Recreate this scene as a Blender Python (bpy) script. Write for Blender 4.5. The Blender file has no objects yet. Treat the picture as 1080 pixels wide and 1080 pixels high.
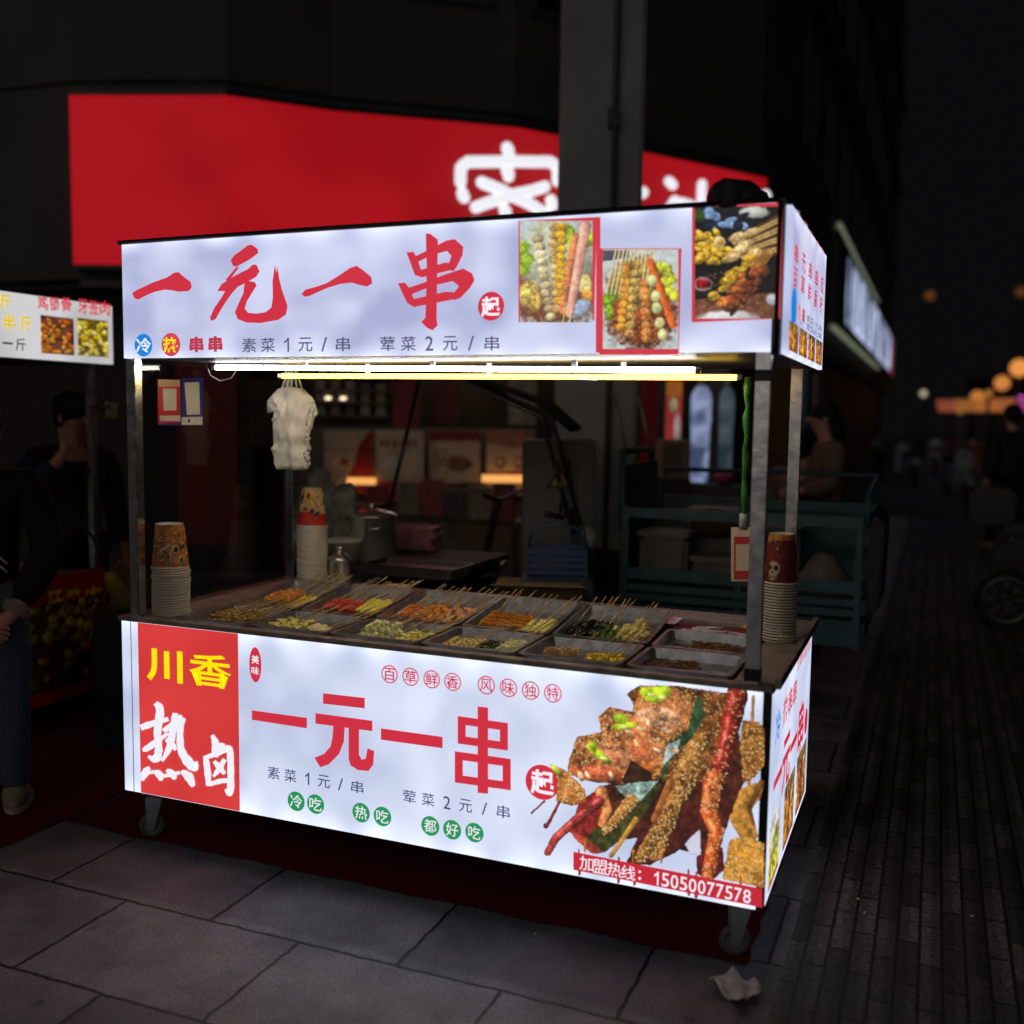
import bpy, bmesh, math, random
import numpy as np
from mathutils import Vector, Matrix
random.seed(7)
RNG = np.random.default_rng(7)
scene = bpy.context.scene
COL = scene.collection
PI = math.pi

# ------------------------------------------------------------------ camera model (used to lay out real positions)
CAM = np.array([2.5534, -2.7214, 1.5])
YAW, PITCH, ROLL, FPX = 0.3881, -0.0926, 0.0141, 1087.59
_cy, _sy, _cp, _sp = math.cos(YAW), math.sin(YAW), math.cos(PITCH), math.sin(PITCH)
FWD = np.array([-_sy * _cp, _cy * _cp, _sp])
_r = np.array([_cy, _sy, 0.0]); _u = np.cross(_r, FWD)
RGT = math.cos(ROLL) * _r + math.sin(ROLL) * _u
UPV = -math.sin(ROLL) * _r + math.cos(ROLL) * _u
def ray(a, b): return FWD + RGT * (a - 540) / FPX + UPV * (540 - b) / FPX
def atz(a, b, z): d = ray(a, b); return CAM + d * (z - CAM[2]) / d[2]
def aty(a, b, y): d = ray(a, b); return CAM + d * (y - CAM[1]) / d[1]
def atx(a, b, x): d = ray(a, b); return CAM + d * (x - CAM[0]) / d[0]
def dep(a, b, d): return CAM + d * ray(a, b)

cd = bpy.data.cameras.new('camera'); cam = bpy.data.objects.new('camera', cd); COL.objects.link(cam)
m = Matrix.Identity(4)
for i in range(3):
    m[i][0] = RGT[i]; m[i][1] = UPV[i]; m[i][2] = -FWD[i]; m[i][3] = CAM[i]
cam.matrix_world = m
cd.sensor_width = 36; cd.lens = 36 * FPX / 1080; cd.clip_end = 500; cd.clip_start = .05
cd.dof.use_dof = True; cd.dof.focus_distance = 3.4; cd.dof.aperture_fstop = 1.2
scene.camera = cam

# ------------------------------------------------------------------ materials
def lin(c):
    c = np.asarray(c, float) / 255.0
    return np.where(c <= .04045, c / 12.92, ((c + .055) / 1.055) ** 2.4)
MATS = {}
def mat(name, rgb, rough=.6, metal=0., var=.12, scale=12., bump=0., spec=.5, coat=0.):
    if name in MATS: return MATS[name]
    mt = bpy.data.materials.new(name); mt.use_nodes = True; nt = mt.node_tree; b = nt.nodes['Principled BSDF']
    b.inputs['Roughness'].default_value = rough; b.inputs['Metallic'].default_value = metal
    b.inputs['Specular IOR Level'].default_value = spec; b.inputs['Coat Weight'].default_value = coat
    tc = nt.nodes.new('ShaderNodeTexCoord'); nz = nt.nodes.new('ShaderNodeTexNoise')
    nz.inputs['Scale'].default_value = scale; nz.inputs['Detail'].default_value = 6
    nt.links.new(tc.outputs['Object'], nz.inputs['Vector'])
    rp = nt.nodes.new('ShaderNodeValToRGB')
    c = np.array(rgb)
    rp.color_ramp.elements[0].position = .3; rp.color_ramp.elements[1].position = .7
    rp.color_ramp.elements[0].color = (*np.clip(c * (1 - var), 0, 1), 1); rp.color_ramp.elements[1].color = (*np.clip(c * (1 + var), 0, 1), 1)
    nt.links.new(nz.outputs['Fac'], rp.inputs['Fac']); nt.links.new(rp.outputs['Color'], b.inputs['Base Color'])
    if rough > .05:
        mr = nt.nodes.new('ShaderNodeMapRange'); mr.inputs['To Min'].default_value = max(.03, rough * .8); mr.inputs['To Max'].default_value = min(1, rough * 1.25)
        nt.links.new(nz.outputs['Fac'], mr.inputs['Value']); nt.links.new(mr.outputs['Result'], b.inputs['Roughness'])
    if bump > 0:
        bp = nt.nodes.new('ShaderNodeBump'); bp.inputs['Strength'].default_value = bump; bp.inputs['Distance'].default_value = .01
        nt.links.new(nz.outputs['Fac'], bp.inputs['Height']); nt.links.new(bp.outputs['Normal'], b.inputs['Normal'])
    MATS[name] = mt; return mt
def glow(name, rgb, strength=1., base=None):
    """backlit plastic / lamps / glow painted on awnings: gives off its own light"""
    if name in MATS: return MATS[name]
    mt = bpy.data.materials.new(name); mt.use_nodes = True; b = mt.node_tree.nodes['Principled BSDF']
    b.inputs['Base Color'].default_value = (*(np.array(rgb) * .4 if base is None else base), 1)
    b.inputs['Emission Color'].default_value = (*rgb, 1); b.inputs['Emission Strength'].default_value = strength
    b.inputs['Roughness'].default_value = .35
    MATS[name] = mt; return mt
def glow_mottled(name, lo, hi, scale, base=.3):
    """backlit sheet: LED modules behind it make it unevenly bright; also glow painted on bottles"""
    if name in MATS: return MATS[name]
    mt = bpy.data.materials.new(name); mt.use_nodes = True; nt = mt.node_tree; b = nt.nodes['Principled BSDF']
    tc = nt.nodes.new('ShaderNodeTexCoord'); nz = nt.nodes.new('ShaderNodeTexNoise'); rp = nt.nodes.new('ShaderNodeValToRGB')
    nz.inputs['Scale'].default_value = scale; nz.inputs['Detail'].default_value = 1.5; nz.inputs['Distortion'].default_value = .3
    rp.color_ramp.elements[0].position = .38; rp.color_ramp.elements[1].position = .64
    rp.color_ramp.elements[0].color = (*lo, 1); rp.color_ramp.elements[1].color = (*hi, 1)
    nt.links.new(tc.outputs['Object'], nz.inputs['Vector']); nt.links.new(nz.outputs['Fac'], rp.inputs['Fac'])
    nt.links.new(rp.outputs['Color'], b.inputs['Emission Color']); b.inputs['Emission Strength'].default_value = 1
    b.inputs['Base Color'].default_value = (base, base, base, 1); b.inputs['Roughness'].default_value = .55; b.inputs['Specular IOR Level'].default_value = .1
    MATS[name] = mt; return mt
def glow_ledsheet(name, lo, hi, edge, scale, z0, z1, pitch, base=.25):
    """light box sheet with LED strips along its top and bottom edges and single LED modules behind"""
    if name in MATS: return MATS[name]
    mt = glow_mottled(name, lo, hi, scale, base); nt = mt.node_tree; L = nt.links.new; b = nt.nodes['Principled BSDF']
    rp = [n for n in nt.nodes if n.type == 'VALTORGB'][0]; tc = [n for n in nt.nodes if n.type == 'TEX_COORD'][0]
    sx = nt.nodes.new('ShaderNodeSeparateXYZ'); L(tc.outputs['Object'], sx.inputs[0])
    def mathn(op, a, b_=None, c_=None):
        n = nt.nodes.new('ShaderNodeMath'); n.operation = op
        for k, v in enumerate((a, b_, c_)):
            if v is None: continue
            if isinstance(v, (int, float)): n.inputs[k].default_value = v
            else: L(v, n.inputs[k])
        return n.outputs[0]
    zc, zh = (z0 + z1) / 2, (z1 - z0) / 2
    t = mathn('DIVIDE', mathn('ABSOLUTE', mathn('SUBTRACT', sx.outputs['Z'], zc)), zh)
    e = mathn('POWER', t, 7.)
    along = mathn('ADD', sx.outputs['X'], sx.outputs['Y'])
    sp_ = mathn('MULTIPLY_ADD', mathn('SINE', mathn('MULTIPLY', along, 2 * PI / pitch)), .28, .72)
    e = mathn('MULTIPLY', e, sp_)
    cz = mathn('SINE', mathn('MULTIPLY', sx.outputs['Z'], 2 * PI / (zh * .9))); cx_ = mathn('SINE', mathn('MULTIPLY', along, 2 * PI / (pitch * 1.7)))
    e = mathn('ADD', e, mathn('MULTIPLY', mathn('MULTIPLY', cz, cx_), .14))
    e = mathn('MAXIMUM', e, 0.)
    mx = nt.nodes.new('ShaderNodeMix'); mx.data_type = 'RGBA'; L(e, mx.inputs[0]); L(rp.outputs['Color'], mx.inputs[6]); mx.inputs[7].default_value = (*edge, 1)
    L(mx.outputs[2], b.inputs['Emission Color']); return mt
def print_mat(name, emit, base=1., rough=.5):
    """print on a sheet, read from the mesh's colour attribute; emit > 0 when backlit"""
    if name in MATS: return MATS[name]
    mt = bpy.data.materials.new(name); mt.use_nodes = True; nt = mt.node_tree; b = nt.nodes['Principled BSDF']
    at = nt.nodes.new('ShaderNodeAttribute'); at.attribute_name = 'ink'
    if emit > 0:
        nt.links.new(at.outputs['Color'], b.inputs['Emission Color']); b.inputs['Emission Strength'].default_value = emit
        b.inputs['Base Color'].default_value = (.1, .1, .1, 1)
    else:
        nt.links.new(at.outputs['Color'], b.inputs['Base Color'])
    b.inputs['Roughness'].default_value = rough
    MATS[name] = mt; return mt
def glass_mat(name, tint=(.93, .96, .95), refl=1.0):
    if name in MATS: return MATS[name]
    mt = bpy.data.materials.new(name); mt.use_nodes = True; nt = mt.node_tree
    for n in list(nt.nodes):
        if n.type != 'OUTPUT_MATERIAL': nt.nodes.remove(n)
    out = [n for n in nt.nodes if n.type == 'OUTPUT_MATERIAL'][0]
    tr = nt.nodes.new('ShaderNodeBsdfTransparent'); tr.inputs[0].default_value = (*tint, 1)
    gl = nt.nodes.new('ShaderNodeBsdfGlossy'); gl.inputs['Roughness'].default_value = .06
    fr = nt.nodes.new('ShaderNodeFresnel'); fr.inputs['IOR'].default_value = 1.45
    mx = nt.nodes.new('ShaderNodeMixShader')
    ge = nt.nodes.new('ShaderNodeNewGeometry'); mu = nt.nodes.new('ShaderNodeMath'); mu.operation = 'MULTIPLY'; sb = nt.nodes.new('ShaderNodeMath'); sb.operation = 'SUBTRACT'; sb.inputs[0].default_value = 1
    nt.links.new(ge.outputs['Backfacing'], sb.inputs[1]); nt.links.new(fr.outputs[0], mu.inputs[0]); nt.links.new(sb.outputs[0], mu.inputs[1])
    nt.links.new(mu.outputs[0], mx.inputs[0]); nt.links.new(tr.outputs[0], mx.inputs[1]); nt.links.new(gl.outputs[0], mx.inputs[2])
    nt.links.new(mx.outputs[0], out.inputs['Surface'])
    MATS[name] = mt; return mt

STEEL = mat('brushed stainless steel', (.86, .86, .90), .22, 1., .3, 26, .1)
STEEL_TRAY = mat('tray steel', (.42, .42, .44), .3, .85, .3, 30, .08)
RIMSTEEL = mat('greasy counter steel', (.36, .29, .25), .42, .35, .4, 18, .2)
BLACKP = mat('black plastic trim', (.012, .012, .014), .45)
RUBBER = mat('rubber', (.012, .012, .012), .75)
GREYPL = mat('grey caster plastic', (.22, .22, .23), .5)
WHITEB = glow_ledsheet('white backlit sheet', (.50, .56, .76), (.70, .76, .94), (1.0, 1.08, 1.3), 3.0, .186, .786, .16)
WHITES = glow_ledsheet('white backlit sign sheet', (.40, .43, .68), (.64, .68, .90), (.92, .98, 1.2), 3.6, 1.6745, 2.048, .19)
REDB = glow_mottled('red backlit film', (.60, .022, .022), (.72, .035, .035), 2.5)
RED_INK = glow('crimson lettering film', tuple(lin((205, 48, 66))), 1.)
YEL_INK = glow('yellow lettering film', tuple(lin((250, 228, 10))), 1.)
WHT_INK = glow('white lettering film', tuple(lin((238, 238, 248))), 1.)
NAVY_INK = glow('navy lettering film', tuple(lin((58, 66, 112))), 1.)
GREEN_INK = glow('green dot film', tuple(lin((40, 146, 88))), 1.)
BLUE_INK = glow('blue dot film', tuple(lin((28, 130, 214))), 1.)
ART = print_mat('backlit food print', .92)
PAPER = print_mat('paper print', 0, rough=.6)

# ------------------------------------------------------------------ mesh helpers
class MB:
    def __init__(s): s.v = []; s.f = []; s.mi = []; s.m = 0; s.sm = []
    def add(s, vs, fs, smooth=False):
        o = len(s.v); s.v += [tuple(map(float, v)) for v in vs]
        for f in fs: s.f.append(tuple(i + o for i in f)); s.mi.append(s.m); s.sm.append(smooth)
        return s
    def box(s, x0, y0, z0, x1, y1, z1, T=None):
        vs = [(x, y, z) for z in (z0, z1) for y in (y0, y1) for x in (x0, x1)]
        if T is not None: vs = [tuple(T @ Vector(v)) for v in vs]
        return s.add(vs, [(0, 2, 3, 1), (4, 5, 7, 6), (0, 1, 5, 4), (2, 6, 7, 3), (0, 4, 6, 2), (1, 3, 7, 5)])
    def tube(s, pts, r, n=8, cap=True):
        pts = [Vector(p) for p in pts]; rs = r if isinstance(r, (list, tuple)) else [r] * len(pts)
        vs = []; fs = []
        ref = None
        for i, p in enumerate(pts):
            t = (pts[min(i + 1, len(pts) - 1)] - pts[max(i - 1, 0)]).normalized()
            if ref is None or abs(ref.dot(t)) > .98:
                ref = Vector((0, 0, 1)) if abs(t.z) < .9 else Vector((1, 0, 0))
            a = t.cross(ref).normalized(); b = a.cross(t).normalized(); ref = b
            for k in range(n):
                th = 2 * PI * k / n; vs.append(p + (a * math.cos(th) + b * math.sin(th)) * rs[i])
        for i in range(len(pts) - 1):
            for k in range(n): fs.append((i * n + k, i * n + (k + 1) % n, (i + 1) * n + (k + 1) % n, (i + 1) * n + k))
        if cap: fs.append(tuple(range(n))[::-1]); fs.append(tuple((len(pts) - 1) * n + k for k in range(n)))
        return s.add(vs, fs, True)
    def lathe(s, prof, c=(0, 0, 0), n=24, axis='z', T=None):
        vs = []; fs = []
        for (r, z) in prof:
            for k in range(n):
                th = 2 * PI * k / n; a, b = r * math.cos(th), r * math.sin(th)
                v = {'z': (a, b, z), 'y': (a, z, b), 'x': (z, a, b)}[axis]
                v = Vector((v[0] + c[0], v[1] + c[1], v[2] + c[2]))
                vs.append(T @ v if T is not None else v)
        for i in range(len(prof) - 1):
            for k in range(n): fs.append((i * n + k, i * n + (k + 1) % n, (i + 1) * n + (k + 1) % n, (i + 1) * n + k))
        return s.add(vs, fs, True)
    def torus(s, c, R, r, n=28, k=8, axis='y'):
        vs = []; fs = []
        for i in range(n):
            a = 2 * PI * i / n
            for j in range(k):
                b = 2 * PI * j / k; rr = R + r * math.cos(b); w = r * math.sin(b)
                p = {'y': (rr * math.cos(a), w, rr * math.sin(a)), 'x': (w, rr * math.cos(a), rr * math.sin(a)), 'z': (rr * math.cos(a), rr * math.sin(a), w)}[axis]
                vs.append((p[0] + c[0], p[1] + c[1], p[2] + c[2]))
        for i in range(n):
            for j in range(k): fs.append((i * k + j, ((i + 1) % n) * k + j, ((i + 1) % n) * k + (j + 1) % k, i * k + (j + 1) % k))
        return s.add(vs, fs, True)
    def prism(s, poly, fn, t):
        """poly: 2-D outline; fn(a, b, w) gives 3-D"""
        n = len(poly); vs = [fn(a, b, 0) for a, b in poly] + [fn(a, b, t) for a, b in poly]
        fs = [tuple(range(n))[::-1], tuple(range(n, 2 * n))] + [(i, (i + 1) % n, n + (i + 1) % n, n + i) for i in range(n)]
        return s.add(vs, fs)
    def ball(s, c, r, seg=10, jit=0., rnd=random, T=None):
        rx, ry, rz = (r, r, r) if not isinstance(r, (tuple, list)) else r
        bm = bmesh.new(); bmesh.ops.create_icosphere(bm, subdivisions=2 if seg <= 10 else 3, radius=1)
        ph = [rnd.uniform(0, 6) for _ in range(6)]
        vs = []
        for v in bm.verts:
            k = 1 + jit * (math.sin(v.co.x * 3.1 + ph[0]) + math.sin(v.co.y * 3.7 + ph[1]) + math.sin(v.co.z * 4.3 + ph[2]) + .6 * math.sin(v.co.x * 7 + v.co.y * 8 + ph[3]))
            p = Vector((v.co.x * rx * k, v.co.y * ry * k, v.co.z * rz * k))
            if T is not None: p = T @ p
            vs.append((p.x + c[0], p.y + c[1], p.z + c[2]))
        fs = [tuple(v.index for v in f.verts) for f in bm.faces]; bm.free()
        return s.add(vs, fs, True)
    def build(s, name, mats, parent=None, bevel=0., loc=None, rz=0.):
        me = bpy.data.meshes.new(name); me.from_pydata(s.v, [], s.f)
        for mt in (mats if isinstance(mats, (list, tuple)) else [mats]): me.materials.append(mt)
        me.polygons.foreach_set('material_index', s.mi); me.polygons.foreach_set('use_smooth', s.sm)
        bm = bmesh.new(); bm.from_mesh(me); bmesh.ops.recalc_face_normals(bm, faces=bm.faces)
        if bevel > 0:
            es = [e for e in bm.edges if len(e.link_faces) == 2 and e.calc_face_angle(0) > .6]
            try: bmesh.ops.bevel(bm, geom=es, offset=bevel, segments=2, affect='EDGES', clamp_overlap=True)
            except Exception: pass
        bm.to_mesh(me); bm.free(); me.update()
        o = bpy.data.objects.new(name, me); COL.objects.link(o)
        if loc is not None: o.location = loc
        o.rotation_euler.z = rz
        if parent is not None:
            o.parent = parent
        return o
def tag(o, label=None, cat=None, group=None, kind=None):
    if label: o['label'] = label
    if cat: o['category'] = cat
    if group: o['group'] = group
    if kind: o['kind'] = kind
    return o
def empty(name, loc=(0, 0, 0), rz=0., label=None, cat=None, group=None):
    o = bpy.data.objects.new(name, None); o.empty_display_size = .1; COL.objects.link(o)
    o.location = loc; o.rotation_euler.z = rz
    return tag(o, label, cat, group)
def kids(o): return [c for c in bpy.data.objects if c.parent == o]
def copy_tree(o, parent=None, cache={}):
    c = o.copy(); COL.objects.link(c)
    if parent is not None: c.parent = parent
    key = o.name
    if key not in cache: cache[key] = kids(o)
    for ch in cache[key]: copy_tree(ch, c)
    return c

# planes that carry print: (a, b) photo pixels -> point on the real plane, lifted by w towards the viewer side
def plane_y(y): return lambda a, b, w=0.: tuple(aty(a, b, y) + np.array([0, -w, 0]))
def plane_x(x): return lambda a, b, w=0.: tuple(atx(a, b, x) + np.array([w, 0, 0]))

def text_mesh(body, bold=0., spacing=1., shear=0.):
    cu = bpy.data.curves.new('t', 'FONT'); cu.body = body; cu.size = 1; cu.offset = bold; cu.space_character = spacing; cu.shear = shear
    cu.resolution_u = 3
    o = bpy.data.objects.new('t', cu); COL.objects.link(o)
    dg = bpy.context.evaluated_depsgraph_get(); dg.update()
    me = bpy.data.meshes.new_from_object(o.evaluated_get(dg))
    V = np.array([v.co[:2] for v in me.vertices]); Fs = [tuple(p.vertices) for p in me.polygons]
    bpy.data.objects.remove(o); bpy.data.curves.remove(cu); bpy.data.meshes.remove(me)
    return V, Fs
ONE = (np.array([(.66, 0), (1, 0), (1, 1), (.72, 1), (.56, .9), (.28, .8), (0, .74), (0, .6), (.36, .66), (.66, .78)]), [(0, 1, 2, 9), (2, 3, 4, 9), (9, 4, 5, 8), (8, 5, 6, 7)])
def letter(body, x0, y0, x1, y1, to3, matl, parent, bold=.0, lift=.0016, name='lettering', spacing=1., shear=0.):
    """flat lettering; x0..x1 and y0..y1 run in the plane's own units through to3(s, t, w)"""
    V, Fs = ONE if body == '1' else text_mesh(body, bold, spacing, shear)
    if len(V) == 0: return None
    mn, mx = V.min(0), V.max(0); d = np.maximum(mx - mn, 1e-6)
    P = (V - mn) / d
    mb = MB(); mb.add([to3(x0 + p[0] * (x1 - x0), y0 + p[1] * (y1 - y0), lift) for p in P], Fs)
    o = mb.build(name, matl, parent)
    me = o.data
    return o
def on_front(y): return lambda s, t, w=0.: (s, y - w, t)
def on_side(x): return lambda s, t, w=0.: (x + w, s, t)
def pix_box(pl, a0, b0, a1, b1, ax):
    """centre-based pixel box -> plane units"""
    ac, bc = (a0 + a1) / 2, (b0 + b1) / 2
    x0 = pl(a0, bc)[ax]; x1 = pl(a1, bc)[ax]; z1 = pl(ac, b0)[2]; z0 = pl(ac, b1)[2]
    return x0, z0, x1, z1
def pletter(body, box, y, matl, parent, **k):
    x0, z0, x1, z1 = pix_box(plane_y(y), *box, 0)
    return letter(body, x0, z0, x1, z1, on_front(y), matl, parent, **k)
def disc(cx, cz, r, to3, matl, parent, lift=.001, name='dot', ring=None, n=32, ry=None):
    mb = MB(); ry = ry or r
    if ring is None:
        mb.add([to3(cx + r * math.cos(2 * PI * k / n), cz + ry * math.sin(2 * PI * k / n), lift) for k in range(n)], [tuple(range(n))])
    else:
        vs = [to3(cx + q * r * math.cos(2 * PI * k / n), cz + q * ry * math.sin(2 * PI * k / n), lift) for q in (1, ring) for k in range(n)]
        mb.add(vs, [(k, (k + 1) % n, n + (k + 1) % n, n + k) for k in range(n)])
    return mb.build(name, matl, parent)
def pdisc(a, b, rpx, y, matl, parent, **k):
    p = plane_y(y)(a, b); q = plane_y(y)(a, b - rpx); r = abs(q[2] - p[2])
    return disc(p[0], p[2], r, on_front(y), matl, parent, **k)
def outline(polys, pl, matl, parent, name='lettering', lift=.0016):
    mb = MB()
    from mathutils.geometry import tessellate_polygon
    for q, poly in enumerate(polys):
        vs = [pl(a, b, lift + q * .00012) for a, b in poly]
        tri = tessellate_polygon([[Vector((a, b, 0)) for a, b in poly]])
        mb.add(vs, [tuple(t) for t in tri])
    return mb.build(name, matl, parent)
def brush(strokes, pl, matl, parent, conv, name='lettering', lift=.0016):
    """brush strokes: each a list of (x, y, half-width) smoothed into a ribbon"""
    mb = MB()
    for q, st in enumerate(strokes):
        P = []
        n = len(st)
        for i in range(n - 1):
            p0, p1, p2, p3 = st[max(i - 1, 0)], st[i], st[i + 1], st[min(i + 2, n - 1)]
            for k in range(6):
                t = k / 6
                P.append([.5 * (2 * p1[j] + (p2[j] - p0[j]) * t + (2 * p0[j] - 5 * p1[j] + 4 * p2[j] - p3[j]) * t * t + (3 * p1[j] - p0[j] - 3 * p2[j] + p3[j]) * t ** 3) for j in range(3)])
        P.append(list(st[-1])); vs = []
        for i, p in enumerate(P):
            a = P[max(i - 1, 0)]; b = P[min(i + 1, len(P) - 1)]; dx, dy = b[0] - a[0], b[1] - a[1]; L = math.hypot(dx, dy) or 1
            w = max(p[2], .3) * 1.22 * (1 + .08 * math.sin(i * 1.7 + q))
            for sg in (1, -1): vs.append(pl(*conv(p[0] - sg * dy / L * w, p[1] + sg * dx / L * w), lift + q * .00012))
        mb.add(vs, [(2 * i, 2 * i + 1, 2 * i + 3, 2 * i + 2) for i in range(len(P) - 1)])
    return mb.build(name, matl, parent)

# ------------------------------------------------------------------ painted prints (food photographs on the sheets)
def vnoise(h, w, cell):
    gh, gw = int(h / cell) + 3, int(w / cell) + 3
    g = RNG.random((gh, gw)); y = np.arange(h) / cell; x = np.arange(w) / cell
    yi = y.astype(int); xi = x.astype(int); fy = (y - yi)[:, None]; fx = (x - xi)[None, :]
    fy = fy * fy * (3 - 2 * fy); fx = fx * fx * (3 - 2 * fx)
    a = g[np.ix_(yi, xi)]; b = g[np.ix_(yi, xi + 1)]; c = g[np.ix_(yi + 1, xi)]; d = g[np.ix_(yi + 1, xi + 1)]
    return (a * (1 - fx) + b * fx) * (1 - fy) + (c * (1 - fx) + d * fx) * fy
class Canvas:
    def __init__(s, x0, y0, x1, y1, res, bg=None):
        s.x0, s.y0, s.x1, s.y1 = x0, y0, x1, y1
        s.w = max(8, int((x1 - x0) * res)); s.h = max(8, int((y1 - y0) * res)); s.res = res
        s.X, s.Y = np.meshgrid(np.linspace(x0, x1, s.w), np.linspace(y0, y1, s.h))
        s.img = np.zeros((s.h, s.w, 3)); s.a = np.zeros((s.h, s.w))
        s.n1 = vnoise(s.h, s.w, 2.2) - .5; s.n2 = vnoise(s.h, s.w, 7) - .5; s.n3 = vnoise(s.h, s.w, 20) - .5
        if bg is not None: s.img[:] = bg; s.a[:] = 1
    def put(s, M, rgb):
        M = np.clip(M, 0, 1); s.img = s.img * (1 - M[..., None]) + rgb * M[..., None]; s.a = np.maximum(s.a, M)
    def tex(s, col, amp): return np.array(col, float)[None, None, :] * (1 + amp * (.9 * s.n1 + 1.0 * s.n2 + .7 * s.n3))[..., None]
    def pmask(s, pts):
        X, Y = s.X + s.n2 * 4 / s.res * .5, s.Y + s.n1 * 3 / s.res * .5
        ins = np.zeros(X.shape, bool); n = len(pts)
        for i in range(n):
            xa, ya = pts[i]; xb, yb = pts[(i + 1) % n]
            if ya == yb: continue
            c = ((ya > Y) != (yb > Y)) & (X < (xb - xa) * (Y - ya) / (yb - ya) + xa); ins ^= c
        return ins.astype(float)
    def poly(s, pts, col, amp=.5): M = s.pmask(pts); s.put(M, s.tex(col, amp)); return M
    def blob(s, cx, cy, rx, ry, ang=0, col=(200, 150, 100), amp=.4, shade=.5):
        a = math.radians(ang); dx, dy = s.X - cx, s.Y - cy
        u = (dx * math.cos(a) + dy * math.sin(a)) / rx; v = (-dx * math.sin(a) + dy * math.cos(a)) / ry
        d = np.sqrt(u * u + v * v) + .25 * s.n2; M = np.clip((1 - d) * 4, 0, 1)
        sh = 1 + shade * (-.6 * (dx / rx * .4 + dy / ry * .7)) - shade * .45 * np.clip(d, 0, 1) ** 3
        s.put(M, s.tex(col, amp) * sh[..., None]); return M
    def stroke(s, pts, w0, w1, col, amp=.4, shade=.6, gloss=0.):
        best = np.full(s.X.shape, 1e9); off = np.zeros(s.X.shape); n = len(pts) - 1; W = np.ones(s.X.shape)
        for i in range(n):
            (xa, ya), (xb, yb) = pts[i], pts[i + 1]; dx, dy = xb - xa, yb - ya; L2 = dx * dx + dy * dy + 1e-9
            t = np.clip(((s.X - xa) * dx + (s.Y - ya) * dy) / L2, 0, 1)
            ex, ey = s.X - xa - t * dx, s.Y - ya - t * dy; d = np.hypot(ex, ey); w = w0 + (w1 - w0) * (i + t) / n
            k = d / w < best; best = np.where(k, d / w, best); off = np.where(k, (ex * dy - ey * dx) / math.sqrt(L2) / w, off)
        best = best + .15 * s.n2
        M = np.clip((1 - best) * 4, 0, 1)
        sh = 1 - shade * .5 * off * 1. - shade * .4 * np.abs(off) ** 3
        c = s.tex(col, amp) * sh[..., None]
        if gloss: c = c + gloss * 255 * np.clip(1 - np.abs(off + .35) * 4, 0, 1)[..., None] * np.clip(.5 + 2.5 * s.n2, 0, 1)[..., None]
        s.put(M, c); return M
    def seeds(s, M, n, cols=((225, 185, 110), (245, 220, 160), (190, 140, 70)), r=5.):
        ys, xs = np.nonzero(M > .6)
        if len(ys) == 0: return
        rp = max(1.0, r * s.res); k = int(rp * 2) + 1
        for i in RNG.integers(0, len(ys), n):
            cy, cx = ys[i], xs[i]; a = RNG.random() * 3.1; c = np.array(cols[RNG.integers(0, len(cols))], float)
            y0, y1, x0, x1 = max(0, cy - k), min(s.h, cy + k + 1), max(0, cx - k), min(s.w, cx + k + 1)
            yy, xx = np.mgrid[y0:y1, x0:x1]; u = (xx - cx) * math.cos(a) + (yy - cy) * math.sin(a); v = -(xx - cx) * math.sin(a) + (yy - cy) * math.cos(a)
            m_ = np.clip(1.4 - np.sqrt((u / rp) ** 2 + (v / (rp * .55)) ** 2), 0, 1)[..., None]
            s.img[y0:y1, x0:x1] = s.img[y0:y1, x0:x1] * (1 - m_) + c * m_
    def build(s, name, fn, matl, parent=None, lift=.002, bright=1.):
        """fn(x, y, lift) -> 3-D point"""
        me = bpy.data.meshes.new(name); vs = [fn(s.X[j, i], s.Y[j, i], lift) for j in range(s.h) for i in range(s.w)]
        A = s.a; w = s.w
        keep = (A[:-1, :-1] + A[1:, :-1] + A[:-1, 1:] + A[1:, 1:]) > 1.5
        fs = [(j * w + i, j * w + i + 1, (j + 1) * w + i + 1, (j + 1) * w + i) for j, i in zip(*np.nonzero(keep))]
        me.from_pydata(vs, [], fs)
        at = me.color_attributes.new('ink', 'FLOAT_COLOR', 'POINT')
        c = np.ones((s.h * s.w, 4), np.float32); c[:, :3] = (lin(np.clip(s.img, 0, 255)) * bright).reshape(-1, 3)
        at.data.foreach_set('color', c.ravel()); me.materials.append(matl); me.update()
        o = bpy.data.objects.new(name, me); COL.objects.link(o); o.parent = parent
        return o

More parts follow.
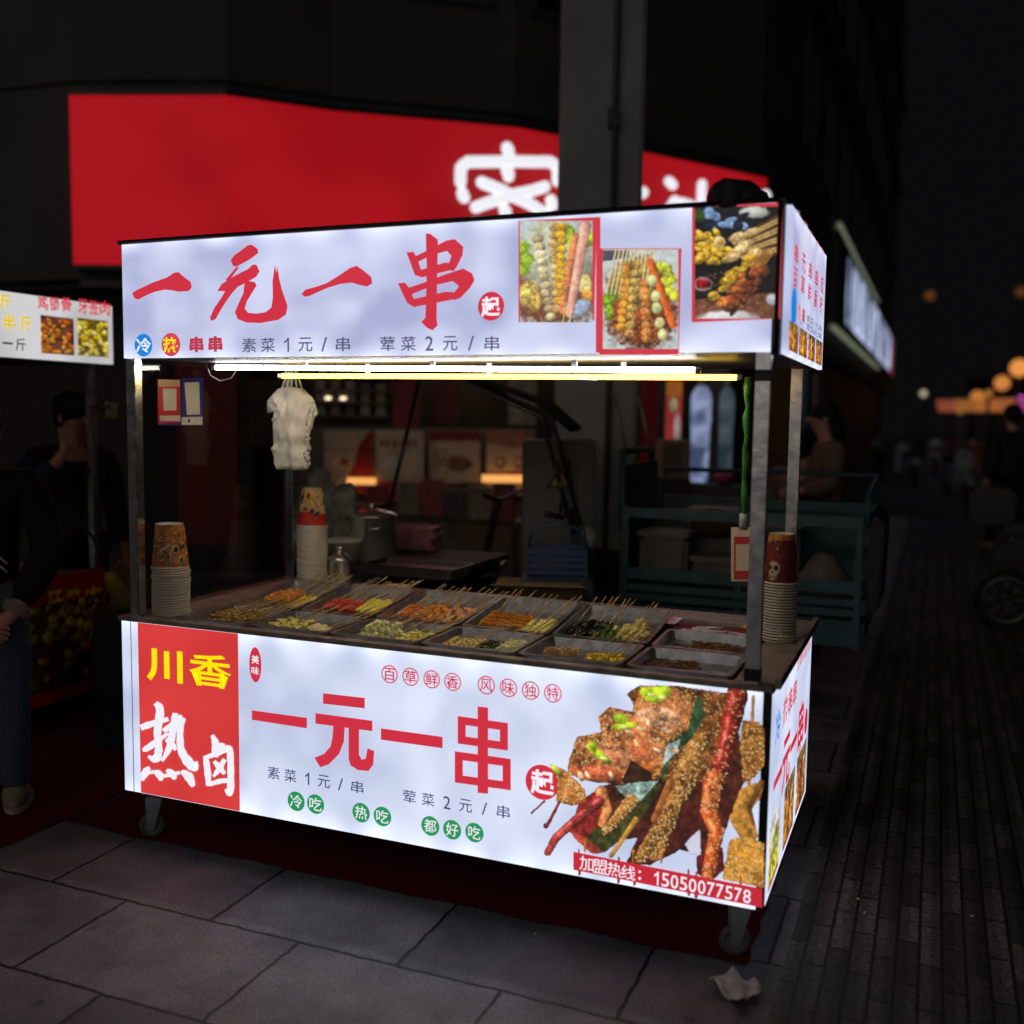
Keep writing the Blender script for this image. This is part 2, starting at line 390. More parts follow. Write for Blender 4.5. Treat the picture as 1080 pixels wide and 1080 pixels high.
# ================================================================== SETTING
def ground_mat():
    mt = bpy.data.materials.new('granite slabs'); mt.use_nodes = True; nt = mt.node_tree; b = nt.nodes['Principled BSDF']
    tc = nt.nodes.new('ShaderNodeTexCoord'); mp = nt.nodes.new('ShaderNodeMapping'); mp.inputs['Location'].default_value = (-.335 + 1.89, .344 + 4.25, 0)
    br = nt.nodes.new('ShaderNodeTexBrick'); br.offset = .5; br.inputs['Scale'].default_value = 1
    br.inputs['Brick Width'].default_value = .625; br.inputs['Row Height'].default_value = .425; br.inputs['Mortar Size'].default_value = .006; br.inputs['Mortar Smooth'].default_value = .35
    br.inputs['Color1'].default_value = (.17, .155, .17, 1); br.inputs['Color2'].default_value = (.27, .25, .265, 1); br.inputs['Mortar'].default_value = (.006, .006, .006, 1)
    nz = nt.nodes.new('ShaderNodeTexNoise'); nz.inputs['Scale'].default_value = 130; nz.inputs['Detail'].default_value = 8; nz.inputs['Roughness'].default_value = .75
    nb = nt.nodes.new('ShaderNodeTexNoise'); nb.inputs['Scale'].default_value = 3.5; nb.inputs['Detail'].default_value = 8; nb.inputs['Roughness'].default_value = .65
    # wobble the joints a little so the slab edges are chipped
    nw = nt.nodes.new('ShaderNodeTexNoise'); nw.inputs['Scale'].default_value = 16; nw.inputs['Detail'].default_value = 5
    sub = nt.nodes.new('ShaderNodeVectorMath'); sub.operation = 'SUBTRACT'; sub.inputs[1].default_value = (.5, .5, .5)
    scl = nt.nodes.new('ShaderNodeVectorMath'); scl.operation = 'SCALE'; scl.inputs['Scale'].default_value = .02
    add = nt.nodes.new('ShaderNodeVectorMath'); add.operation = 'ADD'
    L = nt.links.new
    L(tc.outputs['Object'], mp.inputs['Vector']); L(tc.outputs['Object'], nz.inputs['Vector']); L(tc.outputs['Object'], nb.inputs['Vector']); L(tc.outputs['Object'], nw.inputs['Vector'])
    L(nw.outputs['Color'], sub.inputs[0]); L(sub.outputs[0], scl.inputs[0]); L(mp.outputs[0], add.inputs[0]); L(scl.outputs[0], add.inputs[1]); L(add.outputs[0], br.inputs['Vector'])
    r1 = nt.nodes.new('ShaderNodeMapRange'); r1.inputs['From Min'].default_value = .3; r1.inputs['From Max'].default_value = .7; r1.inputs['To Min'].default_value = .15; r1.inputs['To Max'].default_value = 1.75
    r2 = nt.nodes.new('ShaderNodeMapRange'); r2.inputs['From Min'].default_value = .3; r2.inputs['From Max'].default_value = .7; r2.inputs['To Min'].default_value = .38; r2.inputs['To Max'].default_value = 1.15
    L(nz.outputs['Fac'], r1.inputs['Value']); L(nb.outputs['Fac'], r2.inputs['Value'])
    m1 = nt.nodes.new('ShaderNodeMix'); m1.data_type = 'RGBA'; m1.blend_type = 'MULTIPLY'; m1.inputs[0].default_value = 1
    m2 = nt.nodes.new('ShaderNodeMix'); m2.data_type = 'RGBA'; m2.blend_type = 'MULTIPLY'; m2.inputs[0].default_value = 1
    L(br.outputs['Color'], m1.inputs[6]); L(r1.outputs[0], m1.inputs[7]); L(m1.outputs[2], m2.inputs[6]); L(r2.outputs[0], m2.inputs[7])
    vo = nt.nodes.new('ShaderNodeTexVoronoi'); vo.inputs['Scale'].default_value = 5.; L(add.outputs[0], vo.inputs['Vector'])
    rs = nt.nodes.new('ShaderNodeMapRange'); rs.inputs['From Min'].default_value = .05; rs.inputs['From Max'].default_value = .12; rs.inputs['To Min'].default_value = .45; rs.inputs['To Max'].default_value = 1.; L(vo.outputs['Distance'], rs.inputs['Value'])
    m3 = nt.nodes.new('ShaderNodeMix'); m3.data_type = 'RGBA'; m3.blend_type = 'MULTIPLY'; m3.inputs[0].default_value = .8; L(m2.outputs[2], m3.inputs[6]); L(rs.outputs[0], m3.inputs[7]); L(m3.outputs[2], b.inputs['Base Color'])
    b.inputs['Roughness'].default_value = .5
    bp = nt.nodes.new('ShaderNodeBump'); bp.inputs['Strength'].default_value = .9; bp.inputs['Distance'].default_value = .006
    inv = nt.nodes.new('ShaderNodeMath'); inv.operation = 'MULTIPLY_ADD'; inv.inputs[1].default_value = -1.; inv.inputs[2].default_value = 1
    ad2 = nt.nodes.new('ShaderNodeMath'); ad2.operation = 'MULTIPLY_ADD'; ad2.inputs[1].default_value = .25
    L(br.outputs['Fac'], inv.inputs[0]); L(nz.outputs['Fac'], ad2.inputs[0]); L(inv.outputs[0], ad2.inputs[2]); L(ad2.outputs[0], bp.inputs['Height']); L(bp.outputs[0], b.inputs['Normal'])
    return mt
def walk_mat():
    mt = bpy.data.materials.new('narrow paving bricks'); mt.use_nodes = True; nt = mt.node_tree; b = nt.nodes['Principled BSDF']; L = nt.links.new
    tc = nt.nodes.new('ShaderNodeTexCoord'); mp = nt.nodes.new('ShaderNodeMapping'); mp.inputs['Rotation'].default_value = (0, 0, PI / 2)
    br = nt.nodes.new('ShaderNodeTexBrick'); br.offset = .5; br.inputs['Scale'].default_value = 1; br.inputs['Bias'].default_value = -.1
    br.inputs['Brick Width'].default_value = .24; br.inputs['Row Height'].default_value = .06; br.inputs['Mortar Size'].default_value = .005
    br.inputs['Color1'].default_value = (.04, .036, .035, 1); br.inputs['Color2'].default_value = (.12, .11, .108, 1); br.inputs['Mortar'].default_value = (.008, .008, .008, 1)
    wv = nt.nodes.new('ShaderNodeTexWave'); wv.wave_type = 'BANDS'; wv.bands_direction = 'X'; wv.inputs['Scale'].default_value = 2.617; wv.inputs['Distortion'].default_value = .2
    nz = nt.nodes.new('ShaderNodeTexNoise'); nz.inputs['Scale'].default_value = 120; nz.inputs['Detail'].default_value = 6
    L(tc.outputs['Object'], mp.inputs['Vector']); L(mp.outputs[0], br.inputs['Vector']); L(tc.outputs['Object'], wv.inputs['Vector']); L(tc.outputs['Object'], nz.inputs['Vector'])
    r1 = nt.nodes.new('ShaderNodeMapRange'); r1.inputs['From Min'].default_value = .3; r1.inputs['From Max'].default_value = .7; r1.inputs['To Min'].default_value = .2; r1.inputs['To Max'].default_value = 1.8
    L(nz.outputs['Fac'], r1.inputs['Value'])
    m1 = nt.nodes.new('ShaderNodeMix'); m1.data_type = 'RGBA'; m1.blend_type = 'MULTIPLY'; m1.inputs[0].default_value = 1
    m0 = nt.nodes.new('ShaderNodeMix'); m0.data_type = 'RGBA'; m0.blend_type = 'MULTIPLY'; m0.inputs[0].default_value = 1
    rw = nt.nodes.new('ShaderNodeMapRange'); rw.inputs['From Min'].default_value = .35; rw.inputs['From Max'].default_value = .65; rw.inputs['To Min'].default_value = .7; rw.inputs['To Max'].default_value = 1.25
    L(wv.outputs['Fac'], rw.inputs['Value']); L(br.outputs['Color'], m0.inputs[6]); L(rw.outputs[0], m0.inputs[7])
    L(m0.outputs[2], m1.inputs[6]); L(r1.outputs[0], m1.inputs[7]); L(m1.outputs[2], b.inputs['Base Color'])
    b.inputs['Roughness'].default_value = .6
    bp = nt.nodes.new('ShaderNodeBump'); bp.inputs['Strength'].default_value = .8; bp.inputs['Distance'].default_value = .006
    inv = nt.nodes.new('ShaderNodeMath'); inv.operation = 'MULTIPLY_ADD'; inv.inputs[1].default_value = -1.; inv.inputs[2].default_value = 1
    ad2 = nt.nodes.new('ShaderNodeMath'); ad2.operation = 'MULTIPLY_ADD'; ad2.inputs[1].default_value = .3
    L(br.outputs['Fac'], inv.inputs[0]); L(nz.outputs['Fac'], ad2.inputs[0]); L(inv.outputs[0], ad2.inputs[2]); L(ad2.outputs[0], bp.inputs['Height']); L(bp.outputs[0], b.inputs['Normal'])
    return mt
g = MB(); g.add([(-150, -150, 0), (150, -150, 0), (150, 300, 0), (-150, 300, 0)], [(0, 1, 2, 3)])
tag(g.build('pavement', ground_mat()), kind='structure')
g = MB(); g.add([(2.235, -6, .004), (6.5, -6, .004), (6.5, 14.5, .004), (2.235, 14.5, .004)], [(0, 1, 2, 3)])
tag(g.build('walkway', walk_mat()), kind='structure')
g = MB(); g.add([(-1.2, 14.6, .003), (40, 14.6, .003), (40, 200, .003), (-1.2, 200, .003)], [(0, 1, 2, 3)])
tag(g.build('road', mat('asphalt', (.05, .05, .05), .85, var=.3, scale=60, bump=.3)), kind='structure')
CARPET = mat('red carpet felt', (.12, .008, .01), .95, var=.35, scale=150, bump=.5, spec=.1)
def carpet(x0, y0, x1, y1, label):
    mb = MB(); nx, ny = 24, 24; vs = []; fs = []
    for j in range(ny + 1):
        for i in range(nx + 1):
            e = min(i, nx - i, j, ny - j)
            vs.append((x0 + (x1 - x0) * i / nx + (.006 * math.sin(j * 2.1) if i in (0, nx) else 0), y0 + (y1 - y0) * j / ny + (.006 * math.sin(i * 1.7) if j in (0, ny) else 0), .009 + .0012 * math.sin(i * 1.3 + j * .7) - (.004 if e == 0 else 0)))
    for j in range(ny):
        for i in range(nx): fs.append((j * (nx + 1) + i, j * (nx + 1) + i + 1, (j + 1) * (nx + 1) + i + 1, (j + 1) * (nx + 1) + i))
    mb.add(vs, fs, True); return tag(mb.build('carpet', CARPET), label, 'carpet')
carpet(-.32, .04, 2.14, 1.35, 'dark red carpet in the shade under the lit skewer cart')
carpet(-3.2, -1.6, -.335, 2.6, 'red carpet by the jeans wearer beside the neighbouring stall')

# ================================================================== MAIN CART
W, ZB, ZC, ZS, ZT, D = 2.185, .186, .786, 1.6745, 2.054, .974
cart = empty('food_cart', (0, 0, 0), 0, 'long snack cart of white glowing panels reading one yuan a stick on steel posts', 'food cart')
f = MB(); f.box(.004, .012, ZB + .004, W - .022, D - .004, ZC - .03); f.build('cabinet', mat('cabinet sheet', (.02, .02, .022), .4), cart)
f = MB(); f.box(W - .02, .0, ZB, W - .001, .03, ZC); f.build('corner_strip', BLACKP, cart)
# lower front panel
YF = 0.
fp = plane_y(YF)
f = MB(); f.box(0, YF, ZB, W - .021, .0115, ZC); front = f.build('front_panel', WHITEB, cart)
f = MB(); a = fp(147, 740)[0]; b_ = fp(252, 760)[0]; f.box(a, -.0008, ZB + .0015, b_, -.0001, ZC - .003); f.build('red_field', REDB, front)
f = MB(); f.box(.039, -.0012, ZB, .0415, -.0002, ZC); f.build('seam', mat('seam grey', (.3, .3, .33), .5), front)
pletter('川', (155, 685, 193, 719.5), YF, YEL_INK, front, bold=.03, lift=.0022)
pletter('香', (200, 690, 244, 724.5), YF, YEL_INK, front, bold=.014, lift=.0022)
c5 = lambda x, y: (120 + x / 2.842, 640 + y / 2.842)
# hot-stew characters in brush hand
brush([[(82, 362, 7), (110, 352, 8), (165, 336, 5)], [(126, 288, 6), (140, 310, 10), (132, 380, 9), (136, 425, 9), (128, 455, 10), (104, 448, 3)], [(88, 430, 4), (110, 418, 8), (165, 378, 3)],
       [(150, 372, 6), (178, 352, 7), (208, 330, 9)], [(186, 318, 7), (180, 360, 9), (168, 420, 8), (146, 462, 3)], [(206, 332, 9), (200, 372, 8), (204, 430, 9), (228, 468, 12), (246, 482, 8), (250, 462, 2)], [(158, 396, 4), (174, 410, 8), (188, 428, 4)],
       [(108, 480, 4), (96, 496, 9), (86, 520, 4)], [(124, 492, 4), (138, 502, 9), (144, 520, 4)], [(160, 488, 4), (176, 500, 9), (186, 516, 4)], [(204, 492, 4), (226, 508, 11), (240, 538, 5)], [(86, 508, 3), (120, 494, 4), (150, 506, 4), (200, 496, 4)]],
      fp, WHT_INK, front, c5, lift=.0022)
brush([[(296, 384, 4), (306, 410, 9), (304, 450, 8)], [(304, 426, 4), (320, 416, 7), (334, 414, 3)], [(276, 446, 6), (282, 490, 8), (286, 536, 6)], [(278, 450, 5), (310, 440, 6), (342, 424, 9), (354, 440, 6)],
       [(350, 432, 8), (352, 490, 8), (350, 556, 8), (336, 546, 3)], [(286, 532, 5), (320, 522, 6), (346, 520, 5)], [(334, 456, 5), (318, 484, 7), (300, 508, 3)], [(302, 462, 4), (318, 480, 7), (334, 500, 4)]],
      fp, WHT_INK, front, c5, lift=.0022)
# oval seal
p = fp(269.5, 701); disc(p[0], p[2], .0235, on_front(YF), RED_INK, front, lift=.0012, name='seal', ry=.058)
pletter('美', (265.5, 691, 273.5, 700), YF, WHT_INK, front, bold=.02); pletter('味', (265.5, 703, 273.5, 711.5), YF, WHT_INK, front, bold=.01)
for i, ch in enumerate('百草鲜香'):
    a, b = 411 + i * 22.2, 711 + i * 2.7
    pdisc(a, b, 9.6, YF, RED_INK, front, name='ring', ring=.87); pletter(ch, (a - 6.3, b - 6.6, a + 6.3, b + 6.6), YF, RED_INK, front, bold=.010)
for i, ch in enumerate('风味独特'):
    a, b = 513 + i * 23.4, 722.5 + i * 2.9
    pdisc(a, b, 9.8, YF, RED_INK, front, name='ring', ring=.87); pletter(ch, (a - 6.4, b - 6.8, a + 6.4, b + 6.8), YF, RED_INK, front, bold=.010)
# big heavy lettering
def slab(poly, **k): return poly
outline([[(266, 749), (324, 757), (324, 768), (266, 759)]], fp, RED_INK, front)
outline([[(341, 731), (385, 736), (385, 747), (341, 742)], [(333, 752), (393, 760), (393, 771), (333, 763)],
         [(352, 764), (364, 766), (363, 782), (358, 795), (347, 806), (338, 809), (332, 799), (342, 795), (349, 787), (351, 777)],
         [(368, 766), (379, 768), (379, 796), (382, 801), (386, 800), (388, 789), (395, 792), (394, 806), (389, 813), (378, 812), (370, 807), (368, 800)]], fp, RED_INK, front)
outline([[(402, 768), (467, 777), (467, 789), (402, 780)]], fp, RED_INK, front)
def ring_rect(x0, y0, x1, y1, t, sl):
    q = lambda x, y: (x, y + (x - x0) * sl)
    return [[q(x0, y0), q(x1, y0), q(x1, y0 + t), q(x0, y0 + t)], [q(x0, y1 - t), q(x1, y1 - t), q(x1, y1), q(x0, y1)],
            [q(x0, y0), q(x0 + t, y0), q(x0 + t, y1), q(x0, y1)], [q(x1 - t, y0), q(x1, y0), q(x1, y1), q(x1 - t, y1)]]
outline([[(504, 745), (515, 746), (515, 837), (504, 836)]] + ring_rect(483, 755, 536, 784, 8.5, .14) + ring_rect(480, 792, 539, 825, 8.5, .14), fp, RED_INK, front)
pdisc(572, 825, 18.5, YF, RED_INK, front, name='dot'); pletter('起', (560, 812, 585, 838), YF, WHT_INK, front, bold=.03, lift=.003)
def spaced(body, a0, b0, a1, b1, h, y, matl, parent, pl=None, **k):
    n = len(body)
    for i, ch in enumerate(body):
        t = i / (n - 1); a = a0 + (a1 - a0) * t; b = b0 + (b1 - b0) * t
        w = h * {'1': .35, '2': .55, '/': .42}.get(ch, 1.0)
        pletter(ch, (a - w / 2, b - h / 2, a + w / 2, b + h / 2), y, matl, parent, **k)
spaced('素菜1元/串', 289, 815, 377, 830, 13, YF, NAVY_INK, front, bold=.004)
spaced('荤菜2元/串', 432, 840, 531, 856, 13.5, YF, NAVY_INK, front, bold=.004)
for (ch, a, b) in (('冷', 312.5, 845), ('吃', 333, 848), ('热', 381, 857), ('吃', 403.5, 861), ('都', 454, 871), ('好', 477, 875), ('吃', 500.5, 878)):
    pdisc(a, b, 10.3, YF, GREEN_INK, front, name='dot'); pletter(ch, (a - 6.4, b - 6.8, a + 6.4, b + 6.8), YF, WHT_INK, front, bold=.004)
# big food print, lower right
c4 = lambda x, y, w=0.: fp(560 + x / 4.154, 710 + y / 4.154, w)
A = Canvas(0, 30, 1024, 1000, .33)
A.stroke([(975, 100), (955, 500)], 7, 6, (190, 130, 60))
M = A.poly([(930, 205), (1000, 215), (1024, 250), (1024, 400), (975, 460), (930, 482), (905, 470), (915, 330)], (132, 82, 32), .6); A.seeds(M, 160)
M = A.poly([(985, 480), (1022, 475), (1008, 540), (965, 600), (998, 715), (965, 738), (915, 715), (878, 655), (860, 590), (895, 520)], (176, 122, 52), .5); A.stroke([(1010, 480), (955, 590), (975, 660)], 16, 8, (120, 72, 24))
M = A.poly([(870, 730), (940, 715), (1022, 745), (1022, 940), (840, 900)], (196, 132, 44), .5); A.seeds(M, 260)
A.poly([(300, 500), (430, 460), (560, 300), (900, 100), (930, 480), (850, 690), (800, 800), (640, 770), (520, 830), (430, 830), (470, 720), (380, 730), (300, 780), (230, 700)], (64, 30, 20), .8)
A.poly([(640, 700), (740, 660), (745, 800), (700, 790)], (214, 214, 232), .05)
A.poly([(420, 830), (480, 690), (640, 600), (850, 500), (885, 560), (850, 655), (770, 650), (640, 780), (520, 840)], (72, 28, 24), .6)
A.poly([(725, 800), (840, 765), (846, 860), (800, 905), (730, 880)], (96, 30, 32), .5)
M = A.poly([(420, 90), (470, 55), (640, 55), (900, 95), (900, 250), (830, 420), (700, 500), (580, 470), (560, 300)], (104, 62, 30), .8); A.seeds(M, 380)
M = A.stroke([(905, 95), (860, 300), (815, 470)], 52, 40, (134, 34, 26), .5, .8, .35); 
M2 = A.stroke([(800, 470), (780, 600), (815, 690), (775, 890)], 50, 32, (196, 84, 34), .5, .8, .3); A.seeds(M, 90); A.seeds(M2, 200)
M = A.stroke([(730, 300), (640, 520), (545, 780)], 50, 46, (150, 96, 40), .6, .8, .12); A.seeds(M, 380)
M = A.stroke([(680, 470), (600, 620), (480, 810)], 52, 30, (132, 82, 34), .7, .8); A.seeds(M, 260)
M = A.stroke([(610, 480), (540, 640)], 20, 16, (170, 100, 50), .4); 
A.poly([(740, 95), (766, 190), (700, 290), (610, 385), (578, 480), (556, 400), (600, 310), (690, 250), (716, 130)], (50, 78, 46), .6)
A.poly([(655, 290), (640, 340), (585, 400), (566, 360), (600, 310)], (170, 190, 185), .4)
M = A.poly([(300, 190), (340, 148), (440, 168), (470, 110), (480, 60), (620, 58), (705, 95), (690, 240), (600, 290), (565, 460), (430, 490), (240, 470), (160, 440), (165, 395), (200, 280), (310, 258)], (166, 98, 54), .7)
A.seeds(M, 520)
A.blob(560, 195, 115, 58, 5, (222, 158, 116), .7, .5); A.blob(500, 250, 60, 40, 30, (205, 120, 70), .6); A.blob(370, 360, 90, 62, 25, (208, 128, 88), .7); A.blob(300, 440, 140, 40, 8, (190, 92, 58), .6); A.blob(480, 340, 70, 60, 40, (196, 106, 62), .6); A.blob(510, 420, 40, 34, 40, (206, 106, 40), .5)
for _ in range(26):
    x, y = RNG.uniform(200, 660), RNG.uniform(130, 460)
    if y > 470 - .75 * x + 60: A.blob(x, y, RNG.uniform(12, 30), RNG.uniform(7, 14), RNG.uniform(0, 90), (238, 186, 140), .5, .6)
Ms = A.pmask([(170, 300), (330, 150), (680, 60), (700, 230), (570, 450), (250, 460)]); A.seeds(Ms, 220)
for (x, y, rx, ry, an) in ((545, 92, 66, 40, -12), (500, 80, 30, 22, 0), (588, 72, 26, 20, 0), (410, 230, 62, 20, -5), (395, 200, 38, 26, 20), (300, 355, 76, 20, 38), (270, 320, 30, 18, 60)): A.blob(x, y, rx, ry, an, (186, 212, 44), .45, .5)
for (x, y) in ((530, 95), (575, 105), (410, 235), (320, 372)): A.blob(x, y, 22, 9, 10, (226, 236, 130), .3)
A.poly([(440, 380), (520, 430), (545, 480), (430, 520), (400, 470)], (58, 34, 20), .5)
A.poly([(210, 690), (330, 660), (400, 560), (575, 478), (545, 545), (445, 690), (325, 784), (300, 780)], (66, 66, 30), .6)
A.poly([(370, 495), (450, 480), (560, 470), (480, 560), (430, 570)], (150, 176, 166), .6)
M = A.stroke([(440, 560), (330, 690)], 34, 22, (150, 96, 42), .6); A.seeds(M, 120)
A.poly([(215, 560), (300, 500), (345, 510), (320, 640), (240, 720), (170, 690)], (150, 42, 36), .6); A.stroke([(310, 520), (335, 600), (310, 660)], 30, 18, (222, 140, 80), .6)
A.stroke([(300, 560), (190, 650), (110, 720), (75, 785)], 26, 17, (172, 62, 56), .5, .8, .25)
A.poly([(170, 690), (240, 720), (320, 785), (270, 790), (200, 730)], (178, 70, 50), .5)
A.stroke([(460, 640), (380, 760), (350, 800)], 13, 10, (196, 140, 60), .4)
M = A.poly([(90, 398), (150, 425), (235, 505), (240, 560), (185, 580), (110, 560), (118, 470)], (172, 104, 50), .6); A.seeds(M, 120); A.blob(110, 425, 40, 14, 45, (176, 190, 70), .4)
A.stroke([(125, 565), (70, 670)], 6, 9, (122, 40, 42)); A.blob(66, 668, 14, 14, 0, (112, 44, 48), .2)
A.stroke([(60, 560), (0, 615)], 5, 4, (128, 60, 50))
for x, y in ((210, 880), (385, 915), (455, 925), (690, 970), (725, 980), (920, 1000)): A.stroke([(x, y - 110), (x + RNG.uniform(-3, 3), y)], 3, 6, (176, 50, 24), .3)
for x, y in ((240, 780), (575, 830), (450, 830)): A.stroke([(x, y - 50), (x - 4, y)], 8, 4, (190, 110, 40), .4)
A.build('food_picture', c4, ART, front, lift=.0011)
f = MB(); f.add([fp(a, b, .0022) for a, b in ((605, 898), (804, 937), (804, 957), (605, 917))], [(0, 1, 2, 3)]); f.build('phone_strip', glow('phone strip film', tuple(lin((196, 42, 56))), 1.), front)
spaced('加盟热线', 619, 910.5, 663, 920, 15, YF, WHT_INK, front, bold=.004, lift=.003)
for b in (919, 926): pdisc(675, b, 1.4, YF, WHT_INK, front, lift=.003)
for i, ch in enumerate('15050077578'):
    a = 692.5 + i * 9.55; b = 925.8 + i * 1.92; w = 2.4 if ch == '1' else 4.
    pletter(ch, (a - w, b - 7.2, a + w, b + 7.2), YF, WHT_INK, front, bold=.006, lift=.003)

# lower side panel
XS = W
sp = plane_x(XS)
f = MB(); f.box(XS - .018, .034, ZB, XS, D, ZC - .006); side = f.build('side_panel', WHITEB, cart)
so = on_side(XS)
zz = lambda t: ZB + t * (ZC - ZB)
letter('冷', .10, zz(.70), .20, zz(.86), so, BLUE_INK, side, bold=.03); letter('热串串', .25, zz(.72), .56, zz(.86), so, RED_INK, side, bold=.02)
letter('一元一串', .10, zz(.36), .80, zz(.66), so, RED_INK, side, bold=.03); disc(.88, zz(.47), .045, so, RED_INK, side)
letter('百草鲜香风味', .55, zz(.88), .93, zz(.94), so, RED_INK, side, bold=.01)
def skewer_pic(x0, y0, x1, y1, fn, matl, parent, res, seed, bg=(60, 44, 34), cols=((206, 128, 50), (226, 160, 60), (180, 84, 36), (214, 190, 120)), tilt=0., n=5, name='food_picture', lift=.0014, bright=1.):
    c = Canvas(x0, y0, x1, y1, res, bg); w, h = x1 - x0, y1 - y0
    c.img = c.tex(bg, .5)
    c.blob(x0 + w * .5, y0 + h * .9, w * .7, h * .35, 0, (150, 74, 30), .6)
    r = random.Random(seed)
    for i in range(n):
        x = x0 + w * (i + .5) / n; k = cols[i % len(cols)]
        for j in range(3): c.stroke([(x + r.uniform(-.05, .05) * w, y0), (x + r.uniform(-.1, .1) * w, y0 + h * .6)], w * .012, w * .012, (212, 176, 110), .2)
        for j in range(7):
            yy = y0 + h * (.28 + .1 * j); c.blob(x + tilt * (yy - y0) + r.uniform(-.03, .03) * w, yy, w * .55 / n, h * .075, r.uniform(-25, 25), tuple(np.array(k) * r.uniform(.75, 1.2)), .6, .7)
    c.seeds(c.a, 60, r=w * .012)
    return c.build(name, fn, matl, parent, lift=lift, bright=bright)
sfn = lambda x, y, w=0.: (XS + w, x, y)
def up_fn(fn0, y0, y1): return lambda x, y, w=0.: fn0(x, y1 - (y - y0), w)      # canvas rows run downwards
skewer_pic(.07, zz(.03), .27, zz(.36), up_fn(sfn, zz(.03), zz(.36)), ART, side, 260, 3, bg=(226, 226, 238), cols=((214, 190, 60), (190, 200, 90)))
skewer_pic(.36, zz(.03), .60, zz(.36), up_fn(sfn, zz(.03), zz(.36)), ART, side, 260, 4)
skewer_pic(.66, zz(.03), .92, zz(.36), up_fn(sfn, zz(.03), zz(.36)), ART, side, 260, 5, cols=((220, 150, 80), (200, 120, 90), (160, 70, 40)))

# counter (shallow well with raised rim)
f = MB(); f.box(.004, .004, ZC - .028, W - .024, D - .003, ZC - .012)
f.m = 0
f.box(-.006, -.012, ZC + .0005, W + .004, .026, ZC + .016); f.box(-.006, .0262, ZC - .011, .175, D, ZC + .0155); f.box(2.082, .0262, ZC - .011, W + .004, D, ZC + .0155); f.box(.1752, .80, ZC - .011, 2.0818, D, ZC + .0155)
f.build('counter', RIMSTEEL, cart, bevel=.002)
f = MB(); f.box(W + .0045, .03, ZC + .002, W + .02, D + .004, ZC + .03); f.build('side_rail', RIMSTEEL, cart)
# posts
ZTOPC = ZC + .0155
def post(x0, y0, w, d, z0=ZTOPC, z1=ZS + .02):
    mb = MB(); mb.box(x0, y0, z0, x0 + w, y0 + d, z1); return mb.build('post', STEEL, cart, bevel=.003)
post(2.112, .012, .038, .038); post(.028, .012, .038, .038); post(2.085, .93, .038, .038); post(.028, .925, .038, .038)
f = MB(); f.box(2.1105, .0105, ZC + .02, 2.1515, .0515, ZC + .055); f.build('post_clamp', BLACKP, cart)
f = MB(); f.box(2.1105, .0105, ZS - .075, 2.1515, .0515, ZS - .045); f.build('post_clamp', BLACKP, cart)
GL = glass_mat('side glass', (.78, .75, .75))
f = MB(); f.box(.045, .052, ZTOPC + .001, .05, .922, ZS - .012); f.build('glass_pane', GL, cart)
# upper sign box
xl, xr = .036, 2.175
f = MB(); f.box(xl - .006, .012, ZS - .0, xr - .004, .93, ZS + .012); f.build('ceiling_board', mat('ceiling board', (.07, .075, .10), .5, var=.2, scale=6), cart)
f = MB(); f.box(xl - .004, .012, ZT - .02, xr - .006, .93, ZT - .004); f.build('roof', mat('roof sheet', (.03, .03, .032), .7), cart)
f = MB(); f.box(xl, -.002, ZS, xr - .025, .010, ZT - .006); sign = f.build('sign_panel', WHITES, cart)
f = MB(); f.box(xl, .012, ZS + .012, xl + .01, .93, ZT - .02); f.box(xl + .012, .92, ZS + .013, xr - .03, .93, ZT - .021); f.build('sign_back', mat('sign back sheet', (.05, .05, .055), .5), cart)
f = MB(); f.tube([(xl - .012, -.004, ZT - .002), (xl + .7, -.006, ZT + .001), (xr - .02, -.004, ZT)], .007); f.tube([(xr - .013, -.002, ZS - .004), (xr - .013, -.002, ZT)], .006); f.build('sign_edging', BLACKP, cart)
f = MB(); f.box(xr - .024, -.001, ZS - .008, xr - .002, .028, ZT + .004); f.build('corner_strip', mat('dark corner', (.05, .05, .055), .4), cart)
YS = -.002; up = plane_y(YS)
c1 = lambda x, y: (100 + x / 2.7, 210 + y / 2.7)
pc = lambda L: [c1(*q) for q in L]
outline([pc([(107, 268), (118, 260), (170, 236), (205, 224), (226, 210), (240, 208), (252, 220), (274, 236), (277, 252), (268, 262), (240, 264), (222, 260), (200, 258), (172, 264), (148, 274), (125, 286), (114, 283)])], up, RED_INK, sign)
outline([pc([(388, 174), (398, 160), (418, 146), (436, 132), (448, 130), (465, 142), (466, 154), (442, 172), (420, 184), (404, 193), (394, 190)]),
         pc([(350, 262), (362, 242), (400, 218), (436, 200), (452, 186), (462, 188), (470, 206), (460, 222), (432, 238), (408, 250), (390, 270), (372, 296), (356, 322), (345, 342), (332, 347), (329, 338), (340, 312), (362, 280), (372, 262)]),
         pc([(372, 232), (404, 194), (412, 194), (384, 232)]),
         pc([(428, 232), (456, 236), (462, 246), (448, 268), (434, 292), (428, 312), (438, 324), (462, 326), (488, 322), (504, 308), (508, 280), (507, 235), (512, 200), (514, 186), (518, 210), (521, 192), (526, 226), (534, 258), (550, 304), (546, 328), (524, 344), (474, 353), (434, 352), (408, 342), (400, 322), (410, 298), (424, 268)])], up, RED_INK, sign)
outline([pc([(589, 271), (600, 258), (630, 250), (660, 240), (700, 215), (728, 196), (746, 190), (764, 202), (788, 222), (791, 240), (776, 249), (752, 244), (732, 238), (700, 242), (666, 252), (640, 263), (612, 276), (598, 278)])], up, RED_INK, sign)
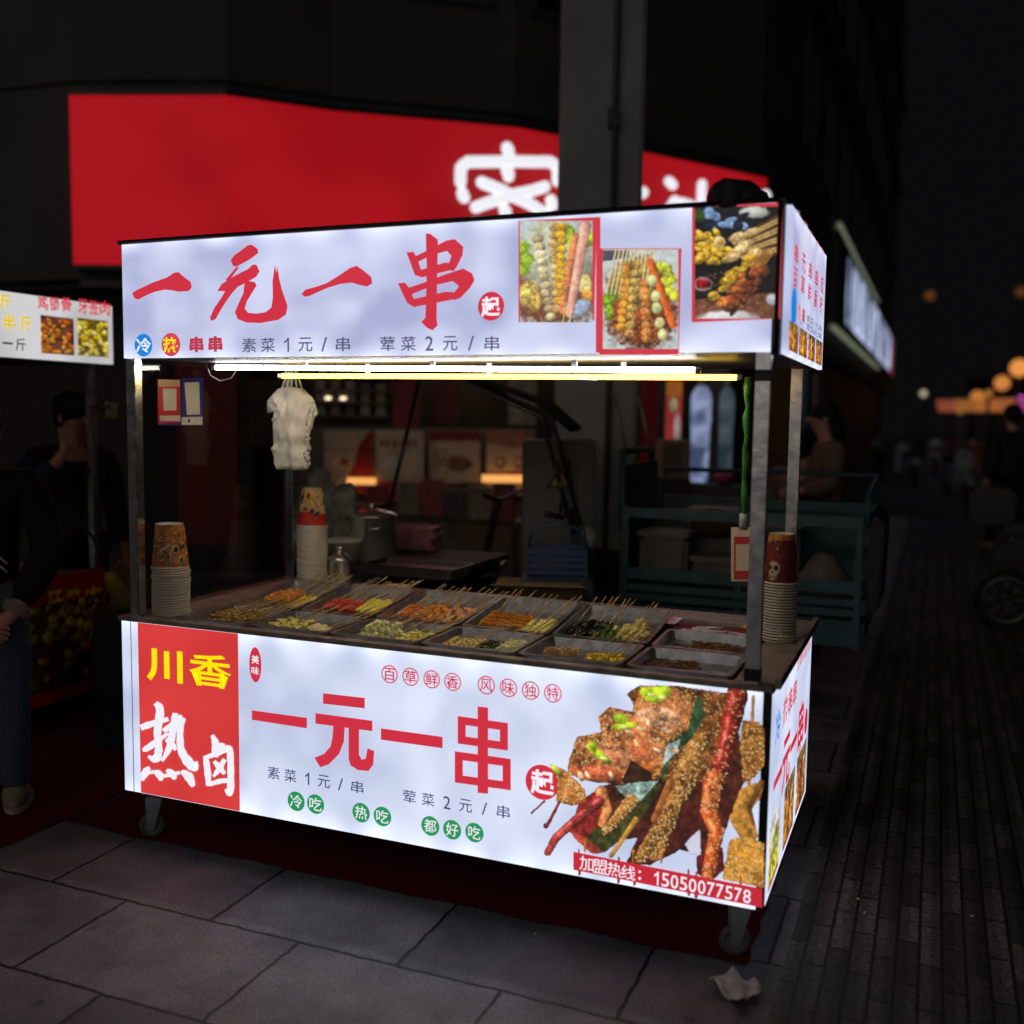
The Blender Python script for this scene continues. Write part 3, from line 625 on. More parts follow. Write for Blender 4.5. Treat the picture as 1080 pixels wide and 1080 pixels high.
outline([pc([(943, 98), (956, 99), (978, 116), (976, 200), (974, 340), (977, 360), (962, 374), (946, 366), (930, 350), (942, 338), (946, 200)]),
         pc([(888, 152), (908, 150), (918, 166), (932, 208), (928, 222), (912, 216), (898, 178)]), pc([(908, 166), (960, 140), (1002, 118), (1026, 114), (1050, 136), (1048, 160), (1032, 192), (1022, 206), (1004, 200), (1016, 162), (1004, 148), (960, 160), (916, 182)]), pc([(922, 204), (1000, 180), (1022, 184), (1024, 200), (930, 224)]),
         pc([(864, 240), (884, 238), (897, 254), (914, 294), (906, 306), (890, 296), (875, 264)]), pc([(890, 254), (950, 234), (1000, 214), (1050, 198), (1076, 212), (1082, 232), (1070, 252), (1042, 282), (1024, 288), (1016, 276), (1038, 248), (1020, 234), (960, 248), (902, 272)]), pc([(902, 286), (1000, 264), (1040, 266), (1042, 282), (908, 308)])], up, RED_INK, sign)
pdisc(518, 323, 15.3, YS, RED_INK, sign); pletter('起', (508, 313, 528, 334), YS, WHT_INK, sign, bold=.03, lift=.003)
pdisc(151.5, 364, 12, YS, BLUE_INK, sign); pletter('冷', (144, 356.5, 160, 372), YS, WHT_INK, sign, bold=.02, lift=.003)
pdisc(180.5, 363.5, 12.4, YS, glow('pink-red dot film', tuple(lin((206, 66, 84))), 1.), sign); pletter('热', (172.5, 355.5, 188, 372), YS, YEL_INK, sign, bold=.02, lift=.003)
MAUVE = glow('plum lettering film', tuple(lin((186, 60, 82))), 1.)
pletter('串', (200, 355, 215, 371.5), YS, MAUVE, sign, bold=.06); pletter('串', (220, 354.5, 235, 371), YS, MAUVE, sign, bold=.06)
spaced('素菜1元/串', 263, 364, 362, 363, 15, YS, glow('slate lettering film', tuple(lin((84, 86, 118))), 1.), sign, bold=.008)
spaced('荤菜2元/串', 409, 362.5, 519, 362, 15.5, YS, MATS['slate lettering film'], sign, bold=.008)
# three food pictures on the sign
PINKR = glow('red picture border', tuple(lin((206, 58, 72))), 1.)
def border(q, y=YS, lift=.001):
    mb = MB(); mb.add([plane_y(y)(a, b, lift) for a, b in q], [(0, 1, 2, 3)]); return mb.build('picture_border', PINKR, sign)
border([(547, 233), (630, 229), (629, 250), (547, 250)]); border([(547, 250), (629, 250), (629, 333), (547, 340)][:2] + [(627, 338), (547, 340)])
c = Canvas(548.5, 233, 625, 340, 2.2, (176, 196, 206)); c.img = c.tex((186, 202, 206), .15)
c.blob(586, 300, 60, 52, 0, (128, 62, 34), .5); c.blob(586, 272, 48, 44, 0, (178, 186, 160), .3)
for x, y in ((553, 262), (556, 274), (600, 246), (604, 254), (622, 252), (590, 246), (552, 284)): c.blob(x, y, 7, 9, RNG.uniform(0, 90), (142, 180, 30), .6)
c.blob(558, 310, 12, 16, 10, (214, 182, 80), .7); c.blob(564, 318, 9, 12, 0, (196, 160, 70), .7); c.blob(617, 300, 9, 12, 0, (224, 204, 120), .7); c.blob(620, 312, 7, 8, 0, (212, 140, 40), .5); c.blob(610, 326, 16, 9, -30, (160, 182, 222), .3)
for i, (x0, y0, x1, y1, cc) in enumerate(((568, 252, 580, 334, (226, 204, 150)), (584, 240, 588, 326, (222, 168, 90)), (592, 240, 592, 318, (230, 170, 20)))):
    for j in range(3): c.stroke([(x0 - 2 + j * 2, 233), (x0 + j, y0 + 6)], .8, .8, (206, 190, 150), .2)
    for j in range(11):
        t = j / 10; c.blob(x0 + (x1 - x0) * t + RNG.uniform(-1, 1), y0 + (y1 - y0) * t, 6.5, 5, RNG.uniform(-30, 30), tuple(np.array(cc) * RNG.uniform(.82, 1.12)), .5, .8)
c.stroke([(607, 250), (598, 300), (594, 328)], 5, 4, (206, 110, 60), .5, .7); c.stroke([(618, 238), (609, 290), (601, 330)], 6.5, 5, (236, 160, 140), .3, .7, .05); c.stroke([(597, 320), (594, 340)], .9, .9, (230, 180, 90)); c.stroke([(603, 328), (601, 340)], .9, .9, (230, 190, 100))
c.seeds(c.pmask([(560, 250), (615, 245), (600, 325), (575, 330)]), 130, r=.8); c.img = c.img * .84 + np.array([38, 36, 34])
c.build('food_picture', up, ART, sign, lift=.0016)
border([(629, 229), (633.5, 229), (633, 372), (628.5, 372)], lift=.0013); border([(632, 262), (719, 262), (716, 374), (632, 374)])
c = Canvas(636, 263, 715.5, 368, 2.2, (200, 206, 210)); c.img = c.tex((196, 206, 208), .12)
c.poly([(636, 264), (664, 264), (664, 272), (636, 276)], (70, 70, 84), .2)
c.blob(676, 322, 46, 56, 0, (170, 176, 176), .2, .3); c.blob(676, 324, 42, 52, 0, (126, 52, 20), .7); c.blob(676, 300, 36, 32, 0, (150, 120, 50), .6)
for x, y in ((703, 285), (708, 294), (698, 282), (706, 306), (712, 312), (702, 298)): c.blob(x, y, 7, 7, 0, (206, 212, 50), .6)
for x, y in ((640, 318), (643, 330), (646, 312)): c.blob(x, y, 5, 10, 0, (120, 160, 30), .6)
for i in range(11): x = 644 + i * 4.2; c.stroke([(x + 6 - i * .1, 263), (x - 4 + i * .3, 310)], .9, .9, (228, 206, 150), .15)
for (x0, y0, x1, y1, cc) in ((662, 282, 655, 345, (206, 138, 40)), (671, 280, 664, 352, (216, 168, 80)), (680, 300, 682, 358, (216, 128, 56))):
    for j in range(9): t = j / 8; c.blob(x0 + (x1 - x0) * t, y0 + (y1 - y0) * t, 6.4, 5.2, RNG.uniform(-40, 40), tuple(np.array(cc) * RNG.uniform(.8, 1.15)), .6, .8)
c.stroke([(686, 276), (697, 305), (710, 342)], 4.5, 5, (216, 90, 30), .35, .7, .05)
for j, (x, y) in enumerate(((688, 296), (692, 313), (693, 325), (696, 341), (699, 353))): c.blob(x, y, 6, 7.2, 0, (224, 224, 150), .2, .7)
c.seeds(c.pmask([(645, 335), (712, 330), (705, 360), (650, 362)]), 120, cols=((232, 190, 90), (170, 60, 20)), r=.8); c.img = c.img * .9 + np.array([24, 22, 20])
c.build('food_picture', up, ART, sign, lift=.0016)
border([(730, 219), (829, 214), (825, 336), (821, 336)][:1] + [(825.5, 213.5), (823, 336), (729.5, 340)])
c = Canvas(733, 218, 821.5, 336, 2.2, (26, 24, 26)); c.img = c.tex((28, 26, 28), .5)
c.poly([(733, 316), (822, 308), (822, 337), (733, 337)], (116, 74, 56), .5); c.blob(768, 336, 36, 10, 0, (214, 214, 216), .1); c.blob(740, 227, 10, 8, 0, (40, 70, 30), .6); c.blob(796, 224, 18, 7, 0, (196, 200, 190), .15)
c.blob(742, 300, 11, 8, 0, (216, 200, 196), .1); c.blob(742, 299.5, 9.5, 6.5, 0, (140, 26, 34), .7); c.blob(815, 316, 8, 7, 0, (190, 190, 200), .2)
for _ in range(12): c.blob(RNG.uniform(746, 800), RNG.uniform(222, 240), RNG.uniform(4, 9), RNG.uniform(3, 6), RNG.uniform(-30, 30), (120, 150, 190) if RNG.random() < .45 else (30, 36, 56), .5)
for _ in range(30):
    x = RNG.uniform(736, 770); c.blob(x, RNG.uniform(246, 276), 7, 4, RNG.uniform(-60, 60), (226, 178, 56), .5, .8)
c.blob(759, 255, 7.5, 7, 0, (238, 214, 150), .2); c.blob(760, 255, 4, 4, 0, (222, 160, 60), .2)
for i in range(13): y = 236 + i * 3.4; c.stroke([(822, y - 9), (772 + i, 254 + i * 1.7)], 1.1, 1.3, (206, 166, 100) if i % 3 else (90, 60, 40), .3)
for x, y in ((778, 250), (786, 258), (792, 246), (780, 264), (796, 268), (772, 272)): c.blob(x, y, 11, 5.5, -20, (226, 186, 126), .5, .8)
for i in range(60):
    t = RNG.random(); u = RNG.uniform(-1, 1); x = 800 - 38 * t + u * 14; y = 278 + 44 * t + u * 8
    c.blob(x, y, 7, 4, RNG.uniform(20, 70) - 80, ((206, 160, 50), (196, 110, 50), (150, 70, 40), (110, 60, 40))[int(np.clip((u + 1) * 2, 0, 3))], .6, .8)
for i in range(5): c.stroke([(792 + i * 3, 282), (802 + i * 4, 262)], .9, .9, (190, 130, 60))
c.seeds(c.pmask([(745, 290), (800, 275), (806, 320), (760, 330)]), 60, r=.7)
c.build('food_picture', up, ART, sign, lift=.0016)
# upper side sign
f = MB(); f.box(xr - .002, .03, ZS - .004, xr + .012, .915, ZT - .008); sside = f.build('sign_panel', WHITES, cart); XU = xr + .012; su = on_side(XU); ufn = lambda x, y, w=0.: (XU + w, x, y)
us = lambda t: ZS + t * (ZT - ZS)
for i, ch in enumerate('一元一串起'):
    c0 = .09 + i * .165; letter('串' if ch in '一' else ch, c0, us(.62), c0 + .085, us(.76), su, RED_INK, sside, bold=.02); letter(('百', '草', '鲜', '香', '味')[i], c0, us(.46), c0 + .085, us(.60), su, RED_INK, sside, bold=.02)
    disc(c0 + .042, us(.86), .05, su, RED_INK, sside, name='ring', ring=.93); disc(c0 + .042, us(.38), .05, su, NAVY_INK, sside, name='ring', ring=.95)
disc(.13, us(.32), .055, su, BLUE_INK, sside); letter('热', .21, us(.26), .28, us(.38), su, glow('orange lettering film', (.7, .2, .05), 1.), sside, bold=.05); letter('串', .31, us(.26), .37, us(.38), su, RED_INK, sside, bold=.05)
letter('素菜1元/串', .42, us(.30), .84, us(.355), su, NAVY_INK, sside); letter('荤菜2元/串', .42, us(.235), .84, us(.29), su, NAVY_INK, sside)
for i in range(4):
    y0 = .05 + i * .215; skewer_pic(y0, us(.02), y0 + .19, us(.22), up_fn(ufn, us(.02), us(.22)), ART, sside, 300, 20 + i, n=3, bg=((110, 60, 30), (120, 70, 36), (30, 34, 60), (60, 36, 30))[i])
# casters
def caster(x, y, rz):
    mb = MB(); mb.box(-.04, -.035, .168, .04, .035, .184); mb.tube([(0, 0, .168), (0, 0, .15)], .02)
    mb.prism([(-.024, .036), (.0, .036), (.026, .143), (-.03, .143)], lambda a, b, w: (a, -.026 + w, b), .006); mb.prism([(-.024, .036), (.0, .036), (.026, .143), (-.03, .143)], lambda a, b, w: (a, .02 + w, b), .006); mb.box(-.03, -.026, .1432, .026, .026, .151)
    o = mb.build('caster', GREYPL, cart, bevel=.002, loc=(x, y, 0), rz=rz)
    w = MB(); w.torus((-.012, 0, .046), .034, .012, 28, 8, 'y'); wo = w.build('tyre', mat('caster tread', (.09, .09, .09), .6), o)
    w = MB(); w.lathe([(.029, -.012), (.027, -.009), (.012, -.016), (.0, -.017)], (-.012, 0, .046), 20, 'y'); w.lathe([(.029, .012), (.027, .009), (.012, .016), (.0, .017)], (-.012, 0, .046), 20, 'y')
    w.build('rim', mat('caster hub', (.16, .16, .16), .4), o)
caster(.07, .07, .5); caster(2.11, .09, .35); caster(.08, .88, 1.0); caster(2.1, .88, .2)
# tubes under the sign
def tube_lamp(a0, b0, a1, b1, y, r, matl, drop):
    p, q = aty(a0, b0, y), aty(a1, b1, y)
    mb = MB(); mb.tube([tuple(p), tuple(q)], r, 10); o = mb.build('lamp_tube', matl, cart)
    LC = mat('lamp clip', (.5, .5, .5), .4)
    for t in (0., 1.):
        mb = MB(); c0 = p + (q - p) * t; d = (q - p) / np.linalg.norm(q - p) * (.008 if t == 0 else -.008); mb.tube([tuple(c0 - d), tuple(c0 + d)], r * 1.12, 10); mb.build('lamp_cap', LC, o)
    for t in (.22, .5, .78):
        mb = MB(); c0 = p + (q - p) * t; mb.box(c0[0] - .008, c0[1] - .004, c0[2] + r * .8, c0[0] + .008, c0[1] + .004, ZS - .001); mb.build('lamp_clip', LC, o)
tube_lamp(226, 387.5, 736, 390.5, .30, .0085, glow('cool white tube', (1., .95, .86), 27.), 0)
tube_lamp(296, 396.5, 780, 398, .42, .0085, glow('warm yellow tube', (1., .58, .05), 11.), 0)
f = MB(); f.tube([tuple(aty(a, b, .28)) for a, b in ((217, 384), (222, 396), (232, 402), (244, 399), (250, 388))], .0018, 6); f.tube([tuple(aty(a, b, .36)) for a, b in ((600, 394), (612, 400), (630, 401), (645, 394))], .0018, 6)
f.build('wire', mat('pale wire', (.4, .4, .4), .5), cart)
# bundle on the roof and banner at the back corner
def lump(name, c, r, matl, label, cat, jit=.12, seed=1):
    rr = random.Random(seed); mb = MB(); mb.ball((0, 0, 0), r, 20, jit, rr); o = mb.build(name, matl); o.location = c; return tag(o, label, cat)
lump('tarpaulin', (2.02, .16, 2.077), (.10, .16, .05), mat('dark tarpaulin', (.03, .026, .028), .6, bump=.4, scale=20), 'dark bundled tarpaulin lying on the right end of the cart roof', 'tarpaulin', .1)
f = MB()
vs = []; fs = []
for i in range(13):
    for j in range(5):
        y = .16 + .73 * i / 12; vs.append((2.178 - .03 * j + .006 * math.sin(i * 1.9 + j), y, 2.062 + .012 * j + .008 * math.sin(i * 2.3 + j * 1.1)))
for i in range(12):
    for j in range(4): fs.append((i * 5 + j, i * 5 + j + 1, (i + 1) * 5 + j + 1, (i + 1) * 5 + j))
f.add(vs, fs, True); b = f.build('foil_sheet', mat('crinkled foil', (.5, .5, .52), .35, .6, .3, 30, .3)); md = b.modifiers.new('s', 'SOLIDIFY'); md.thickness = .004
tag(b, 'crinkled silver sheet along the top edge of the side sign', 'sheet')
f = MB(); vs = [(2.12, .55, 2.075), (2.12, .93, 2.075), (2.10, .93, 2.17), (2.10, .6, 2.16), (2.06, .55, 2.085), (2.06, .93, 2.085), (2.05, .93, 2.175), (2.05, .6, 2.165)]
f.add(vs, [(0, 1, 2, 3), (4, 7, 6, 5), (0, 4, 5, 1), (3, 2, 6, 7), (0, 3, 7, 4), (1, 5, 6, 2)]); tag(f.build('cloth', mat('red cloth', (.3, .02, .03), .8)), 'folded red cloth on the roof corner behind the foil sheet', 'cloth')

# ================================================================== THINGS ON THE COUNTER
# ---- trays
TRAYS = {}
def tray_mb(w, d, h):
    mb = MB(); r = .014; z0, z1 = 0., h
    def loop(x0, y0, x1, y1, z, rad, n=4):
        out = []
        for (cx, cy, a0) in ((x1 - rad, y1 - rad, 0), (x0 + rad, y1 - rad, 90), (x0 + rad, y0 + rad, 180), (x1 - rad, y0 + rad, 270)):
            for k in range(n + 1):
                a = math.radians(a0 + 90 * k / n); out.append((cx + rad * math.cos(a), cy + rad * math.sin(a), z))
        return out
    L = [loop(.010, .010, w - .010, d - .010, z1 - .004, .016), loop(0, 0, w, d, z1 - .004, .02), loop(.0, .0, w, d, z1, .02), loop(.012, .012, w - .012, d - .012, z1, .018), loop(.02, .02, w - .02, d - .02, .004, .018)]
    L2 = loop(.021, .021, w - .021, d - .021, 0., .018)
    n = len(L[0]); vs = []; fs = []
    for l in L: vs += l
    for i in range(len(L) - 1):
        for k in range(n): fs.append((i * n + k, i * n + (k + 1) % n, (i + 1) * n + (k + 1) % n, (i + 1) * n + k))
    fs.append(tuple((len(L) - 1) * n + k for k in range(n))); o = len(vs); vs += L2; fs.append(tuple(o + k for k in range(n))[::-1])
    for k in range(n): fs.append((o + k, o + (k + 1) % n, (k + 1) % n, k))
    mb.add(vs, fs); return mb
def tray(key, x0, y0, x1, y1, tilt, label, z=ZC - .0115, h=.034):
    o = tray_mb(x1 - x0, y1 - y0, h).build('food_tray', STEEL_TRAY); o.location = (x0, y0, z); o.rotation_euler.x = tilt
    tag(o, label, 'tray', 'steel trays of food set into the counter'); TRAYS[key] = (o.location.copy(), tilt, x1 - x0, y1 - y0); return o
xs = [(.235, .485), (.495, .79), (.80, 1.115), (1.125, 1.435), (1.445, 1.762), (1.775, 2.074)]
TB = .115
tray('F0', .235, .04, .485, .315, 0, 'steel tray of brownish mushroom skewers beside the left front cup stack')
tray('F1', .495, .04, .79, .315, 0, 'steel tray of pale tofu wedges and squares, second in the front row from the left')
tray('F2', .80, .04, 1.115, .315, 0, 'front row steel tray of white fish cubes in front of the shrimp tray')
tray('F3', 1.125, .04, 1.435, .315, 0, 'front row steel tray of tofu knots and greens before the quail eggs')
tray('F4', 1.445, .04, 1.762, .315, 0, 'front row steel tray of noodle bundles and yellow bean curd')
tray('F5', 1.775, .04, 2.074, .30, 0, 'almost empty steel tray with brown sauce at the front right beside the post')
tray('F6', 1.775, .315, 2.074, .545, .04, 'almost empty steel tray with sauce behind the front right one')
tray('B0', .235, .335, .485, .70, TB, 'rear steel tray of orange nuggets and yellow rolls, farthest left')
tray('B1', .495, .335, .79, .70, TB, 'rear steel tray of red sausages and yellow corn sticks')
tray('B2', .80, .335, 1.115, .70, TB, 'rear steel tray of orange shrimp and meat strips')
tray('B3', 1.125, .335, 1.435, .70, TB, 'rear steel tray of brown tofu puffs and quail eggs')
tray('B4', 1.445, .335, 1.762, .70, TB, 'rear steel tray of black kelp, greens and cauliflower')
# rest strips below tilted trays
f = MB(); f.box(.2, .66, ZC - .0118, 1.77, .78, ZC + .024); f.build('tray_rest', STEEL, cart)

STICK = mat('bamboo stick', (.60, .42, .20), .6, var=.2, scale=40)
def food_mat(n, c, r=.4, v=.3, b=.3): return mat(n, tuple(np.minimum(lin(c) * (1.2 if n != 'black kelp' else 1), .9)), r, 0, v, 70, b)
FM = dict(mushroom=food_mat('braised mushroom', (150, 120, 50), .35), nugget=food_mat('fried nugget', (206, 130, 48)), roll=food_mat('egg roll', (220, 186, 80)), sausage=food_mat('red sausage', (196, 66, 44), .3),
          corn=food_mat('corn stick', (226, 200, 84)), shrimp=food_mat('cooked shrimp', (222, 122, 56), .3), strip=food_mat('marinated strip', (210, 130, 50), .3), meat=food_mat('meat slice', (206, 150, 96), .35), puff=food_mat('tofu puff', (182, 120, 40), .6),
          egg=food_mat('quail egg', (232, 212, 120), .25, .08, .05), kelp=food_mat('black kelp', (16, 14, 12), .25), greens=food_mat('leafy greens', (66, 96, 28), .45), cauli=food_mat('cauliflower', (222, 196, 122), .6), wedge=food_mat('tofu wedge', (226, 202, 112), .5), square=food_mat('bean curd sheet', (222, 196, 140), .5),
          cube=food_mat('fish cube', (226, 212, 158), .45), knot=food_mat('tofu knot', (218, 184, 108), .5), noodle=food_mat('konjac noodle', (206, 168, 112), .4), curd=food_mat('yellow bean curd', (226, 180, 50), .45), sauce=food_mat('brown sauce', (96, 60, 24), .25, .5))
PROTO = {}
LBL = dict(mushroom='stick of brown mushrooms in the tray beside the left cup stack', nugget='stick of orange fried nuggets in the rear left tray', roll='stick of pale yellow egg rolls in the rear left tray', sausage='stick of red sausages in a rear tray', corn='stick with a yellow corn roll beside the red sausages',
           shrimp='stick of orange shrimp in a rear tray', strip='stick of orange marinated strips beside the shrimp', meat='stick with a long pale meat slice right of the orange strips', puff='stick of brown tofu puffs beside the quail eggs', egg='stick of cream quail eggs in a rear tray', kelp='stick of black kelp curls',
           greens='stick of dark leafy greens', cauli='stick of cream cauliflower florets', wedge='stick of pale tofu wedges in the front row', square='stick with a square bean curd sheet beside the wedges', cube='stick of white fish cubes in the front row', knot='stick of tofu knots in the front row', noodle='coiled bundle of konjac noodles on a stick', curd='stick of yellow bean curd beside the noodles')
def proto(kind, var):
    key = (kind, var)
    if key in PROTO: return PROTO[key]
    r = random.Random(hash(kind) % 100 + var * 7 if False else sum(map(ord, kind)) + var * 7)
    root = empty('food_skewer', (0, 0, -50))
    L = .285
    mb = MB(); mb.tube([(0, 0, 0), (0, L, 0)], .002, 5); mb.build('stick', STICK, root)
    m_ = FM[kind]; mb = MB()
    def blobs(n, rad, sp, jit, y0=.014, flat=1., wob=.003):
        for i in range(n): mb.ball((r.uniform(-wob, wob), y0 + i * sp, r.uniform(-wob, wob)), (rad * r.uniform(.85, 1.15), rad * r.uniform(.8, 1.1), rad * flat * r.uniform(.85, 1.1)), 10, jit, r)
    def cubes(n, sx, sy, sz, sp):
        for i in range(n):
            T = Matrix.Translation((r.uniform(-.002, .002), .014 + i * sp, 0)) @ Matrix.Rotation(r.uniform(-.5, .5), 4, 'Y') @ Matrix.Rotation(r.uniform(-.3, .3), 4, 'Z')
            mb.box(-sx, -sy, -sz, sx, sy, sz, T)
    bv = 0
    if kind == 'mushroom':
        for i in range(5): mb.ball((r.uniform(-.006, .006), .012 + i * .019, r.uniform(-.003, .004)), (.015, .010, .008), 10, .14, r)
    elif kind == 'nugget': blobs(4, .015, .024, .1)
    elif kind == 'roll': mb.tube([(0, .0, 0), (0, .09, 0)], .010, 10); blobs(2, .011, .05, .05)
    elif kind == 'sausage':
        for i in range(4):
            mb.tube([(-.014, .012 + i * .019, 0), (-.008, .010 + i * .019, .002), (.008, .014 + i * .019, .002), (.014, .012 + i * .019, 0)], [.003, .0085, .0085, .003], 8)
    elif kind == 'corn': mb.tube([(0, 0, 0), (0, .004, 0), (0, .10, 0), (0, .104, 0)], [.004, .009, .009, .004], 10)
    elif kind == 'shrimp':
        for i in range(3):
            pts = [(.014 * math.cos(a), .016 + i * .028 + .013 * math.sin(a), .003) for a in [k * .55 for k in range(8)]]; mb.tube(pts, [.004, .008, .0085, .008, .007, .006, .004, .002], 8)
    elif kind in ('strip', 'meat'):
        n = 14; vs = []; fs = []
        for i in range(n):
            y = i * .009; w = .011 + .003 * math.sin(i * 1.3 + var); z = .006 * math.sin(i * 1.1 + var * 2); vs += [(-w, y, z - .003), (w, y, z + .001), (w, y, z + .005), (-w, y, z + .003)]
        for i in range(n - 1):
            for k in range(4): fs.append((i * 4 + k, i * 4 + (k + 1) % 4, i * 4 + 4 + (k + 1) % 4, i * 4 + 4 + k))
        fs += [(0, 1, 2, 3), tuple((n - 1) * 4 + k for k in (3, 2, 1, 0))]; mb.add(vs, fs, True)
    elif kind == 'puff': cubes(4, .013, .010, .011, .024); bv = .004
    elif kind == 'egg':
        for i in range(4): mb.ball((0, .013 + i * .024, 0), (.0115, .0128, .0115), 16, 0)
    elif kind == 'kelp': blobs(5, .014, .018, .28, flat=.7)
    elif kind == 'greens':
        for i in range(16): T = Matrix.Rotation(r.uniform(0, 6), 4, 'Z') @ Matrix.Rotation(r.uniform(-.9, .9), 4, 'X'); mb.ball((r.uniform(-.02, .02), r.uniform(0, .08), r.uniform(0, .016)), (.012, .007, .002), 10, .1, r, T)
    elif kind == 'cauli':
        for i in range(26): mb.ball((r.uniform(-.022, .022), r.uniform(0, .07), r.uniform(-.004, .022)), r.uniform(.006, .012), 10, .12, r)
    elif kind == 'wedge':
        for i in range(3): T = Matrix.Translation((0, .016 + i * .03, .002)) @ Matrix.Rotation(r.uniform(-.5, .5), 4, 'Y') @ Matrix.Rotation(r.uniform(-.4, .4), 4, 'Z'); mb.prism([(-.024, -.013), (.024, -.013), (0, .016)], lambda a, b, w, T=T: tuple(T @ Vector((a, b, w))), .009)
    elif kind == 'square': cubes(1, .026, .026, .004, .03); cubes(1, .022, .024, .003, .03)
    elif kind == 'cube': cubes(4, .011, .010, .010, .022); bv = .002
    elif kind == 'knot':
        for i in range(4): mb.torus((0, .014 + i * .023, 0), .009, .0055, 14, 6, 'z'); mb.ball((0, .014 + i * .023, .004), .006, 10, .1, r)
    elif kind == 'noodle':
        for k in range(14):
            R_ = r.uniform(.012, .026); z = r.uniform(0, .02); e = r.uniform(.6, 1.); ph = r.uniform(0, 6)
            mb.tube([(R_ * math.cos(a + ph), .03 + R_ * e * math.sin(a + ph), z + .003 * math.sin(3 * a + k)) for a in [q * 2 * PI / 20 for q in range(21)]], .0019, 5, False)
    elif kind == 'curd': cubes(3, .019, .011, .010, .027); blobs(2, .014, .03, .15); bv = .0
    mb.build('food_piece', m_, root, bevel=bv)
    PROTO[key] = root; return root
NSK = [0]
used_protos = set()
def skewers(key, kind, u0, u1, n, v0, ang=0., pitch=.16, zlift=.012, rows=1, turn=0.):
    loc, tilt, w, d = TRAYS[key]
    for rrow in range(rows):
        for i in range(n):
            u = u0 + (u1 - u0) * (i + .5) / n + random.uniform(-.004, .004)
            pr_ = proto(kind, random.randrange(3)); 
            if pr_.name not in used_protos: used_protos.add(pr_.name); o = pr_
            else: o = copy_tree(pr_)
            v = v0 + random.uniform(-.008, .008) + rrow * .012; z = zlift + rrow * .014 + random.uniform(0, .003)
            y = v * math.cos(tilt) - z * math.sin(tilt); zz_ = v * math.sin(tilt) + z * math.cos(tilt)
            o.location = (loc.x + u, loc.y + y, loc.z + zz_); o.rotation_euler = (tilt + pitch * (.9 if key[0] == 'F' else 1.55) + random.uniform(-.02, .05), random.uniform(-.4, .4) if kind not in ('square', 'noodle', 'greens', 'cauli') else 0, turn + ang * .7 + random.uniform(-.07, .07))
            tag(o, LBL[kind], 'skewer', 'skewers of ' + kind + ' in the trays'); NSK[0] += 1
skewers('F0', 'mushroom', .02, .23, 9, .04, -.35, .12, rows=1); skewers('F0', 'mushroom', .03, .2, 5, .075, -.35, .12, .026)
skewers('F1', 'wedge', .035, .15, 4, .06, -.3, .14); skewers('F1', 'square', .18, .26, 3, .09, -.35, .14)
skewers('F2', 'cube', .06, .18, 5, .06, -.3, .14); skewers('F2', 'cube', .06, .18, 4, .08, -.3, .16, .026); skewers('F2', 'wedge', .22, .29, 4, .05, -.35, .17)
skewers('F3', 'knot', .04, .15, 5, .06, -.2, .1); skewers('F3', 'kelp', .16, .18, 1, .07, -.3, .1); skewers('F3', 'greens', .185, .205, 1, .06, -.3, .1); skewers('F3', 'cube', .22, .28, 3, .06, -.3, .18)
skewers('F4', 'noodle', .055, .15, 2, .07, 0, .1); skewers('F4', 'curd', .20, .29, 4, .04, -.1, .1)
skewers('B0', 'nugget', .03, .13, 5, .11, -.5, .1); skewers('B0', 'roll', .16, .22, 4, .05, -.45, .14)
skewers('B1', 'sausage', .03, .16, 7, .09, -.3, .1); skewers('B1', 'corn', .17, .27, 6, .09, -.3, .1)
skewers('B2', 'shrimp', .03, .12, 5, .08, -.3, .1); skewers('B2', 'strip', .12, .2, 6, .06, -.28, .1); skewers('B2', 'meat', .20, .29, 5, .08, -.3, .11)
skewers('B3', 'puff', .03, .19, 8, .07, -.15, .1); skewers('B3', 'egg', .2, .285, 5, .05, -.1, .1)
skewers('B4', 'kelp', .03, .13, 6, .07, -.15, .13); skewers('B4', 'greens', .13, .175, 3, .03, -.1, .12); skewers('B4', 'cauli', .20, .28, 3, .06, -.05, .08); skewers('B4', 'cauli', .21, .27, 2, .13, -.05, .08)
# sauce and leftovers in the near-empty trays
for key, lab in (('F5', 'brown sauce and scraps left in the front right tray'), ('F6', 'brown sauce and scraps left in the tray behind the front right one')):
    loc, tilt, w, d = TRAYS[key]; mb = MB(); rr = random.Random(len(key) + ord(key[1]))
    NU, NV = 60, 44; N1, N2, N3 = vnoise(NV + 2, NU + 2, 9), vnoise(NV + 2, NU + 2, 3.5), vnoise(NV + 2, NU + 2, 1.3); ph = [rr.uniform(0, 6) for _ in range(8)]; vs = []; fs = []; hgt = {}
    for b in range(NV + 1):
        for a in range(NU + 1):
            u = .024 + (w - .048) * a / NU; v = .024 + (d - .048) * b / NV
            n_ = 3.4 * (N1[b, a] - .5) + 3.6 * (N2[b, a] - .5) + 2.6 * (N3[b, a] - .5)
            edge = .9 - 3.4 * math.hypot(a / NU - .22, (b / NV - .45) * .7) if key == 'F5' else .7 - 3.4 * math.hypot((a / NU - .6) * .7, b / NV - .75)
            hh = n_ * .55 + edge; hgt[(a, b)] = hh; vs.append((u, v, .0048 + v * math.sin(tilt) + max(0, min(hh, 2)) * .004 + (.002 * rr.random() if hh > 0 else 0)))
    for b in range(NV):
        for a in range(NU):
            if max(hgt[(a, b)], hgt[(a + 1, b)], hgt[(a, b + 1)], hgt[(a + 1, b + 1)]) > 0 or b == NV // 2: fs.append((b * (NU + 1) + a, b * (NU + 1) + a + 1, (b + 1) * (NU + 1) + a + 1, (b + 1) * (NU + 1) + a))
    mb.add(vs, fs, True)
    o = mb.build('leftover_sauce', FM['sauce']); o.location = loc; o.rotation_euler.x = 0; tag(o, lab, 'sauce')
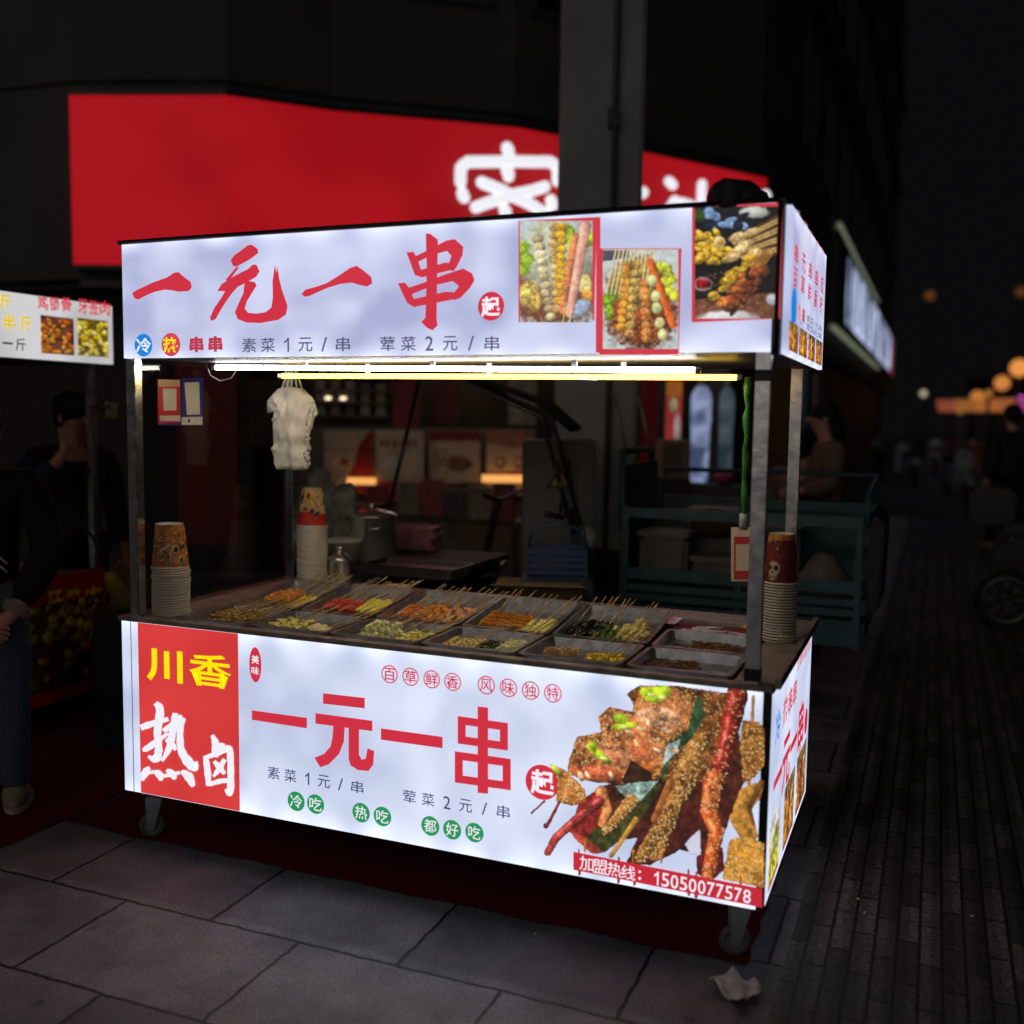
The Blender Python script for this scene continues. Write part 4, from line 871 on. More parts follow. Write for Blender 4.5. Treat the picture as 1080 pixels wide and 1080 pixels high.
# packaging and cabbage behind the empty trays
c = Canvas(0, 0, .30, .17, 420, (150, 30, 40)); c.img = c.tex((120, 24, 34), .3)
for _ in range(9): c.poly([(x := RNG.uniform(.02, .24), y := RNG.uniform(.02, .13)), (x + .06, y + RNG.uniform(-.02, .02)), (x + .05, y + .03), (x + .005, y + .035)], (214, 208, 214), .2)
pk = MB(); pk.box(1.775, .565, ZC + .0, 2.075, .735, ZC + .016); pko = pk.build('food_package', mat('package foil', (.25, .05, .06), .35)); tag(pko, 'flat red and white printed food package behind the empty trays', 'package')
c.build('print', lambda x, y, w=0.: (1.775 + x, .735 - y, ZC + .0165 + w), PAPER, pko, lift=.0004)
f = MB(); f.box(1.772, .548, ZC - .0113, 2.077, .562, ZC + .02); tag(f.build('wooden_slat', mat('greasy wooden slat', (.34, .2, .07), .5)), 'narrow wooden slat between the empty tray and the red package', 'slat')
mb = MB(); rr = random.Random(5)
for i in range(18): T = Matrix.Rotation(rr.uniform(0, 6), 4, 'Z') @ Matrix.Rotation(rr.uniform(-.8, .8), 4, 'X'); mb.ball((rr.uniform(-.03, .03), rr.uniform(-.03, .03), rr.uniform(.01, .05)), (.022, .017, .006), 10, .2, rr, T)
o = mb.build('cabbage_leaf', food_mat('yellow cabbage', (206, 176, 30), .5)); o.location = (2.045, .655, ZC + .017); tag(o, 'crumpled yellow cabbage leaf on the red package by the post', 'vegetable')

# ---- paper cups (stacked upside down: each cup a thing)
def cup_art(seed):
    c = Canvas(0, 0, 1, .5, 150, (190, 120, 50)); r = np.random.default_rng(seed); c.img = c.tex((186, 120, 54), .4)
    if seed == 2:
        c.img = c.tex((214, 178, 110), .25); c.poly([(0, .36), (1, .30), (1, .5), (0, .5)], (186, 40, 34), .2)
        for _ in range(44): x, y = r.uniform(0, 1), r.uniform(.08, .42); c.blob(x, y, r.uniform(.012, .035), r.uniform(.02, .06), r.uniform(0, 90), ((232, 226, 214), (30, 34, 80), (180, 30, 34))[r.integers(0, 3)], .1, .2)
    elif seed == 3:
        c.img = c.tex((120, 34, 34), .4); c.poly([(0, 0), (1, 0), (1, .06), (0, .07)], (200, 130, 60), .2)
        for _ in range(40): c.blob(r.uniform(0, 1), r.uniform(.07, .24), .014, .014, 0, ((60, 24, 30), (170, 60, 50), (200, 150, 90))[r.integers(0, 3)], .3, .2)
        for cx in (.12, .45, .78):
            c.blob(cx, .35, .085, .085, 0, (206, 190, 150), .05, .1); c.blob(cx, .43, .05, .05, 0, (206, 190, 150), .05, .1)
            c.blob(cx - .035, .345, .026, .03, 0, (30, 20, 22), .1, 0); c.blob(cx + .035, .345, .026, .03, 0, (30, 20, 22), .1, 0); c.blob(cx, .39, .012, .018, 0, (40, 24, 24), .1, 0)
            for k in range(-2, 3): c.stroke([(cx + k * .016, .425), (cx + k * .016, .455)], .004, .004, (50, 30, 30), 0, 0)
    else:
        for _ in range(60):
            x, y = r.uniform(0, 1), r.uniform(.02, .48); c.stroke([(x, y), (x + r.uniform(-.06, .06), y + r.uniform(-.06, .06)), (x + r.uniform(-.08, .08), y + r.uniform(-.03, .08))], .008, .005, ((224, 190, 140), (60, 40, 30), (196, 60, 30), (226, 214, 196), (110, 120, 120))[r.integers(0, 5)], .2, .2)
        for _ in range(7): x, y = r.uniform(0, 1), r.uniform(.1, .42); c.blob(x, y, .05, .06, 0, ((196, 60, 34), (214, 180, 130))[r.integers(0, 2)], .3, .3); c.blob(x, y, .03, .035, 0, (60, 40, 34), .2, .2)
    return c
CUPW = mat('cup rim paper', (.62, .57, .47), .6, var=.06)
def cup_stack(x, y, n, h_exposed, Rb, Rt, hcup, seed, label_top, label_in, group, z=ZTOPC, spin=0.):
    root = empty('paper_cup', (x, y, z))
    c = cup_art(seed)
    fn = lambda u, v, w=0.: ((Rt + (Rb - Rt) * (v / .5) + w) * math.cos(2 * PI * u + spin), (Rt + (Rb - Rt) * (v / .5) + w) * math.sin(2 * PI * u + spin), hcup - (hcup - .006) * (v / .5))
    c.build('printed_wall', fn, PAPER, root, lift=0.)
    mb = MB(); mb.lathe([(0, hcup - .007), (Rt - .006, hcup - .006), (Rt - .003, hcup + .001), (Rt + .0004, hcup)], n=32); mb.build('base', CUPW, root)
    mb = MB(); mb.torus((0, 0, .0035), Rb + .0012, .0034, 36, 8, 'z'); mb.build('rim', CUPW, root)
    for i in range(n):
        o = root if i == n - 1 else copy_tree(root)
        o.location = (x + random.uniform(-.0022, .0022), y + random.uniform(-.0022, .0022), z + i * h_exposed); o.rotation_euler.z = 0 if i == n - 1 else random.uniform(0, 6)
        tag(o, label_top if i == n - 1 else label_in, 'paper cup', group)
va = math.atan2(CAM[1] - .1, CAM[0] - .1)
cup_stack(.125, .105, 20, .0085, .060, .046, .152, 1, 'topmost paper cup with dense swirling print on the stack by the left front post', 'upturned paper cup showing only its pale rim in the left front stack', 'cups stacked by the left front post')
cup_stack(.215, .845, 34, .0073, .058, .040, .155, 2, 'topmost paper cup with red and cream print on the tall stack below the plastic bags', 'upturned paper cup showing only its rim in the tall stack below the bags', 'cups stacked below the plastic bags')
cup_stack(2.118, .60, 21, .0092, .052, .040, .158, 3, 'topmost paper cup with a skull print on the stack behind the right front post', 'upturned paper cup showing only its rim in the stack behind the right post', 'cups stacked behind the right front post', spin=-.6)

# ---- hanging bundle of white plastic bags
PLASTIC = mat('thin white plastic', (.62, .56, .49), .32, var=.16, scale=22, bump=.7)
PLASTIC.node_tree.nodes['Principled BSDF'].inputs['Subsurface Weight'].default_value = .25
c0 = aty(308, 452, .62)
mb = MB()
out = [(-.020, .155), (-.052, .15), (-.096, .105), (-.10, .055), (-.070, .065), (-.074, -.02), (-.070, -.135), (-.058, -.155), (.052, -.158), (.066, -.145), (.068, -.02), (.064, .06), (.092, .045), (.10, .06), (.088, .11), (.05, .15), (.02, .157)]
N = 22
def inside(px, pz):
    s_ = False; n = len(out)
    for i in range(n):
        xa, ya = out[i]; xb, yb = out[(i + 1) % n]
        if (ya > pz) != (yb > pz) and px < (xb - xa) * (pz - ya) / (yb - ya) + xa: s_ = not s_
    return s_
bm = bmesh.new(); vsb = [bm.verts.new((a, 0, b)) for a, b in out]; bm.faces.new(vsb)
bmesh.ops.triangulate(bm, faces=bm.faces); 
for _ in range(4): bmesh.ops.subdivide_edges(bm, edges=[e for e in bm.edges if e.calc_length() > .016], cuts=1); bmesh.ops.triangulate(bm, faces=bm.faces)
rr = random.Random(3)
for v in bm.verts:
    x, z = v.co.x, v.co.z
    cr_ = sum(.006 * max(0, 1 - abs(math.sin(x * a_ + z * b_ + c_)) * 5) for a_, b_, c_ in ((22, 9, .4), (-14, 26, 1.2), (38, -12, 2.2), (9, 41, .7), (30, 31, 1.9)))
    v.co.y = -cr_ - .012 * math.cos(x * 16) + .0025 * math.sin(x * 60 + z * 21) + .002 * math.sin(z * 75 + x * 30) - .012 * max(0, 1 - abs(x + z * .05) * 60) + .0015 * math.sin(x * 140 - z * 50) + .008 * (abs(z + .06) < .012)
me = bpy.data.meshes.new('plastic_bag_bundle'); bm.to_mesh(me); bm.free(); me.materials.append(PLASTIC)
o = bpy.data.objects.new('plastic_bag_bundle', me); COL.objects.link(o); o.location = c0; o.rotation_euler.z = .32
for p_ in me.polygons: p_.use_smooth = True
md = o.modifiers.new('s', 'SOLIDIFY'); md.thickness = .012
tag(o, 'bundle of white plastic carrier bags hanging by their handles from the ceiling', 'plastic bags')
mb = MB()
for k in range(5): x = -.04 + .02 * k; mb.tube([(x, 0, .15), (x * .7, .005, .185), (x * .5, 0, .225)], .004, 6)
mb.build('handle', PLASTIC, o)

# ---- payment cards on the glass
RC = mat('payment card red', tuple(lin((196, 44, 34))), .4, var=.06)
CREAM = mat('cream card', tuple(lin((206, 190, 160))), .5, var=.05)
INKD = mat('dark print ink', (.02, .02, .02), .5)
gp = plane_x(.0535)
def card(q, name, matl, label, cat, th=.004, px=gp):
    n = len(q); mb = MB(); mb.add([px(a, b, 0) for a, b in q] + [px(a, b, th) for a, b in q], [tuple(range(n))[::-1], tuple(range(n, 2 * n))] + [(i, (i + 1) % n, n + (i + 1) % n, n + i) for i in range(n)])
    return tag(mb.build(name, matl), label, cat)
def patch(q, name, matl, parent, lift, px=gp): 
    mb = MB(); mb.add([px(a, b, lift) for a, b in q], [tuple(range(len(q)))]); return mb.build(name, matl, parent)
rc = card([(165.5, 400), (189, 400.5), (189.5, 446), (166, 447)], 'payment_card', RC, 'red payment card with a cream square stuck inside the left glass', 'payment card')
patch([(170.5, 410), (185, 410), (185, 433), (171.5, 433)], 'code_square', CREAM, rc, .0046); patch([(166, 400.5), (188.5, 401), (188.5, 407.5), (166, 408)], 'header', mat('card header', tuple(lin((190, 150, 100))), .5), rc, .0046); patch([(167.5, 438.5), (189, 438), (189.3, 444), (167.7, 444)], 'footer', CREAM, rc, .0046)
bc = card([(190.5, 399), (213.5, 398.5), (213, 448.5), (166, 448.8), (166, 447.2), (190, 446.4)], 'payment_card', mat('payment card blue', tuple(lin((34, 44, 110))), .4, var=.06), 'blue payment card with a blank cream slip stuck inside the left glass', 'payment card')
patch([(193.5, 403.5), (209, 403), (210, 437), (196, 437.5)], 'paper_slip', CREAM, bc, .0046); patch([(190.5, 440), (212.5, 439.5), (212.5, 448), (190.5, 448)], 'footer', CREAM, bc, .0046); patch([(197, 441.8), (199.2, 441.7), (199.2, 445.6), (197, 445.6)], 'logo', mat('logo blue', tuple(lin((40, 60, 130))), .5), bc, .0054)
qb = plane_y(.60)
k = 0
q = [(771, 557), (786, 556), (800, 556), (800, 612), (771, 613)]
mb = MB(); mb.add([tuple(aty(a, b, .86)) for a, b in ((771, 556), (806, 556), (806, 613), (771, 613))] + [tuple(aty(a, b, .865)) for a, b in ((771, 556), (806, 556), (806, 613), (771, 613))], [(0, 1, 2, 3), (7, 6, 5, 4), (0, 4, 5, 1), (1, 5, 6, 2), (2, 6, 7, 3), (3, 7, 4, 0)])
o = tag(mb.build('payment_card', CREAM), 'payment card with red border hanging behind the right front post', 'payment card')
mb = MB(); mb.add([tuple(aty(a, b, .858)) for a, b in ((774, 566), (804, 566), (804, 611), (774, 611))], [(0, 1, 2, 3)]); mb.build('red_field', mat('payment card pink', tuple(lin((190, 50, 60))), .4), o)
mb = MB(); mb.add([tuple(aty(a, b, .856)) for a, b in ((776, 574), (802, 574), (802, 602), (776, 602))], [(0, 1, 2, 3)]); mb.build('code_square', CREAM, o)
# ---- green strip hanging beside the right post
mb = MB(); rr = random.Random(9); pts = []
for i in range(15): p = aty(789 - .3 * i + rr.uniform(-1.2, 1.2), 398 + i * 10.5, .50); pts.append(tuple(p))
mb.tube(pts, [.010 + .003 * math.sin(i * 1.7) for i in range(15)], 8); o = tag(mb.build('plastic_roll', mat('green plastic', (.05, .22, .03), .35, var=.4, scale=30)), 'long bright green twisted plastic roll hanging beside the right front post', 'plastic roll')
p = aty(784, 552, .5); mb = MB(); mb.tube([tuple(p + np.array([0, 0, .03])), tuple(p - np.array([0, 0, .02]))], .013, 8); mb.build('tip', mat('tip white', (.4, .42, .38), .4), o)

# ================================================================== BEHIND THE CART: worktable, pot, canisters
TZ = .85
tb = empty('folding_table', (.50, 1.36, 0), 0, 'dark low worktable behind the cart carrying the steel pot', 'table')
f = MB(); f.box(-.50, -.33, TZ - .025, .20, .42, TZ); f.build('table_top', mat('dark table top', (.02, .02, .022), .6), tb)
for sx in (-.46, .16):
    for sy in (-.29, .38): f = MB(); f.tube([(sx, sy, 0), (sx, sy, TZ - .0255)], .014); f.build('leg', mat('table leg', (.05, .05, .05), .4), tb)
POTS = mat('pot steel', (.6, .58, .56), .24, .9, .2, 10)
def vessel(name, x, y, z, r, h, label, cat, handles=True, matl=POTS):
    o = empty(name, (x, y, z), 0, label, cat)
    f = MB(); f.lathe([(0, 0), (r * .94, 0), (r, .01), (r, h - .004), (r + .005, h), (r - .003, h), (r - .006, .012), (0, .012)], n=36); f.build('body', matl, o)
    f = MB(); f.lathe([(r + .004, h + .001), (r + .002, h + .006), (r * .6, h + .022), (.012, h + .028), (.01, h + .04), (.018, h + .05), (0, h + .054)], n=36); f.build('lid', matl, o)
    if handles:
        for a in (2.6, 5.4): f = MB(); ca, sa = math.cos(a), math.sin(a); f.tube([(r * ca - .03 * sa, r * sa + .03 * ca, h * .75), ((r + .035) * ca - .03 * sa, (r + .035) * sa + .03 * ca, h * .76), ((r + .035) * ca + .03 * sa, (r + .035) * sa - .03 * ca, h * .76), (r * ca + .03 * sa, r * sa - .03 * ca, h * .75)], .006); f.build('handle', matl, o)
    return o
p = atz(392, 590, TZ); vessel('cooking_pot', p[0], p[1], TZ + .001, .113, .20, 'tall steel cooking pot with lid on the dark worktable', 'pot')
p = atz(366, 614, ZTOPC); vessel('canister', p[0], .90, ZTOPC, .048, .105, 'small steel canister with lid on the rear counter edge', 'canister', False)
f = MB(); f.box(-.05, -.02, 0, .05, .02, .026); o = f.build('paper_packet', CREAM, bevel=.004); o.location = (.60, .86, ZTOPC + .001); o.rotation_euler.z = .2; tag(o, 'small cream paper packet lying on the rear counter edge', 'packet')
# shallow sauce tray and odds on the table
o = tray_mb(.42, .22, .045).build('food_tray', mat('dark pan', (.06, .06, .065), .35, .8)); p = atz(440, 606, TZ); o.location = (p[0] - .21, p[1] - .10, TZ + .0005); tag(o, 'dark shallow pan of reddish sauce on the worktable behind the cart', 'pan')
mb = MB(); mb.box(.022, .022, .006, .398, .198, .03); s_ = mb.build('sauce', mat('red sauce', (.12, .03, .02), .3, var=.5, scale=50, bump=.5), o)
for i in range(6):
    mb = MB(); mb.box(-.11, -.08, 0, .11, .08, .018); b = mb.build('plastic_sheet', mat('bag stack film', (.3, .12, .16), .25, var=.5, scale=18, bump=.6), bevel=.006); p = atz(440, 578, TZ); b.location = (p[0] + .01 * math.sin(i * 3), p[1] + .01 * math.cos(i * 2), TZ + .0005 + .0185 * i); b.rotation_euler.z = .15 + .08 * math.sin(i * 5)
    tag(b, 'packet in a low pile of crinkled plastic packets on the worktable', 'plastic packet', 'pile of plastic packets on the worktable')
o = empty('tub', (.16, 1.16, TZ + .0005), 0, 'pale plastic tub beside the canister behind the cup stack', 'tub'); f = MB(); f.lathe([(0, 0), (.07, 0), (.085, .09), (.089, .092), (.08, .09), (.066, .006), (0, .006)], n=28); f.build('body', mat('pale tub', (.4, .37, .32), .5), o); f = MB(); f.lathe([(.09, .093), (.09, .1), (.04, .108), (0, .108)], n=28); f.build('lid', mat('pale tub lid', (.45, .42, .38), .5), o)
# grey cover slung over the post area
mb = MB(); rr = random.Random(11)
for i in range(9): mb.ball((rr.uniform(-.05, .06), rr.uniform(-.05, .05), -.19 + .03 * i), (.09 - .004 * i, .07, .08), 20, .12, rr)
o = mb.build('dust_cover', mat('grey cover cloth', (.13, .125, .115), .7, var=.35, scale=14, bump=1.)); o.location = dep(345, 528, 4.6); tag(o, 'crumpled grey cover cloth heaped over handlebars behind the hanging bags', 'cover')
# cardboard box and blue crate behind the counter
p = dep(560, 632, 4.4)
o = empty('cardboard_box', (p[0], p[1] + .1, 0), .32, 'plain brown cardboard carton standing behind the quail egg tray', 'carton')
CB = mat('corrugated cardboard', (.24, .16, .08), .8, var=.12, scale=9, bump=.05)
f = MB(); f.box(-.19, -.14, .35, .19, .14, .78); f.build('carton', CB, o, bevel=.004)
f = MB(); f.add([(-.19, -.141, .782), (.19, -.141, .782), (.2, -.22, .80), (-.2, -.22, .80), (-.19, -.141, .786), (.19, -.141, .786), (.2, -.22, .804), (-.2, -.22, .804)], [(0, 1, 2, 3), (7, 6, 5, 4), (0, 4, 5, 1), (1, 5, 6, 2), (2, 6, 7, 3), (3, 7, 4, 0)]); f.build('flap', CB, o)
f = MB(); f.box(-.25, -.2, 0, .25, .2, .348); b = f.build('storage_crate', mat('dark storage crate', (.025, .03, .04), .6), bevel=.01); b.location = (p[0], p[1] + .1, 0); b.rotation_euler.z = .32; tag(b, 'dark storage crate under the brown cardboard carton', 'crate')
pp = dep(588, 597, 4.62)
o = empty('plastic_crate', (pp[0], pp[1], .79), .32, 'blue plastic crate behind the brown carton', 'crate')
BL = mat('blue crate plastic', (.015, .04, .13), .45)
f = MB(); w_, d_, h_ = .13, .1, .13
f.box(-w_, -d_, 0, w_, d_, .008)
for z in (.02, .05, .08, .11): f.box(-w_, -d_, z, w_, -d_ + .006, z + .02); f.box(-w_, d_ - .006, z, w_, d_, z + .02); f.box(-w_, -d_ + .0065, z, -w_ + .006, d_ - .0065, z + .02); f.box(w_ - .006, -d_ + .0065, z, w_, d_ - .0065, z + .02)
for sx in (-w_ - .002, w_ - .006):
    for sy in (-d_ - .002, d_ - .006): f.box(sx, sy, 0, sx + .008, sy + .008, h_)
f.build('basket', BL, o); f = MB(); f.tube([(-w_, 0, h_), (-w_ * .9, 0, h_ + .08), (0, 0, h_ + .1), (w_ * .9, 0, h_ + .08), (w_, 0, h_)], .006); f.build('handle', BL, o)
f = MB(); f.box(-.16, -.13, 0, .16, .13, .788); b = f.build('metal_stand', mat('stand grey', (.03, .03, .035), .5), bevel=.006); b.location = (pp[0], pp[1], 0); b.rotation_euler.z = .32; tag(b, 'dark metal stand carrying the blue plastic crate', 'stand')

# ================================================================== VEHICLES
DARKPL = mat('scooter dark plastic', (.02, .02, .023), .35, coat=.3)
CHROME = mat('chrome', (.6, .6, .6), .15, 1., .05)
GLASSL = mat('lens', (.3, .3, .3), .1)
def wheel(root, x, y, R, w=.05, name='wheel'):
    f = MB(); f.torus((x, y, R), R - w * .5, w * .5, 32, 10, 'y'); o = f.build(name, mat('hub metal', (.2, .2, .21), .35, .8), root); o.data.materials.clear(); o.data.materials.append(RUBBER)
    f = MB(); f.torus((x, y, R), R - w * 1.15, .012, 28, 6, 'y'); f.lathe([(.035, -.05), (.04, -.02), (.04, .02), (.035, .05)], (x, y, R), 16, 'y')
    for k in range(8): a = k * PI / 4; f.tube([(x + .03 * math.cos(a), y, R + .03 * math.sin(a)), (x + (R - w * 1.1) * math.cos(a), y, R + (R - w * 1.1) * math.sin(a))], .007, 6)
    f.build('rim', mat('hub metal', (.2, .2, .21), .35, .8), o)
def scooter(loc, rz, label, body, group=None, box=True):
    root = empty('scooter', loc, rz, label, 'scooter', group); R = .225
    wheel(root, .62, 0, R); wheel(root, -.62, 0, R, .055)
    f = MB(); f.prism([(-.78, .52), (-.62, .70), (-.1, .72), (.02, .60), (-.02, .36), (.30, .30), (.32, .24), (-.2, .2), (-.34, .3), (-.45, .46)], lambda a, b, w: (a, w - .11, b), .22); f.build('body', body, root, bevel=.03)
    f = MB(); f.prism([(.28, .26), (.36, .30), (.46, .62), (.40, .92), (.34, .98), (.33, .80), (.36, .60)], lambda a, b, w: (a, w - .16, b), .32); f.build('front_shield', body, root, bevel=.03)
    f = MB(); f.prism([(-.72, .71), (-.66, .79), (-.3, .80), (-.02, .78), (.02, .735), (-.1, .722)], lambda a, b, w: (a, w - .13, b), .26); f.build('seat', DARKPL, root, bevel=.02)
    f = MB(); f.tube([(.62, .06, R), (.46, .06, .62)], .018); f.tube([(.62, -.06, R), (.46, -.06, .62)], .018); f.tube([(.42, 0, .7), (.33, 0, 1.03)], .022); f.build('fork', CHROME, root)
    f = MB(); f.torus((.62, 0, R), R + .03, .02, 20, 6, 'y'); 
    f = MB(); f.tube([(.24, -.34, 1.05), (.30, -.16, 1.02), (.33, 0, 1.04), (.30, .16, 1.02), (.24, .34, 1.05)], .014); h = f.build('handlebar', DARKPL, root)
    for s in (-1, 1):
        f = MB(); f.tube([(.29, s * .2, 1.03), (.31, s * .28, 1.14), (.30, s * .31, 1.2)], .006); f.ball((.29, s * .32, 1.25), (.012, .055, .05), 20); f.build('mirror', DARKPL, h)
    f = MB(); f.ball((.415, 0, .9), (.05, .08, .06), 20); f.build('headlight', GLASSL, root)
    f = MB(); f.prism([(.5, .36), (.62, .47), (.82, .40), (.86, .33), (.62, .44)], lambda a, b, w: (a, w - .06, b), .12); f.build('mudguard', body, root)
    if box: f = MB(); f.box(-.92, -.17, .78, -.62, .17, 1.04); f.build('top_box', DARKPL, root, bevel=.03)
    return root
sc1 = scooter((.58, 2.02, 0), .25, 'dark electric scooter with mirrors parked behind the cart under a tilted canopy frame', DARKPL)
# rain canopy on that scooter
f = MB(); f.tube([(.36, .2, .95), (.2, .25, 1.5), (-.3, .25, 1.72)], .012); f.tube([(.36, -.2, .95), (.2, -.25, 1.5), (-.3, -.25, 1.72)], .012); f.tube([(-.7, .2, .8), (-.5, .25, 1.7)], .012); f.build('canopy_frame', DARKPL, sc1)
f = MB(); f.prism([(.35, 1.45), (.2, 1.58), (-.3, 1.75), (-.75, 1.68), (-.75, 1.66), (-.3, 1.73), (.18, 1.56), (.34, 1.43)], lambda a, b, w: (a, w - .3, b), .6); f.build('canopy', mat('canopy cloth', (.012, .012, .013), .9, spec=.1), sc1)
GREYSC = mat('pale scooter paint', (.3, .31, .33), .35, coat=.4)
REDSC = mat('red scooter paint', (.3, .04, .02), .35, coat=.4)
p = atz(1062, 666, 0)
scooter((p[0] + .60, p[1] + .1, 0), .12, 'dark scooter cut off by the right picture edge with one wheel showing', DARKPL)
far = [((955, 512), 'parked scooter with pale body nearest the far shop wall', GREYSC, 1.9), ((985, 500), 'pale grey scooter parked deeper down the dim street', GREYSC, 1.6), ((1008, 525), 'pale scooter with front towards the camera beside the dark walker', GREYSC, -1.3), ((925, 505), 'dark scooter parked closest to the corner shop fronts', DARKPL, 1.8), ((1022, 505), 'red scooter parked beyond the pale ones in the street', REDSC, 1.4)]
for (px, lab, mt_, rz) in far:
    p = atz(*px, 0); scooter((p[0], p[1], 0), rz, lab, mt_, 'scooters parked down the street', box=False)

# blue cargo tricycle
TEAL = mat('weathered teal paint', (.03, .085, .11), .5, var=.35, scale=9, bump=.1)
tri = empty('cargo_tricycle', (0, 0, 0), 0, 'teal blue cargo tricycle with railed load bed parked behind the cart', 'tricycle')
X0, X1, Y0, Y1 = 1.06, 2.25, 2.48, 3.35
f = MB(); f.box(X0, Y0 + .03, .42, X1, Y1 - .03, .45)
f.build('load_floor', TEAL, tri)
def slat_side(x0, x1, y, dirx=True):
    mb = MB()
    for z, h in ((.42, .10), (.54, .07), (.63, .05), (.98, .06)): mb.box(x0, y, z, x1, y + .025, z + h)
    mb.box(x0, y + .006, .69, x1, y + .016, .97)
    for x in np.linspace(x0, x1 - .03, 4): mb.box(x, y - .004, .40, x + .03, y + .0285, 1.043)
    return mb.build('side_gate', TEAL, tri)
f = MB()
for z, h in ((.40, .13), (.55, .035), (.60, .035), (.985, .05)): f.box(X0, Y0, z, X1, Y0 + .025, z + h)
f.box(X0, Y0 + .006, .66, X1, Y0 + .014, .72)
for x in (X0 - .002, 1.65, X1 - .028): f.box(x, Y0 - .004, .39, x + .03, Y0 + .029, 1.04)
f.build('side_gate', TEAL, tri)
slat_side(X0, X1, Y1)
f = MB(); 
for z, h in ((.42, .10), (.56, .07), (.98, .06)): f.box(X1 + .002, Y0 + .03, z, X1 + .025, Y1, z + h)
f.build('tail_gate', TEAL, tri)
f = MB(); f.tube([(X0, Y1, 1.05), (X0, Y1, 1.2), (X1 + .02, Y1, 1.2), (X1 + .02, Y1, 1.0)], .014); f.tube([(X1 + .02, Y1, 1.2), (X1 + .02, Y0, 1.14), (X1 + .02, Y0, 1.0)], .014); f.build('rail', TEAL, tri)
f = MB(); f.box(X0 - .05, Y0 + .1, .42, X0 - .02, Y1 - .1, 1.25); f.tube([(X0 - .04, Y0 + .1, .9), (X0 - .04, Y0 + .1, 1.32), (X0 - .06, Y1 - .1, 1.32), (X0 - .06, Y1 - .1, .9)], .02); f.build('cab_back', TEAL, tri)
for yy in (Y0 + .15, Y1 - .2): f = MB(); f.tube([(X0 - .03, yy, 1.3), (X0 - .12, yy, 1.62)], .012); f.build('canopy_post', mat('pale pipe', (.3, .29, .28), .4, .5), tri)
f = MB(); f.prism([(X0 - .12, .45), (X0 - .14, .72), (X0 - .5, .74), (X0 - .55, .45)], lambda a, b, w: (a, Y0 + .22 + w, b), .42); f.build('seat', mat('black vinyl', (.02, .02, .02), .5), tri, bevel=.03)
f = MB(); f.tube([(X0 - 1.05, 2.92, .3), (X0 - .92, 2.92, .95), (X0 - .9, 2.92, 1.0)], .025); f.tube([(X0 - .86, 2.62, 1.05), (X0 - .9, 2.92, 1.0), (X0 - .86, 3.22, 1.05)], .014); f.build('handlebar', DARKPL, tri)
for (x, y) in ((1.75, Y0 + .12), (1.75, Y1 - .12), (X0 - 1.08, 2.92)):
    wheel(tri, x, y, .27, .08)
f = MB(); f.prism([(X1 + .03, .55), (X1 + .09, .6), (X1 + .1, 1.0), (X1 + .05, 1.06), (X1 + .03, 1.0)], lambda a, b, w: (a, Y0 - .0 + w, b), .6); f.build('rear_flap', mat('black rubber sheet', (.015, .015, .017), .6, bump=.4), tri, bevel=.01)
# loads in the bed
TUB = mat('grimy tub plastic', (.10, .095, .085), .5, var=.3)
def tubbox(x, y, w, d, h, label, z=.4515):
    o = empty('food_tub', (x, y, z), 0, label, 'tub', 'tubs in the tricycle bed'); f = MB(); f.box(-w, -d, 0, w, d, h); f.build('body', TUB, o, bevel=.02); f = MB(); f.box(-w - .012, -d - .012, h + .001, w + .012, d + .012, h + .03); f.build('lid', mat('tub lid', (.16, .15, .14), .5, var=.2), o, bevel=.01)
tubbox(1.24, 2.72, .13, .11, .42, 'tall pale tub at the cab end of the tricycle bed'); tubbox(1.55, 2.74, .16, .12, .30, 'low wide tub in the middle of the tricycle bed'); tubbox(1.42, 3.08, .14, .12, .52, 'tall tub behind the low one in the tricycle bed'); tubbox(1.75, 3.1, .15, .12, .46, 'squarish tub near the far rail of the tricycle bed')
lump('sack', (2.05, 2.72, .62), (.16, .12, .17), mat('pale sack cloth', (.16, .14, .12), .8, bump=.5), 'pale lumpy sack at the tail end of the tricycle bed', 'sack', .1, 4)
lump('sack', (1.88, 2.70, .58), (.09, .1, .13), mat('dark sack cloth', (.04, .035, .03), .8, bump=.5), 'small dark sack beside the pale one in the tricycle bed', 'sack', .1, 5)
lump('sack', (1.45, 2.9, .93), (.12, .07, .09), mat('brown sack cloth', (.12, .06, .03), .8, bump=.5), 'brown bag lying on top of the tricycle tubs', 'bag', .08, 6)

